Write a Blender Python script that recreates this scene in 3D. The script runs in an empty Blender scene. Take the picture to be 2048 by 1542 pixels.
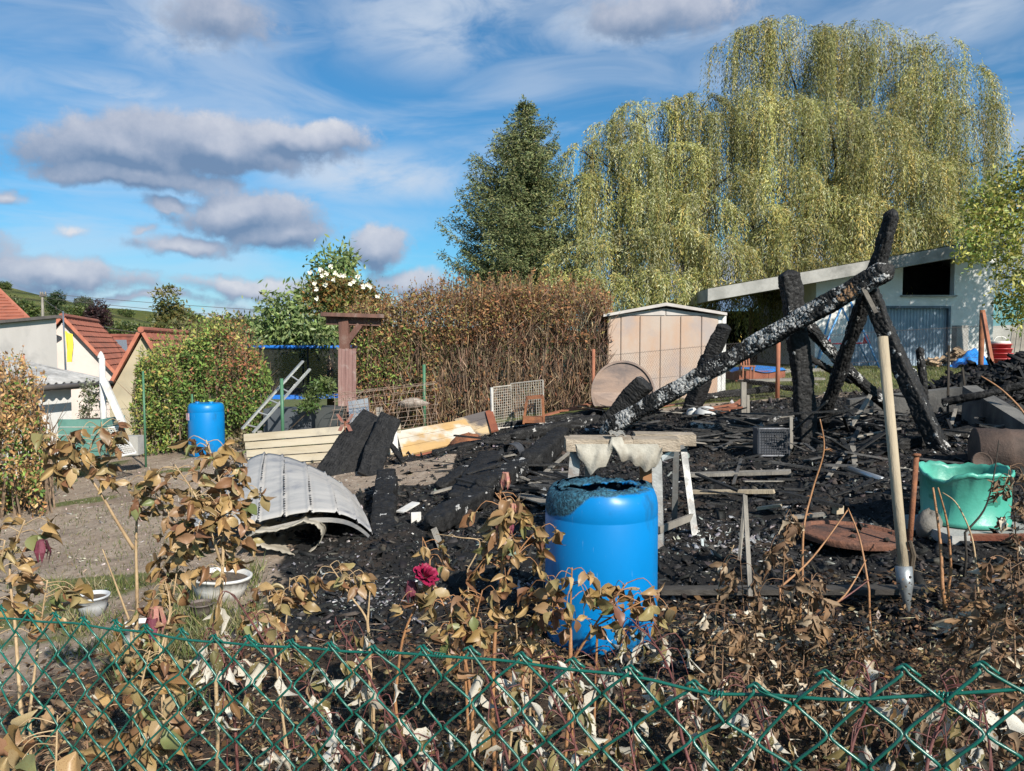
import bpy, math, random
import numpy as np
from mathutils import Vector, Matrix

# ------------------------------------------------------------------ scene, camera
SC = bpy.context.scene
COL = SC.collection
F = 1540.0                                   # focal length in photo pixels
CAM = Vector((0.0, 0.0, 1.6))
PITCH = math.atan(81.0 / F)
cam_d = bpy.data.cameras.new('camera')
cam = bpy.data.objects.new('camera', cam_d)
COL.objects.link(cam)
cam.location = CAM
cam.rotation_euler = (math.pi / 2 - PITCH, 0, 0)
cam_d.sensor_width = 36.0
cam_d.lens = F / 2048 * 36.0
cam_d.clip_start = 0.05
cam_d.clip_end = 3000
SC.camera = cam
CP, SP = math.cos(PITCH), math.sin(PITCH)

def ray(px, py):
    u, v = (px - 1024) / F, (py - 771) / F
    return Vector((u, CP - v * SP, -SP - v * CP))

def at(px, py, Y):
    d = ray(px, py)
    return CAM + d * (Y / d.y)

# ------------------------------------------------------------------ light
SUN_DIR = Vector((0.44, -0.72, 0.56)).normalized()      # towards the sun
SUN_EL = math.asin(SUN_DIR.z)
SUN_AZ = math.atan2(SUN_DIR.x, SUN_DIR.y)
SC.view_settings.view_transform = 'Standard'
SC.view_settings.look = 'None'
SC.view_settings.exposure = 0.6
SC.view_settings.gamma = 1.0
SC.view_settings.use_curve_mapping = False
SC.cycles.use_denoising = True
SC.cycles.max_bounces = 4
SC.cycles.diffuse_bounces = 2
SC.cycles.glossy_bounces = 2
SC.cycles.transparent_max_bounces = 12

sun_d = bpy.data.lights.new('sun', 'SUN')
sun_d.energy = 5.0
sun_d.angle = math.radians(0.55)
sun_d.color = (1.0, 0.94, 0.84)
sun = bpy.data.objects.new('sun', sun_d)
COL.objects.link(sun)
sun.location = (20, -20, 20)
sun.rotation_euler = SUN_DIR.to_track_quat('Z', 'Y').to_euler()


class NT:
    """small helper round a node tree"""
    def __init__(self, tree):
        self.t = tree
        tree.nodes.clear()

    def n(self, kind, **kw):
        nd = self.t.nodes.new(kind)
        for k, v in kw.items():
            if k.startswith('i_'):
                key = k[2:]
                key = int(key) if key.isdigit() else key.replace('_', ' ')
                self.put(nd.inputs[key], v)
            else:
                setattr(nd, k, v)
        return nd

    def put(self, sock, v):
        if isinstance(v, bpy.types.NodeSocket):
            self.t.links.new(v, sock)
        else:
            if sock.type == 'RGBA' and len(v) == 3:
                v = (*v, 1)
            sock.default_value = v

    def math(self, op, a, b=0.0, c=0.0, clamp=False):
        nd = self.t.nodes.new('ShaderNodeMath')
        nd.operation = op
        nd.use_clamp = clamp
        for s, v in zip(nd.inputs, (a, b, c)):
            self.put(s, v)
        return nd.outputs[0]

    def vmath(self, op, a, b=(0, 0, 0), out=0):
        nd = self.t.nodes.new('ShaderNodeVectorMath')
        nd.operation = op
        self.put(nd.inputs[0], a)
        self.put(nd.inputs[1], b)
        return nd.outputs[out]

    def mix(self, fac, a, b, mode='MIX'):
        nd = self.t.nodes.new('ShaderNodeMix')
        nd.data_type = 'RGBA'
        nd.blend_type = mode
        self.put(nd.inputs[0], fac)
        self.put(nd.inputs[6], a)
        self.put(nd.inputs[7], b)
        return nd.outputs[2]

    def ramp(self, fac, stops, interp='LINEAR'):
        nd = self.t.nodes.new('ShaderNodeValToRGB')
        cr = nd.color_ramp
        cr.interpolation = interp
        while len(cr.elements) < len(stops):
            cr.elements.new(0.5)
        for e, (p, c) in zip(cr.elements, stops):
            e.position = p
            e.color = (*c, 1) if len(c) == 3 else c
        self.put(nd.inputs[0], fac)
        return nd.outputs[0]

    def sstep(self, x, lo, hi):
        nd = self.t.nodes.new('ShaderNodeMapRange')
        nd.interpolation_type = 'SMOOTHSTEP'
        self.put(nd.inputs[0], x)
        self.put(nd.inputs[1], lo)
        self.put(nd.inputs[2], hi)
        return nd.outputs[0]

    def noise(self, vec, scale, detail=4.0, rough=0.55, dist=0.0, out=0):
        nd = self.t.nodes.new('ShaderNodeTexNoise')
        if vec is not None:
            self.put(nd.inputs['Vector'], vec)
        self.put(nd.inputs['Scale'], scale)
        self.put(nd.inputs['Detail'], detail)
        self.put(nd.inputs['Roughness'], rough)
        self.put(nd.inputs['Distortion'], dist)
        return nd.outputs[out]


# ------------------------------------------------------------------ sky: Nishita with clouds over it
def ang(px, py):
    d = ray(px, py)
    return math.atan2(d.x, d.y), math.atan2(d.z, math.hypot(d.x, d.y))

world = bpy.data.worlds.new('World')
SC.world = world
world.use_nodes = True
world.cycles.sampling_method = 'MANUAL'
world.cycles.sample_map_resolution = 512
W = NT(world.node_tree)
sky = W.n('ShaderNodeTexSky', sky_type='NISHITA')
sky.sun_disc = False
sky.sun_elevation = SUN_EL
sky.sun_rotation = SUN_AZ
sky.altitude = 200
sky.air_density = 1.0
sky.dust_density = 1.0
sky.ozone_density = 3.0
tc = W.n('ShaderNodeTexCoord')
sep = W.n('ShaderNodeSeparateXYZ', i_0=tc.outputs['Generated'])
az = W.math('ARCTAN2', sep.outputs[0], sep.outputs[1])
el = W.math('ARCSINE', sep.outputs[2])
cmb = W.n('ShaderNodeCombineXYZ', i_0=az, i_1=el)
AE = cmb.outputs[0]
# soft cumulus banks: centre x, y, half width, half height in photo pixels, strength
BANKS = [(250, 295, 180, 56, 1.0), (420, 285, 240, 54, 1.05), (580, 270, 170, 32, .9), (270, 350, 190, 28, .85),
         (500, 430, 150, 42, .85), (560, 470, 120, 34, .82), (380, 488, 120, 20, .68), (330, 405, 55, 16, .6),
         (15, 385, 40, 16, .5), (155, 460, 38, 10, .36), (280, 455, 26, 9, .34),
         (120, 546, 170, 30, .7), (30, 572, 130, 18, .6), (500, 568, 150, 22, .62), (300, 594, 150, 11, .5),
         (755, 500, 62, 40, .85), (825, 565, 90, 26, .65), (640, 612, 200, 14, .55),
         (440, 40, 110, 60, .62), (1300, 25, 170, 46, .72), (-320, 480, 220, 60, .8), (-420, 250, 180, 60, .9),
         (2350, 250, 200, 70, .95), (2300, 520, 300, 60, .9), (1500, 560, 300, 60, .8)]

WARP = W.vmath('MULTIPLY', W.vmath('SUBTRACT', W.noise(AE, 9.0, 4.0, 0.6, 0.0, 1), (.5, .5, .5)), (0.085, 0.055, 0))
LOOSE = W.noise(W.vmath('MULTIPLY', AE, (1.0, 2.6, 1.0)), 2.3, 2.0, .5)
LOOSE = W.math('MINIMUM', W.math('MULTIPLY_ADD', LOOSE, 4.2, -2.3), .8)
LOOSE = W.math('MULTIPLY_ADD', W.math('SUBTRACT', W.sstep(W.math('ABSOLUTE', az), 0.95, 1.4), 1.0), 3.0, LOOSE)

def cloud_density(off):
    c = W.vmath('ADD', AE, WARP)
    if off:
        c = W.vmath('ADD', c, off)
    best = None
    for (x, y, rx, ry, s) in BANKS:
        a0, e0 = ang(x, y)
        v = W.vmath('SUBTRACT', c, (a0, e0, 0))
        v = W.vmath('MULTIPLY', v, (F / (rx * .95), F / ry, 0))
        d = W.vmath('LENGTH', v, out=1)
        q = W.math('MULTIPLY_ADD', d, -0.8 * s, s)
        best = q if best is None else W.math('SMOOTH_MAX', best, q, .15)
    return W.math('MAXIMUM', best, LOOSE)

fine = W.noise(AE, 24.0, 7.0, .64)
d0 = W.math('ADD', cloud_density(None), W.math('MULTIPLY_ADD', fine, 0.9, -0.42))
d1 = cloud_density((0.004, 0.016, 0))
cov = W.sstep(d0, 0.05, 0.42)
body = W.math('SUBTRACT', d0, d1)
lit = W.math('MULTIPLY_ADD', body, 1.0, 0.27)
lit = W.math('MULTIPLY_ADD', W.sstep(d0, 0.35, 1.1), -0.10, lit, clamp=True)
ccol = W.ramp(lit, [(0, (1.5, 2.3, 3.7)), (.30, (2.7, 3.35, 4.6)), (.55, (4.0, 4.45, 5.5)), (.8, (5.2, 5.5, 6.3)), (1, (6.6, 6.7, 7.1))])
# thin high cirrus
ci = W.vmath('MULTIPLY', AE, (2.0, 8.5, 1.0))
rot = W.n('ShaderNodeVectorRotate', rotation_type='Z_AXIS', i_Vector=ci, i_Angle=0.22)
cn = W.noise(rot.outputs[0], 1.5, 5.0, .58, 0.9)
cm = W.noise(AE, 2.2, 2.0, .5)
cirr = W.sstep(W.math('MULTIPLY_ADD', cm, .55, cn), 0.66, 1.02)
# veils seen in the picture
veil = None
for (x, y, rx, ry, s) in [(390, 50, 230, 120, 1.0), (900, 40, 330, 130, .95), (1300, 30, 380, 95, 1.0), (1850, 40, 260, 80, .9),
                          (740, 350, 330, 75, 1.0), (220, 190, 420, 55, .75), (520, 440, 520, 70, .5), (300, 630, 1100, 110, 1.0), (1400, 150, 200, 70, .5)]:
    a0, e0 = ang(x, y)
    v = W.vmath('MULTIPLY', W.vmath('SUBTRACT', AE, (a0, e0, 0)), (F / rx, F / ry, 0))
    q = W.math('MULTIPLY', W.sstep(W.vmath('LENGTH', v, out=1), 1.15, 0.1), s)
    veil = q if veil is None else W.math('MAXIMUM', veil, q)
vn = W.noise(W.vmath('MULTIPLY', AE, (1, 2.2, 1)), 7.0, 5.0, .6, .6)
veil = W.math('MULTIPLY', veil, W.sstep(vn, .24, .66))
cirr = W.math('MAXIMUM', W.math('MULTIPLY', cirr, .55), veil)
skyc = W.mix(1.0, sky.outputs[0], (0.42, 0.93, 1.14), 'MULTIPLY')
c1 = W.mix(W.math('MULTIPLY', cirr, .85), skyc, (5.6, 6.3, 7.3))
c2 = W.mix(W.math('MULTIPLY', cov, .95), c1, ccol)
bg = W.n('ShaderNodeBackground', i_Color=c2, i_Strength=0.075)
W.n('ShaderNodeOutputWorld', i_Surface=bg.outputs[0])

# ------------------------------------------------------------------ ground height
def sm(a, b, t):
    t = np.clip((np.asarray(t, float) - a) / (b - a), 0, 1)
    return t * t * (3 - 2 * t)

def gz(x, y):
    x = np.asarray(x, float); y = np.asarray(y, float)
    xr = np.where(x > 6.0, 6.0 + 1.3 * (1 - np.exp(-(x - 6.0) / 1.3)), x)
    yr = np.clip(y, -6, 14.0)
    z = 0.02 + 0.1 * np.maximum(xr, -7) + 0.02 * (yr - 4)
    z = z + np.where(x < -7, (x + 7) * 0.14, 0) * np.where(x < -60, 0, 1) + np.where(x < -60, -7.4, 0)
    z = z - 0.9 * sm(-3.5, -9, x) * sm(14, 26, y)
    return z

def gzf(x, y):
    xr = 6.0 + 1.3 * (1 - math.exp(-(x - 6.0) / 1.3)) if x > 6 else x
    z = 0.02 + 0.1 * max(xr, -7) + 0.02 * (min(max(y, -6), 14.0) - 4)
    if x < -7: z += (x + 7) * .14 if x >= -60 else -7.4
    s1 = min(max((x + 3.5) / -5.5, 0), 1); s2 = min(max((y - 14) / 12, 0), 1)
    return z - .9 * s1 * s1 * (3 - 2 * s1) * s2 * s2 * (3 - 2 * s2)

def gp(px, py):
    """ground point seen at a photo pixel"""
    d = ray(px, py)
    lo, hi = 0.5, 60.0
    t = lo
    while t < hi:
        p = CAM + d * t
        if p.z <= gzf(p.x, p.y):
            break
        t += 0.5
    lo = t - .5; hi = t
    for _ in range(12):
        m_ = (lo + hi) / 2
        p = CAM + d * m_
        if p.z <= gzf(p.x, p.y): hi = m_
        else: lo = m_
    return CAM + d * hi

rng = np.random.default_rng(7)
rnd = random.Random(11)

# ------------------------------------------------------------------ objects
BASE = {}

def reg(o, label=None, cat=None, group=None, kind=None):
    if label: o['label'] = label
    if cat: o['category'] = cat
    if group: o['group'] = group
    if kind: o['kind'] = kind
    return o

def thing(name, loc, label, cat, group=None):
    o = bpy.data.objects.new(name, None)
    COL.objects.link(o)
    o.empty_display_size = 0.1
    o.location = loc
    BASE[o.name] = Vector(loc)
    return reg(o, label, cat, group)

def link(o, parent):
    COL.objects.link(o)
    if parent is not None:
        o.parent = parent

def mesh_obj(name, verts, faces, mats, parent=None, smooth=False, mi=None, col=None, base=None):
    """verts in world space; the object's origin is its thing's base"""
    V = np.asarray(verts, dtype=np.float64).reshape(-1, 3)
    if parent is not None:
        b = BASE[parent.name]
    elif base is not None:
        b = Vector(base)
    else:
        lo, hi = V.min(0), V.max(0)
        b = Vector(((lo[0] + hi[0]) / 2, (lo[1] + hi[1]) / 2, lo[2]))
    V = V - np.array(b)
    me = bpy.data.meshes.new(name)
    if isinstance(faces, np.ndarray):
        nf, k = faces.shape
        me.vertices.add(len(V))
        me.vertices.foreach_set('co', V.astype(np.float32).ravel())
        me.loops.add(nf * k)
        me.loops.foreach_set('vertex_index', faces.astype(np.int32).ravel())
        me.polygons.add(nf)
        me.polygons.foreach_set('loop_start', np.arange(0, nf * k, k, dtype=np.int32))
        me.update(calc_edges=True)
    else:
        me.from_pydata(V.tolist(), [], faces)
        me.update()
    if not isinstance(mats, (list, tuple)):
        mats = [mats]
    for m in mats:
        me.materials.append(m)
    if mi is not None:
        me.polygons.foreach_set('material_index', np.asarray(mi, dtype=np.int32))
    if smooth:
        me.polygons.foreach_set('use_smooth', np.ones(len(me.polygons), dtype=bool))
    if col is not None:
        a = me.color_attributes.new('Col', 'FLOAT_COLOR', 'POINT')
        c = np.ones((len(V), 4), dtype=np.float32)
        c[:, :3] = col
        a.data.foreach_set('color', c.ravel())
    o = bpy.data.objects.new(name, me)
    link(o, parent)
    if parent is None:
        o.location = b
    BASE[o.name] = b
    return o

def frame(d, up=(0, 0, 1)):
    d = Vector(d).normalized()
    up = Vector(up)
    s = d.cross(up)
    if s.length < 1e-4:
        s = d.cross(Vector((0, 1, 0)))
    s.normalize()
    return d, s, s.cross(d).normalized()

class MB:
    """collects shapes for one mesh"""
    def __init__(self):
        self.v, self.f, self.mi = [], [], []

    def add(self, v, f, m=0):
        o = len(self.v)
        self.v += [tuple(p) for p in v]
        self.f += [tuple(i + o for i in q) for q in f]
        self.mi += [m] * len(f)
        return self

    def box(self, c, s, rz=0.0, m=0, R=None):
        c = Vector(c); hx, hy, hz = s[0] / 2, s[1] / 2, s[2] / 2
        M = R if R is not None else Matrix.Rotation(rz, 3, 'Z')
        P = [c + M @ Vector((x, y, z)) for x in (-hx, hx) for y in (-hy, hy) for z in (-hz, hz)]
        return self.add(P, [(0, 1, 3, 2), (4, 6, 7, 5), (0, 4, 5, 1), (2, 3, 7, 6), (0, 2, 6, 4), (1, 5, 7, 3)], m)

    def bar(self, p0, p1, w, h, up=(0, 0, 1), m=0, jit=0.0):
        """straight bar of section w (sideways) x h (along up)"""
        p0, p1 = Vector(p0), Vector(p1)
        d, s, u = frame(p1 - p0, up)
        P = []
        for p in (p0, p1):
            for a, b in ((-1, -1), (1, -1), (1, 1), (-1, 1)):
                P.append(p + s * (a * w / 2) + u * (b * h / 2) + d * (rnd.uniform(-jit, jit) if jit else 0))
        return self.add(P, [(0, 3, 2, 1), (4, 5, 6, 7), (0, 1, 5, 4), (1, 2, 6, 5), (2, 3, 7, 6), (3, 0, 4, 7)], m)

    def tube(self, pts, r, n=8, cap=True, m=0):
        pts = [Vector(p) for p in pts]
        if not isinstance(r, (list, tuple)):
            r = [r] * len(pts)
        V, Fc = [], []
        prev = None
        for i, p in enumerate(pts):
            a = pts[max(i - 1, 0)]; b = pts[min(i + 1, len(pts) - 1)]
            d = (b - a)
            if d.length < 1e-9: d = Vector((0, 0, 1))
            d.normalize()
            if prev is None:
                _, s, u = frame(d)
            else:
                s = prev - d * prev.dot(d)
                if s.length < 1e-6: _, s, u = frame(d)
                s.normalize(); u = s.cross(d)
            prev = s
            for k in range(n):
                t = 2 * math.pi * k / n
                V.append(p + (s * math.cos(t) + u * math.sin(t)) * r[i])
        for i in range(len(pts) - 1):
            for k in range(n):
                k2 = (k + 1) % n
                Fc.append((i * n + k, i * n + k2, (i + 1) * n + k2, (i + 1) * n + k))
        if cap:
            Fc.append(tuple(range(n - 1, -1, -1)))
            Fc.append(tuple((len(pts) - 1) * n + k for k in range(n)))
        return self.add(V, Fc, m)

    def lathe(self, prof, c, n=32, m=0, close=False, R=None):
        c = Vector(c)
        R = R or Matrix.Identity(3)
        V, Fc = [], []
        for (r, z) in prof:
            for k in range(n):
                t = 2 * math.pi * k / n
                V.append(c + R @ Vector((r * math.cos(t), r * math.sin(t), z)))
        for i in range(len(prof) - 1):
            for k in range(n):
                k2 = (k + 1) % n
                Fc.append((i * n + k, i * n + k2, (i + 1) * n + k2, (i + 1) * n + k))
        return self.add(V, Fc, m)

    def prism(self, poly, ext, m=0):
        """closed polygon (list of points) extruded by a vector"""
        n = len(poly)
        e = Vector(ext)
        V = [Vector(p) for p in poly] + [Vector(p) + e for p in poly]
        Fc = [tuple(range(n - 1, -1, -1)), tuple(range(n, 2 * n))]
        for k in range(n):
            k2 = (k + 1) % n
            Fc.append((k, k2, n + k2, n + k))
        return self.add(V, Fc, m)

    def build(self, name, mats, parent=None, smooth=False, base=None):
        return mesh_obj(name, self.v, self.f, mats, parent, smooth, self.mi, None, base)

def smooth_path(pts, n=6):
    """Catmull-Rom through points"""
    P = [Vector(p) for p in pts]
    if len(P) < 3:
        return [P[0].lerp(P[-1], i / n) for i in range(n + 1)]
    out = []
    for i in range(len(P) - 1):
        p0 = P[max(i - 1, 0)]; p1 = P[i]; p2 = P[i + 1]; p3 = P[min(i + 2, len(P) - 1)]
        for k in range(n):
            t = k / n
            out.append(0.5 * ((2 * p1) + (p2 - p0) * t + (2 * p0 - 5 * p1 + 4 * p2 - p3) * t * t + (3 * p1 - p0 - 3 * p2 + p3) * t ** 3))
    out.append(P[-1])
    return out

# ------------------------------------------------------------------ materials
def new_mat(name):
    m = bpy.data.materials.new(name)
    m.use_nodes = True
    t = NT(m.node_tree)
    out = t.n('ShaderNodeOutputMaterial')
    b = t.n('ShaderNodeBsdfPrincipled')
    t.t.links.new(b.outputs[0], out.inputs[0])
    return m, t, b, out

def mat(name, c1, c2=None, scale=4.0, rough=0.7, bump=0.0, bscale=None, metal=0.0, spec=0.4, stretch=(1, 1, 1), dirt=None, dscale=1.5, damt=0.5, detail=6.0, lo=.35, hi=.68):
    """two-tone procedural surface with optional blotches of dirt and fine relief"""
    m, t, b, out = new_mat(name)
    co = t.n('ShaderNodeTexCoord').outputs['Object']
    v = t.vmath('MULTIPLY', co, stretch)
    c2 = c2 or tuple(x * .72 for x in c1)
    f = t.sstep(t.noise(v, scale, detail, .6), lo, hi)
    c = t.mix(f, c1, c2)
    if dirt:
        g = t.sstep(t.noise(t.vmath('ADD', co, (3.1, 7.7, 1.3)), dscale, 7.0, .62, .3), .48, .70)
        c = t.mix(t.math('MULTIPLY', g, damt), c, dirt)
    t.put(b.inputs['Base Color'], c)
    t.put(b.inputs['Roughness'], t.math('MULTIPLY_ADD', f, .15, rough - .07, clamp=True))
    b.inputs['Metallic'].default_value = metal
    b.inputs['Specular IOR Level'].default_value = spec
    if bump:
        bn = t.n('ShaderNodeBump', i_Strength=bump, i_Distance=.02, i_Height=t.noise(v, bscale or scale * 5, 6.0, .65))
        t.put(b.inputs['Normal'], bn.outputs[0])
    return m

def mat_foliage(name, trans=0.25, rough=.5, spec=.4):
    m, t, b, out = new_mat(name)
    a = t.n('ShaderNodeAttribute', attribute_name='Col')
    t.put(b.inputs['Base Color'], a.outputs['Color'])
    b.inputs['Roughness'].default_value = rough
    b.inputs['Specular IOR Level'].default_value = spec
    tr = t.n('ShaderNodeBsdfTranslucent', i_Color=a.outputs['Color'])
    mx = t.n('ShaderNodeMixShader', i_0=trans)
    t.put(mx.inputs[1], b.outputs[0]); t.put(mx.inputs[2], tr.outputs[0])
    t.put(out.inputs[0], mx.outputs[0])
    return m

def mat_attr(name, rough=.8, spec=.3, bump=.5, bscale=60):
    m, t, b, out = new_mat(name)
    a = t.n('ShaderNodeAttribute', attribute_name='Col')
    co = t.n('ShaderNodeTexCoord').outputs['Object']
    c = t.mix(1.0, a.outputs['Color'], t.ramp(t.noise(co, bscale * .6, 4, .6), [(.25, (.55, .55, .55)), (.75, (1.25, 1.25, 1.25))]), 'MULTIPLY')
    t.put(b.inputs['Base Color'], c)
    b.inputs['Roughness'].default_value = rough
    b.inputs['Specular IOR Level'].default_value = spec
    bn = t.n('ShaderNodeBump', i_Strength=bump, i_Distance=.01, i_Height=t.noise(co, bscale, 5.0, .65))
    t.put(b.inputs['Normal'], bn.outputs[0])
    return m

M = {}
M['leaf'] = mat_foliage('foliage', .35)
M['needle'] = mat_foliage('needles', .08, .6, .3)
M['dryleaf'] = mat_foliage('dry_foliage', .15, .7, .2)
M['willow'] = mat_foliage('willow_leaves', .22, .5, .4)
M['rubble'] = mat_attr('charred_rubble', .75, .35)
M['bark'] = mat('bark', (.10, .075, .05), (.045, .035, .028), 9, .9, .8, 30, stretch=(1, 1, .25))
M['darkbark'] = mat('dark_bark', (.045, .036, .028), (.02, .017, .014), 9, .9, .8, 30, stretch=(1, 1, .25))

# ------------------------------------------------------------------ foliage as many small leaf faces
def unit(n, r=None):
    r = r or rng
    v = r.normal(size=(n, 3))
    return v / np.linalg.norm(v, axis=1, keepdims=True)

def norm(v):
    return v / np.maximum(np.linalg.norm(v, axis=1, keepdims=True), 1e-9)

def leaf_faces(name, pos, d, length, width, col, m, parent=None, wid=.5, label=None, cat=None, kind='stuff', base=None, bend=0.0, face=.9):
    n = len(pos)
    d = norm(d)
    s = norm(np.cross(d, unit(n) + np.array(SUN_DIR) * face))
    nn = np.cross(s, d)
    L = np.broadcast_to(np.asarray(length, float), (n,))[:, None]
    Wd = np.broadcast_to(np.asarray(width, float), (n,))[:, None]
    b = nn * L * bend
    V = np.stack([pos, pos + d * L * wid + s * Wd * .5 + b, pos + d * L, pos + d * L * wid - s * Wd * .5 + b], 1).reshape(-1, 3)
    Fc = np.arange(n * 4).reshape(n, 4)
    C = np.repeat(np.clip(col, 0, 1), 4, axis=0)
    o = mesh_obj(name, V, Fc, m, parent, False, None, C, base)
    reg(o, label, cat, None, kind)
    return o

def pick(pal, n, w=None, var=.18, r=None):
    r = r or rng
    pal = np.asarray(pal, float)
    i = r.choice(len(pal), n, p=(np.asarray(w, float) / np.sum(w)) if w is not None else None)
    c = pal[i] * (1 + r.normal(0, var, (n, 1)))
    return np.clip(c * (1 + r.normal(0, .06, (n, 3))), .004, 1)

def blob_points(blobs, n, shell=.55, r=None):
    """points spread through ellipsoids, denser towards their outside; blobs: (centre, radii)"""
    r = r or rng
    vol = np.array([b[1][0] * b[1][1] * b[1][2] for b in blobs]) ** .67
    k = r.choice(len(blobs), n, p=vol / vol.sum())
    c = np.array([tuple(b[0]) for b in blobs])[k]
    ra = np.array([tuple(b[1]) for b in blobs])[k]
    q = (shell + (1 - shell) * r.random(n) ** .7)[:, None]
    u = unit(n, r)
    return c + u * ra * q, u

def clump(cent, per, spread, r=None):
    r = r or rng
    n = len(cent)
    p = np.repeat(cent, per, axis=0) + r.normal(0, 1, (n * per, 3)) * spread
    return p

def m_per_px(Y):
    return Y / F

# ------------------------------------------------------------------ charred timber with its cracked skin as geometry
def mat_char():
    m, t, b, out = new_mat('charred_wood')
    a = t.n('ShaderNodeAttribute', attribute_name='Col')
    co = t.n('ShaderNodeTexCoord').outputs['Object']
    n1 = t.noise(co, 45, 6, .65)
    sp = t.n('ShaderNodeSeparateColor', i_0=a.outputs['Color'])
    blk = t.ramp(n1, [(.3, (.005, .005, .005)), (.7, (.020, .019, .019))])
    blk = t.mix(1.0, blk, t.n('ShaderNodeCombineColor', i_0=sp.outputs[1], i_1=sp.outputs[1], i_2=sp.outputs[1]).outputs[0], 'MULTIPLY')
    fl = t.noise(t.vmath('ADD', co, (4, 9, 2)), 62, 5, .62)
    pt = t.noise(co, 4.5, 4, .6)
    am = t.math('ADD', t.math('MULTIPLY', sp.outputs[0], .36), t.math('MULTIPLY', t.math('MULTIPLY_ADD', pt, 1.7, -.93), t.sstep(sp.outputs[0], .02, .2)))
    f = t.sstep(t.math('ADD', fl, am), .72, .84)
    ashc = t.mix(t.sstep(t.noise(co, 120, 3, .6), .4, .65), (.22, .215, .21), (.58, .57, .55))
    c = t.mix(f, blk, ashc)
    c = t.mix(sp.outputs[2], c, t.ramp(n1, [(.3, (.17, .09, .05)), (.7, (.42, .25, .13))]))
    t.put(b.inputs['Base Color'], c)
    t.put(b.inputs['Roughness'], t.ramp(t.noise(co, 20, 3, .5), [(.3, (.5,) * 3), (.7, (.85,) * 3)]))
    b.inputs['Specular IOR Level'].default_value = .3
    vo = t.n('ShaderNodeTexVoronoi', feature='DISTANCE_TO_EDGE', i_Vector=co, i_Scale=38.0)
    h = t.math('ADD', t.math('MINIMUM', vo.outputs['Distance'], .12), t.math('MULTIPLY', n1, .12))
    bn = t.n('ShaderNodeBump', i_Strength=.8, i_Distance=.02, i_Height=h)
    t.put(b.inputs['Normal'], bn.outputs[0])
    return m
M['char'] = mat_char()

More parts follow.
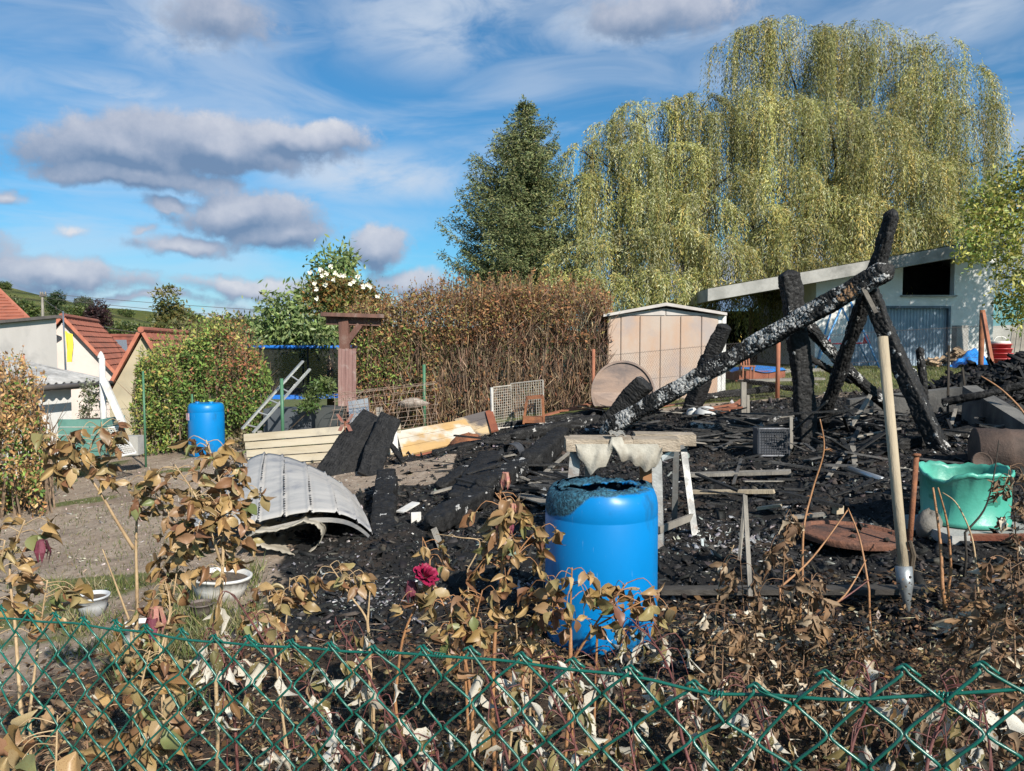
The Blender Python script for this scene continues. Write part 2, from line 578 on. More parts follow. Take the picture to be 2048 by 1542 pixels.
def char_geo(path, w, h, seed=0, ash=.1, cell=.055, ncol=11, step=.011, per=60, amp=1.0, up=(0, 0, 1), taper=(0.0, 0.0), rough=.02, ashcol=(.42, .41, .40), black=.013, roundness=.10):
    """verts, faces, colours of a charred beam along a path"""
    r = np.random.default_rng(seed)
    P = [Vector(p) for p in path]
    seg = [0.0]
    for a, b in zip(P, P[1:]): seg.append(seg[-1] + (b - a).length)
    Lt = seg[-1]
    nr = max(6, int(Lt / step))
    S = np.linspace(0, Lt, nr + 1)
    ctr = np.array([[np.interp(s, seg, [p[k] for p in P]) for k in range(3)] for s in S])
    d = np.gradient(ctr, axis=0); d = norm(d)
    upv = np.array(up, float)
    sd = norm(np.cross(d, upv)); uu = np.cross(sd, d)
    tf = np.linspace(0, 2 * math.pi, 721)
    e = 2.0 / (2 + 6 * (1 - roundness))
    fx = np.sign(np.cos(tf)) * np.abs(np.cos(tf)) ** e * w / 2
    fz = np.sign(np.sin(tf)) * np.abs(np.sin(tf)) ** e * h / 2
    al = np.concatenate([[0], np.cumsum(np.hypot(np.diff(fx), np.diff(fz)))])
    qa = np.arange(per) / per * al[-1]
    cx, cz, th = np.interp(qa, al, fx), np.interp(qa, al, fz), np.interp(qa, al, tf)
    q = np.arange(per)[None] / per * ncol + .30 * np.sin(S[:, None] * 9 + seed) + .22 * np.sin(S[:, None] * 23 + seed * 2)
    cj = np.floor(q).astype(int) % ncol
    fq = np.minimum(q % 1, 1 - q % 1) / ncol * (w + h) * 2
    phase = r.random(ncol) * cell
    clen = cell * (0.6 + .9 * r.random(ncol))
    Sw = S[:, None] + .014 * np.sin(q * 2.3 + S[:, None] * 17) + .010 * np.sin(q * 5.1 - S[:, None] * 31 + seed)
    uS = (Sw + phase[cj]) / clen[cj]
    ci = np.floor(uS).astype(int)
    fu = np.minimum(uS % 1, 1 - uS % 1) * clen[cj]
    hsh = np.sin(ci * 127.1 + cj * 311.7 + seed * 7.3) * 43758.5453
    hsh = hsh - np.floor(hsh)
    ed = np.minimum(fu, fq)
    off = (hsh - .5) * .009 - .013 * np.exp(-(ed / .0042) ** 2) + .002 * np.clip(ed / .015, 0, 1)
    low = sum(np.sin(S[:, None] * k * 9 + np.array(th)[None] * m_ + r.random() * 6) * rough * .15 / k for k in (1, 2, 3.3) for m_ in (0, 1, 2))
    off = off * amp + low
    endf = np.ones(len(S))
    if taper[0]: endf *= np.sqrt(np.clip(S / taper[0], 0.02, 1))
    if taper[1]: endf *= np.sqrt(np.clip((Lt - S) / taper[1], 0.02, 1))
    rad = np.stack([np.broadcast_to(cx, (len(S), per)), np.broadcast_to(cz, (len(S), per))], -1)
    ln = np.linalg.norm(rad, axis=-1, keepdims=True)
    rad = rad * (1 + off[..., None] / np.maximum(ln, .01)) * endf[:, None, None]
    V = ctr[:, None, :] + sd[:, None, :] * rad[..., :1] + uu[:, None, :] * rad[..., 1:]
    n = len(S)
    V = V.reshape(-1, 3)
    i = np.arange(n - 1)[:, None] * per
    k = np.arange(per)[None]
    k2 = (k + 1) % per
    Fc = np.stack([i + k, i + k2, i + per + k2, i + per + k], -1).reshape(-1, 4)
    hs2 = np.sin(ci * 57.3 + cj * 91.7 + seed * 3.1) * 9543.13
    hs2 = hs2 - np.floor(hs2)
    big = .5 + .5 * np.sin(S[:, None] * 3.1 + seed) * np.cos(S[:, None] * 7.7 + np.array(th)[None])
    isash = (hs2 < ash * (0.4 + 1.2 * big)) & (ed > .003)
    edge = (hs2 > 1 - ash * .8) & (ed < .008)
    C = np.zeros((n, per, 3))
    # amount of ash the skin may carry (the material breaks it into flakes)
    C[..., 0] = np.clip(isash * (.5 + .6 * hsh) + edge * .6 + ash * .55, 0, 1)
    C[..., 1] = .6 + .8 * hsh
    C[..., 2] = 0.0
    # ends closed by shrinking rings
    Vr = V.reshape(n, per, 3)
    def cap(ring, c, dd, k): return c + (ring - c) * k + dd * (.012 * (1 - k))
    e0, e1 = Vr[0], Vr[-1]
    rings = [cap(e0, ctr[0], -d[0], .03), cap(e0, ctr[0], -d[0], .6)] + [Vr[i] for i in range(n)] + [cap(e1, ctr[-1], d[-1], .6), cap(e1, ctr[-1], d[-1], .03)]
    V = np.concatenate(rings)
    C = np.concatenate([np.tile([[ash * .4, 1.0, 0.0]], (2 * per, 1)), C.reshape(-1, 3), np.tile([[ash * .4, 1.0, 0.0]], (2 * per, 1))])
    n += 4
    i = np.arange(n - 1)[:, None] * per
    faces = np.stack([i + k, i + k2, i + per + k2, i + per + k], -1).reshape(-1, 4)
    return V, faces, C

def char_beam(name, path, w, h, label=None, cat=None, group=None, parent=None, **kw):
    V, Fc, C = char_geo(path, w, h, **kw)
    o = mesh_obj(name, V, Fc, M['char'], parent, True, None, C)
    return reg(o, label, cat, group)

# ------------------------------------------------------------------ ground: one sheet to the horizon
def axis(fine):
    a = [fine[0][0]]
    for (lo, hi, st) in fine:
        k = max(1, int(round((hi - lo) / st)))
        a += list(np.linspace(lo, hi, k + 1)[1:])
    return np.array(a)

GX = axis([(-900, -300, 100), (-300, -100, 25), (-100, -30, 5), (-30, -12, 1), (-12, -6, .25), (-6, 7, .06), (7, 12, .25), (12, 40, 2), (40, 100, 10), (100, 900, 100)])
GY = axis([(-40, -2, 4), (-2, 1, .3), (1, 2.5, .08), (2.5, 9, .05), (9, 15, .08), (15, 26, .4), (26, 60, 2), (60, 120, 10), (120, 1200, 120)])

def vnoise(x, y, s, seed=0):
    """cheap value noise"""
    x = x / s; y = y / s
    xi = np.floor(x).astype(int); yi = np.floor(y).astype(int)
    fx = x - xi; fy = y - yi
    fx = fx * fx * (3 - 2 * fx); fy = fy * fy * (3 - 2 * fy)
    def h(a, b):
        v = np.sin(a * 127.1 + b * 311.7 + seed * 17.7) * 43758.5453
        return v - np.floor(v)
    return (h(xi, yi) * (1 - fx) + h(xi + 1, yi) * fx) * (1 - fy) + (h(xi, yi + 1) * (1 - fx) + h(xi + 1, yi + 1) * fx) * fy

def fbm(x, y, s, seed=0, o=4):
    return sum(vnoise(x, y, s / 2 ** k, seed + k) * .5 ** k for k in range(o)) / (2 - .5 ** (o - 1))

def burnt_mask(x, y):
    left = np.interp(y, [2, 3.6, 4.5, 6.6, 8.5, 9.7, 12, 15], [3, 0.2, -1.7, -2.1, -1.6, -1.9, -1.7, -1.2])
    n = (fbm(x, y, 1.1, 3) - .5) * 1.1
    front = np.interp(x, [-3, 0, 2, 6], [4.6, 3.6, 3.5, 3.2])
    a = sm(-.35, .35, x - left + n)
    b = sm(-.4, .4, y - front + n)
    c = sm(.5, -.5, y - (13.3 - .12 * x) + n)
    slab = ((x > -2.6) & (x < -.75) & (y > 8.7) & (y < 10.6) & (y < 10.4 + .5 * (x + 1.6)))
    return a * b * c * np.where(slab, .08, 1)

def grass_mask(x, y):
    n = fbm(x, y, 1.6, 9)
    far = sm(13.4, 14.2, y + .12 * x)
    leftg = sm(.54, .70, n) * sm(-.4, -2.2, x) * np.where(y > 6.2, .30, .62)
    strip = sm(.52, .68, fbm(x, y, .9, 5)) * sm(-2.0, -2.6, x) * sm(8.8, 10.2, y)
    hill = sm(-14, -20, x)
    return np.maximum.reduce([far, leftg, strip * .8, hill])

def bed_mask(x, y):
    n = (fbm(x, y, .8, 21) - .5) * .9
    return sm(4.9, 3.9, y + n) * sm(-3.0, -1.6, x + .25 * (y - 3) + n)

gx, gy = np.meshgrid(GX, GY)
x1, y1 = gx.ravel(), gy.ravel()
bm_, gm_, dm_ = burnt_mask(x1, y1), grass_mask(x1, y1), bed_mask(x1, y1)
near = sm(20, 14, y1) * sm(16, 10, np.abs(x1))
z1 = gz(x1, y1)
z1 = z1 + near * ((fbm(x1, y1, 1.4, 1) - .5) * .10 + (fbm(x1, y1, .30, 2, 3) - .5) * (.02 + .075 * bm_) + (vnoise(x1, y1, .09, 4) - .5) * (.006 + .04 * bm_ + .014 * dm_))
nx, ny = len(GX), len(GY)
ii = (np.arange(ny - 1)[:, None] * nx + np.arange(nx - 1)[None]).ravel()
FG = np.stack([ii, ii + 1, ii + nx + 1, ii + nx], -1)
GZ = z1.reshape(ny, nx)

def surf(x, y):
    """height of the built ground under a point"""
    i = int(np.clip(np.searchsorted(GX, x) - 1, 0, nx - 2)); j = int(np.clip(np.searchsorted(GY, y) - 1, 0, ny - 2))
    a = (x - GX[i]) / (GX[i + 1] - GX[i]); b = (y - GY[j]) / (GY[j + 1] - GY[j])
    return float((GZ[j, i] * (1 - a) + GZ[j, i + 1] * a) * (1 - b) + (GZ[j + 1, i] * (1 - a) + GZ[j + 1, i + 1] * a) * b)

def surf_n(x, y):
    i = np.clip(np.searchsorted(GX, x) - 1, 0, nx - 2); j = np.clip(np.searchsorted(GY, y) - 1, 0, ny - 2)
    a = (x - GX[i]) / (GX[i + 1] - GX[i]); b = (y - GY[j]) / (GY[j + 1] - GY[j])
    return (GZ[j, i] * (1 - a) + GZ[j, i + 1] * a) * (1 - b) + (GZ[j + 1, i] * (1 - a) + GZ[j + 1, i + 1] * a) * b

def mat_ground():
    m, t, b, out = new_mat('ground_soil')
    a = t.n('ShaderNodeAttribute', attribute_name='Col')
    sp = t.n('ShaderNodeSeparateColor', i_0=a.outputs['Color'])
    co = t.n('ShaderNodeTexCoord').outputs['Object']
    n1 = t.noise(co, 1.6, 8, .65); n2 = t.noise(co, 14, 8, .7); n3 = t.noise(co, 90, 5, .7)
    dirt = t.ramp(n2, [(.3, (.19, .14, .10)), (.5, (.31, .24, .18)), (.7, (.40, .32, .25))])
    dirt = t.mix(t.math('MULTIPLY', t.sstep(n1, .44, .66), .7), dirt, (.155, .11, .08))
    peb = t.n('ShaderNodeTexVoronoi', i_Vector=co, i_Scale=34.0)
    pebf = t.math('MULTIPLY', t.sstep(peb.outputs['Distance'], .30, .16), t.sstep(t.n('ShaderNodeSeparateColor', i_0=peb.outputs['Color']).outputs[0], .70, .8))
    dirt = t.mix(pebf, dirt, (.44, .40, .35))
    grass = t.ramp(n2, [(.3, (.045, .06, .018)), (.52, (.10, .115, .035)), (.72, (.19, .18, .075))])
    grass = t.mix(t.math('MULTIPLY', t.sstep(n1, .45, .75), .6), grass, (.20, .175, .085))
    bed = t.ramp(n2, [(.3, (.022, .016, .012)), (.55, (.055, .038, .026)), (.75, (.10, .07, .048))])
    burnt = t.ramp(n3, [(.32, (.005, .005, .005)), (.6, (.016, .015, .015)), (.78, (.05, .048, .046))])
    ash = t.math('MULTIPLY', t.sstep(n2, .58, .70), t.sstep(n1, .46, .62))
    burnt = t.mix(t.math('MULTIPLY', ash, .55), burnt, (.17, .165, .165))
    brn = t.math('MULTIPLY', t.sstep(t.noise(t.vmath('ADD', co, (9, 2, 5)), 1.6, 6, .6), .48, .66), .6)
    burnt = t.mix(brn, burnt, (.06, .042, .03))
    fl = t.n('ShaderNodeTexVoronoi', i_Vector=co, i_Scale=52.0)
    flf = t.math('MULTIPLY', t.sstep(fl.outputs['Distance'], .26, .12), t.sstep(t.n('ShaderNodeSeparateColor', i_0=fl.outputs['Color']).outputs[1], .80, .86))
    burnt = t.mix(flf, burnt, (.40, .39, .37))
    wob = t.math('MULTIPLY_ADD', n2, .7, -.35)
    c = t.mix(t.sstep(t.math('ADD', sp.outputs[1], wob), .35, .65), dirt, grass)
    c = t.mix(t.sstep(t.math('ADD', sp.outputs[2], wob), .35, .65), c, bed)
    c = t.mix(t.sstep(t.math('ADD', sp.outputs[0], wob), .35, .65), c, burnt)
    t.put(b.inputs['Base Color'], c)
    b.inputs['Roughness'].default_value = .9
    b.inputs['Specular IOR Level'].default_value = .25
    hgt = t.math('ADD', t.math('MULTIPLY', n2, .6), t.math('MULTIPLY', n3, .4))
    t.put(b.inputs['Normal'], t.n('ShaderNodeBump', i_Strength=.9, i_Distance=.03, i_Height=hgt).outputs[0])
    return m

M['ground'] = mat_ground()
ground = mesh_obj('ground', np.stack([x1, y1, z1], -1), FG, M['ground'], None, True, None, np.stack([bm_, gm_, dm_], -1), base=(0, 0, 0))
reg(ground, None, None, None, 'structure')

# ------------------------------------------------------------------ vineyard hills
def hill_mat(name, a, b_, rows):
    m, t, b, out = new_mat(name)
    co = t.n('ShaderNodeTexCoord').outputs['Object']
    n1 = t.noise(co, .035, 6, .6); n2 = t.noise(co, .5, 6, .65)
    wv = t.n('ShaderNodeTexWave', i_Vector=t.n('ShaderNodeVectorRotate', rotation_type='Z_AXIS', i_Vector=co, i_Angle=.5).outputs[0], i_Scale=rows, i_Distortion=1.2, i_Detail=3.0)
    c = t.mix(t.sstep(n1, .35, .65), a, b_)
    c = t.mix(t.math('MULTIPLY', wv.outputs['Fac'], .45), c, (.055, .075, .022))
    c = t.mix(t.sstep(n2, .5, .7), c, (.13, .13, .045))
    t.put(b.inputs['Base Color'], c)
    b.inputs['Roughness'].default_value = .95
    b.inputs['Specular IOR Level'].default_value = .1
    t.put(b.inputs['Normal'], t.n('ShaderNodeBump', i_Strength=1.0, i_Distance=1.2, i_Height=t.math('ADD', n2, wv.outputs['Fac'])).outputs[0])
    return m
M['vine'] = hill_mat('vineyard_slope', (.115, .145, .035), (.16, .165, .045), .20)
M['scrub'] = hill_mat('scrub_slope', (.085, .105, .035), (.13, .12, .05), .05)

def hill(name, sil, Y0, Y1, back, m):
    """hill whose crest line is seen along sil (photo pixels) at depth Y1"""
    pxs = np.arange(sil[0][0], sil[-1][0] + 1, 12)
    pys = np.interp(pxs, [s[0] for s in sil], [s[1] for s in sil])
    rows = 26
    V = []
    for i, (px, py) in enumerate(zip(pxs, pys)):
        top = at(px, py, Y1)
        for k in range(rows):
            t = k / (rows - 1)
            if t <= .7:
                q = t / .7
                Y = Y0 + (Y1 - Y0) * q
                z = -9 + (top.z + 9) * (q * q * (3 - 2 * q)) ** .9
            else:
                q = (t - .7) / .3
                Y = Y1 + back * q
                z = top.z - 4 * q * q
            x = (px - 1024) / F * Y
            V.append((x, Y, z + (vnoise(np.array(x), np.array(Y), 9, 3) - .5) * 1.0 * (1 if 0 < k < rows - 1 else 0)))
    n = len(pxs)
    i = (np.arange(n - 1)[:, None] * rows + np.arange(rows - 1)[None]).ravel()
    o = mesh_obj(name, np.array(V), np.stack([i, i + rows, i + rows + 1, i + 1], -1), m, None, True, base=(0, Y0, -9))
    reg(o, None, None, None, 'structure')

hill('vineyard_hill', [(-900, 640), (-300, 612), (0, 604), (200, 617), (330, 628), (450, 638), (560, 645), (800, 655), (1200, 664), (2300, 668), (2900, 672)], 130, 330, 150, M['vine'])
hill('scrub_hill', [(-1300, 470), (-500, 520), (-120, 552), (-20, 566), (50, 584), (110, 600), (170, 615), (260, 634), (340, 655), (430, 680), (520, 704)], 70, 150, 40, M['scrub'])

# ------------------------------------------------------------------ trees
def tree(name, label, cat, base, trunk, blobs, n_cl, per, spread, size, pal, w=None, m=None, seed=1, group=None, limbs=True, shape=.42, shell=.5, flat=0.0, droop=0.0, trunk_m=None):
    """trunk: list of (point, radius); blobs: crown ellipsoids; the crown is leaf-sized faces in clumps"""
    r = np.random.default_rng(seed)
    t = thing(name, base, label, cat, group)
    mb = MB()
    mb.tube([p for p, _ in trunk], [q for _, q in trunk], 8)
    if limbs:
        top = Vector(trunk[-1][0]); r0 = trunk[-1][1]
        for c, ra in blobs:
            c = Vector(c)
            mid = top.lerp(c, .5) + Vector((0, 0, -.1 * (c - top).length))
            mb.tube([top, mid, c], [r0 * .6, r0 * .4, r0 * .12], 6)
            for k in range(3):
                e = c + Vector(r.normal(0, .55, 3) * np.array(ra))
                mb.tube([c.lerp(mid, .3), e], [r0 * .22, r0 * .05], 5)
    mb.build('trunk', trunk_m or M['bark'], t, True)
    cen, u = blob_points(blobs, n_cl, shell, r)
    pos = clump(cen, per, spread, r)
    d = unit(len(pos), r)
    d[:, 2] = d[:, 2] * (1 - flat) - droop
    u2 = np.repeat(u, per, axis=0)
    d = d + u2 * .35
    # whole clumps differ in tone
    cc = pick(pal, n_cl, w, .16, r)
    col = np.repeat(cc, per, axis=0) * (1 + r.normal(0, .16, (len(pos), 1)))
    s = size * (.6 + .8 * r.random(len(pos)))
    leaf_faces('crown', pos, d, s, s * shape, col, m or M['leaf'], t, .5)
    return t

# far trees on the slope
def far_tree(name, label, px, py, Y, rx, ry, pal, seed, group=None):
    c = at(px, py, Y); k = m_per_px(Y)
    R = (rx * k, rx * k * .8, ry * k)
    b = Vector((c.x, c.y, c.z - R[2] * 1.5))
    r = np.random.default_rng(seed)
    bl = [(c, R)] + [(c + Vector(r.normal(0, .5, 3) * np.array(R)), [q * .55 for q in R]) for _ in range(5)]
    tree(name, label, 'tree', b, [(b, R[0] * .12), (c, R[0] * .07)], bl, 420, 9, R[0] * .10, R[0] * .17, pal, seed=seed, group=group, shell=.6)

GREEN_D = [(.022, .042, .016), (.035, .06, .02), (.05, .075, .025)]
GREEN_M = [(.06, .09, .022), (.085, .115, .03), (.045, .07, .02), (.12, .14, .04)]
YEL = [(.16, .15, .04), (.12, .13, .035), (.085, .105, .03), (.20, .17, .055)]
far_tree('round_tree', 'dark green tree on the slope just right of the utility pole', 112, 610, 80, 19, 24, GREEN_D, 31)
far_tree('round_tree', 'small round grey green tree alone on the skyline of the slope', 168, 606, 100, 16, 12, [(.07, .085, .045), (.09, .1, .055)], 32)
far_tree('copper_tree', 'dark purple round copper beech behind the red roofs', 195, 641, 62, 28, 27, [(.022, .010, .012), (.035, .015, .016), (.05, .022, .02)], 33)
far_tree('autumn_tree', 'yellow green tree with pointed crown behind the left hedge', 345, 640, 45, 42, 36, YEL, 34)
far_tree('round_tree', 'olive tree crown behind the dark purple beech', 255, 665, 66, 34, 18, GREEN_M, 35)
far_tree('round_tree', 'bushy tree on the slope left of the utility pole', 40, 622, 85, 34, 20, GREEN_M, 36)
far_tree('round_tree', 'pale leafy tree behind the trampoline and left hedge', 455, 668, 40, 60, 30, [(.12, .12, .04), (.15, .125, .06), (.09, .1, .03)], 37)
far_tree('round_tree', 'small tree at the foot of the skyline slope near the copper beech', 150, 632, 75, 26, 18, GREEN_M, 38)
for i, (px, py) in enumerate([(8, 570), (255, 627), (395, 636)]):
    far_tree('field_bush', ['bush on the skyline at the left edge of the picture', 'small bush on the vineyard skyline beside the copper beech', 'small bush on the vineyard skyline beside the yellow green tree'][i], px, py, 140, 14, 6, GREEN_M, 40 + i)

# ------------------------------------------------------------------ spruce
def spruce():
    Y = 30.0; k = m_per_px(Y)
    base = Vector((at(1050, 690, Y).x, Y, .7))
    top = at(1056, 205, Y)
    t = thing('spruce_tree', base, 'tall dark spruce left of the weeping willows', 'tree')
    MB().tube([base, base.lerp(top, .5), top], [.22, .13, .02], 8).build('trunk', M['darkbark'], t, True)
    r = np.random.default_rng(5)
    prof_y = [205, 225, 245, 270, 300, 320, 345, 400, 430, 480, 520, 570, 640]
    prof_l = [3, 16, 34, 58, 66, 74, 106, 132, 140, 165, 168, 176, 150]
    prof_r = [3, 18, 34, 52, 62, 70, 84, 96, 104, 116, 122, 128, 110]
    P, D = [], []
    limbs = MB()
    def needles(p0, p1, n, wdt):
        """short needle faces along a twig"""
        tt = r.random(n)[:, None]
        p = np.array(p0) * (1 - tt) + np.array(p1) * tt + r.normal(0, wdt, (n, 3))
        d = norm(np.tile(np.array(p1) - np.array(p0), (n, 1))) + r.normal(0, .55, (n, 3)) + np.array([0, 0, .12])
        P.append(p); D.append(d)
    ypx = 214.0
    while ypx < 640:
        z = at(1050, ypx, Y).z
        f = (ypx - 205) / 435
        nb = 7 if f > .15 else 6
        a0 = r.random() * 6.28
        for b in range(nb):
            a = a0 + 2 * math.pi * b / nb + r.normal(0, .22)
            c, s = math.cos(a), math.sin(a)
            Lp = np.interp(ypx, prof_y, prof_l) if c < 0 else np.interp(ypx, prof_y, prof_r)
            L = max(.10, Lp * k * (.66 + .40 * r.random()))
            zb = z + r.normal(0, .08)
            drop = .05 + .34 * f + r.normal(0, .05)
            n = max(3, int(L / .13))
            tt = np.linspace(.10, 1, n)
            xs = base.x + c * L * tt; ys = base.y + s * L * tt
            zs = zb + L * (-drop * tt + (.36 + .16 * r.random()) * tt ** 3)
            if L > .6:
                limbs.tube([(xs[0], ys[0], zs[0]), (xs[n // 2], ys[n // 2], zs[n // 2]), (xs[-1], ys[-1], zs[-1])], [.028, .016, .005], 4)
            tip = np.array([xs[-1], ys[-1], zs[-1]])
            needles(tip - np.array([c, s, .2]) * .12, tip + np.array([c, s, .9]) * .14, 8, .025)
            for q in range(n):
                o = np.array([xs[q], ys[q], zs[q]])
                tl = min(.52, .16 + .30 * L * (1 - tt[q] * .75)) * (.7 + .5 * r.random())
                for sd in (-1, 1):
                    e = o + np.array([c * .55 - s * sd, s * .55 + c * sd, -.18 - .25 * r.random()]) * tl
                    needles(o, e, int(9 + 33 * tl), .034)
                # hanging twiglets under the bough
                if tt[q] < .85:
                    needles(o, o + np.array([r.normal(0, .08), r.normal(0, .08), -.14 - .12 * r.random()]), 6, .02)
        ypx += 13.5
    for q in range(5):
        o = np.array(top) + np.array([r.normal(0, .18), r.normal(0, .1), -.25 - .35 * q * .5])
        needles(o, o + np.array([r.normal(0, .08), 0, .45]), 26, .035)
    limbs.build('branches', M['darkbark'], t)
    P = np.vstack(P); D = np.vstack(D)
    n = len(P)
    col = pick([(.075, .098, .040), (.12, .142, .055), (.175, .19, .075), (.24, .235, .10)], n, [3, 4, 3, 1.4], .2, r)
    leaf_faces('crown', P, D, .09 + .065 * r.random(n), .030 + .013 * r.random(n), col, M['needle'], t, .45)
spruce()

# ------------------------------------------------------------------ weeping willows
def willow(name, label, domes, trunk, seed, pal, w, dens=1.0):
    r = np.random.default_rng(seed)
    t = thing(name, trunk[0][0], label, 'tree')
    mb = MB()
    mb.tube([p for p, _ in trunk], [q for _, q in trunk], 10)
    top = Vector(trunk[-1][0])
    P, D, Ls, C = [], [], [], []
    for (px, py, hw, Y, hang) in domes:
        Y = Y + (300 - py) * .0075
        k = m_per_px(Y)
        rx = hw * k; rz = rx * .62
        c = at(px, py, Y) - Vector((0, 0, rz))
        fork = Vector(trunk[1][0]).lerp(Vector(trunk[2][0]), .3 + .9 * r.random())
        mb.tube([fork, fork.lerp(c, .5) + Vector((0, 0, .2)), c + Vector((0, 0, rz * .3))], [.10, .06, .015], 6)
        for q in range(5):
            aa = r.random() * 6.28; qq = .25 + .5 * r.random()
            e = c + Vector((math.cos(aa) * rx * qq, math.sin(aa) * rx * qq, rz * (.35 + .3 * r.random())))
            mb.tube([c, c.lerp(e, .6) + Vector((0, 0, .05)), e], [.03, .018, .006], 5)
        ns = int(dens * 365 * (hw / 90) ** 1.5)
        tone = 1 + r.normal(0, .12)
        nbun = max(7, int(15 * (hw / 90) ** 1.4))
        bun = [(r.random() * 2 * math.pi, math.sqrt(r.random()), .35 + .8 * r.random(), 1 + r.normal(0, .24), r.random()) for _ in range(nbun)]
        for s in range(ns):
            ba, bq, bl, bt, bh = bun[s % nbun]
            if s % 6 == 5:
                ba, bq, bl = r.random() * 6.283, math.sqrt(r.random()), .35 + .7 * r.random()
            a = ba; q = bq
            ox, oy = math.cos(a) * q + r.normal(0, .088), math.sin(a) * q + r.normal(0, .088)
            q = min(1, math.hypot(ox, oy))
            st = c + Vector((ox * rx, oy * rx * .9, rz * math.sqrt(max(0, 1 - q * q)) * (.85 + .3 * r.random())))
            L = hang * k * bl * (.45 + .65 * r.random())
            n = max(8, int(L / .085))
            tt = np.linspace(0, L, n)
            out = np.array([ox, oy, 0]) * (.55 + .5 * r.random())
            ar = 1 - np.exp(-tt / .45)
            sway = r.normal(0, .09, 2)
            x = st.x + out[0] * ar * .7 + sway[0] * (tt / max(L, .5)) ** 2 + .018 * np.sin(tt * 5 + a)
            y = st.y + out[1] * ar * .7 + sway[1] * (tt / max(L, .5)) ** 2
            z = st.z + .35 * (1 - np.exp(-tt / .2)) * (.3 + .7 * r.random()) - tt
            p = np.stack([x, y, z], -1) + r.normal(0, .022, (n, 3))
            P.append(p)
            dd = np.stack([r.normal(0, .5, n) + out[0] * .3, r.normal(0, .5, n) + out[1] * .3, -np.ones(n) + .9 * np.exp(-tt / .4)], -1)
            D.append(dd)
            base = np.array(pal[r.choice(len(pal), p=np.array(w) / sum(w))]) * tone * bt * (1 + r.normal(0, .10))
            f = np.clip(tt / L, 0, 1)[:, None]
            C.append(base * (1 + r.normal(0, .14, (n, 1))))
    mb.build('trunk', M['darkbark'], t, True)
    P = np.vstack(P); D = np.vstack(D); C = np.vstack(C)
    n = len(P)
    pass
    leaf_faces('crown', P, D, .11 + .08 * r.random(n), .024 + .012 * r.random(n), C, M['willow'], t, .4, face=1.0)
    return t

WPAL = [(.225, .23, .065), (.29, .275, .085), (.38, .29, .088), (.155, .175, .065), (.38, .37, .21)]
gW = gzf(9, 30)
X1 = at(1690, 690, 32).x
willow('willow_tree', 'tallest weeping willow behind the white garage', [
    (1500, 62, 70, 33, 260), (1560, 45, 85, 33, 280), (1640, 62, 100, 33, 300), (1720, 52, 95, 33, 280), (1770, 95, 80, 34, 260),
    (1862, 75, 52, 33, 240), (1880, 130, 90, 32.5, 290), (1930, 190, 60, 32, 300), (1945, 300, 50, 31, 240), (1830, 190, 110, 32, 300),
    (1520, 180, 100, 32, 280), (1610, 200, 110, 31.5, 330), (1700, 230, 120, 31, 330), (1780, 300, 100, 30.5, 260), (1880, 330, 110, 30.5, 270),
    (1470, 270, 70, 32, 240), (1560, 330, 90, 30.5, 220), (1660, 380, 110, 30, 240), (1750, 420, 90, 30, 200), (1840, 420, 90, 29.5, 220),
    (1510, 410, 80, 29.5, 200), (1590, 440, 90, 29, 230), (1700, 500, 110, 29.5, 160), (1930, 420, 80, 30, 220), (1480, 490, 80, 29, 180), (1600, 520, 80, 28.8, 170), (1850, 500, 110, 29.5, 160)],
    [((X1, 32, gW - .1), .45), ((X1 + .1, 32, gW + 3), .38), ((X1 - .2, 32, gW + 7), .28), ((X1, 32, gW + 10.5), .12)], 3, WPAL, [3, 3, 2.2, 2, 1.4], 1.0)
X2 = at(1310, 690, 31).x
willow('willow_tree', 'lower weeping willow between the spruce and the tallest willow', [
    (1395, 190, 62, 31.5, 220), (1345, 200, 60, 31.5, 230), (1290, 205, 66, 31, 260), (1420, 230, 60, 31.5, 260), (1230, 245, 64, 31, 270), (1185, 285, 52, 30.5, 260),
    (1165, 350, 40, 30, 200), (1270, 290, 80, 30.5, 260), (1350, 290, 80, 30.5, 260), (1430, 330, 70, 30.5, 240),
    (1210, 350, 70, 29.8, 200), (1300, 380, 90, 29.5, 220), (1390, 390, 80, 29.5, 220), (1125, 400, 26, 30, 130),
    (1180, 480, 72, 28.6, 170), (1250, 460, 72, 28.6, 190), (1330, 450, 80, 28.4, 220), (1420, 470, 80, 28.4, 210), (1150, 540, 60, 28, 110), (1210, 550, 70, 27.8, 150), (1290, 540, 80, 27.8, 180), (1380, 540, 80, 27.8, 160)],
    [((X2, 31, gW - .1), .36), ((X2, 31, gW + 3), .28), ((X2 + .2, 31, gW + 6), .2), ((X2, 31, gW + 7.5), .1)], 4, WPAL, [3, 3, 1.6, 2.6, 2.0], 1.0)

# ------------------------------------------------------------------ right tree in front of the garage
b = Vector((15.0, 19.4, gzf(15.0, 19.4)))
def blobs_px(lst, ydepth=.8):
    out = []
    for (px, py, rx, ry, Y) in lst:
        k = m_per_px(Y)
        out.append((at(px, py, Y), (rx * k, rx * k * ydepth, ry * k)))
    return out
LIGHT = [(.34, .34, .075), (.26, .29, .065), (.19, .235, .055), (.43, .38, .11), (.13, .17, .045)]
tree('garden_tree', 'yellow green leafy tree overhanging the right end of the garage', 'tree', b,
     [(b, .17), (b + Vector((0, 0, 2.0)), .13), (b + Vector((-.2, 0, 4.2)), .10)],
     blobs_px([(2050, 400, 70, 80, 19), (1985, 455, 55, 60, 18.5), (1945, 490, 34, 36, 18), (2045, 540, 52, 70, 18), (2040, 620, 34, 44, 18.5), (2130, 400, 90, 100, 19), (1965, 405, 40, 34, 19), (2100, 320, 70, 60, 20), (2240, 330, 120, 110, 19.7), (2330, 190, 110, 100, 19), (2430, 300, 110, 100, 19.5)]),
     2300, 13, .15, .12, LIGHT, [3, 3, 2, 2, 1.4], seed=21, shell=.35)
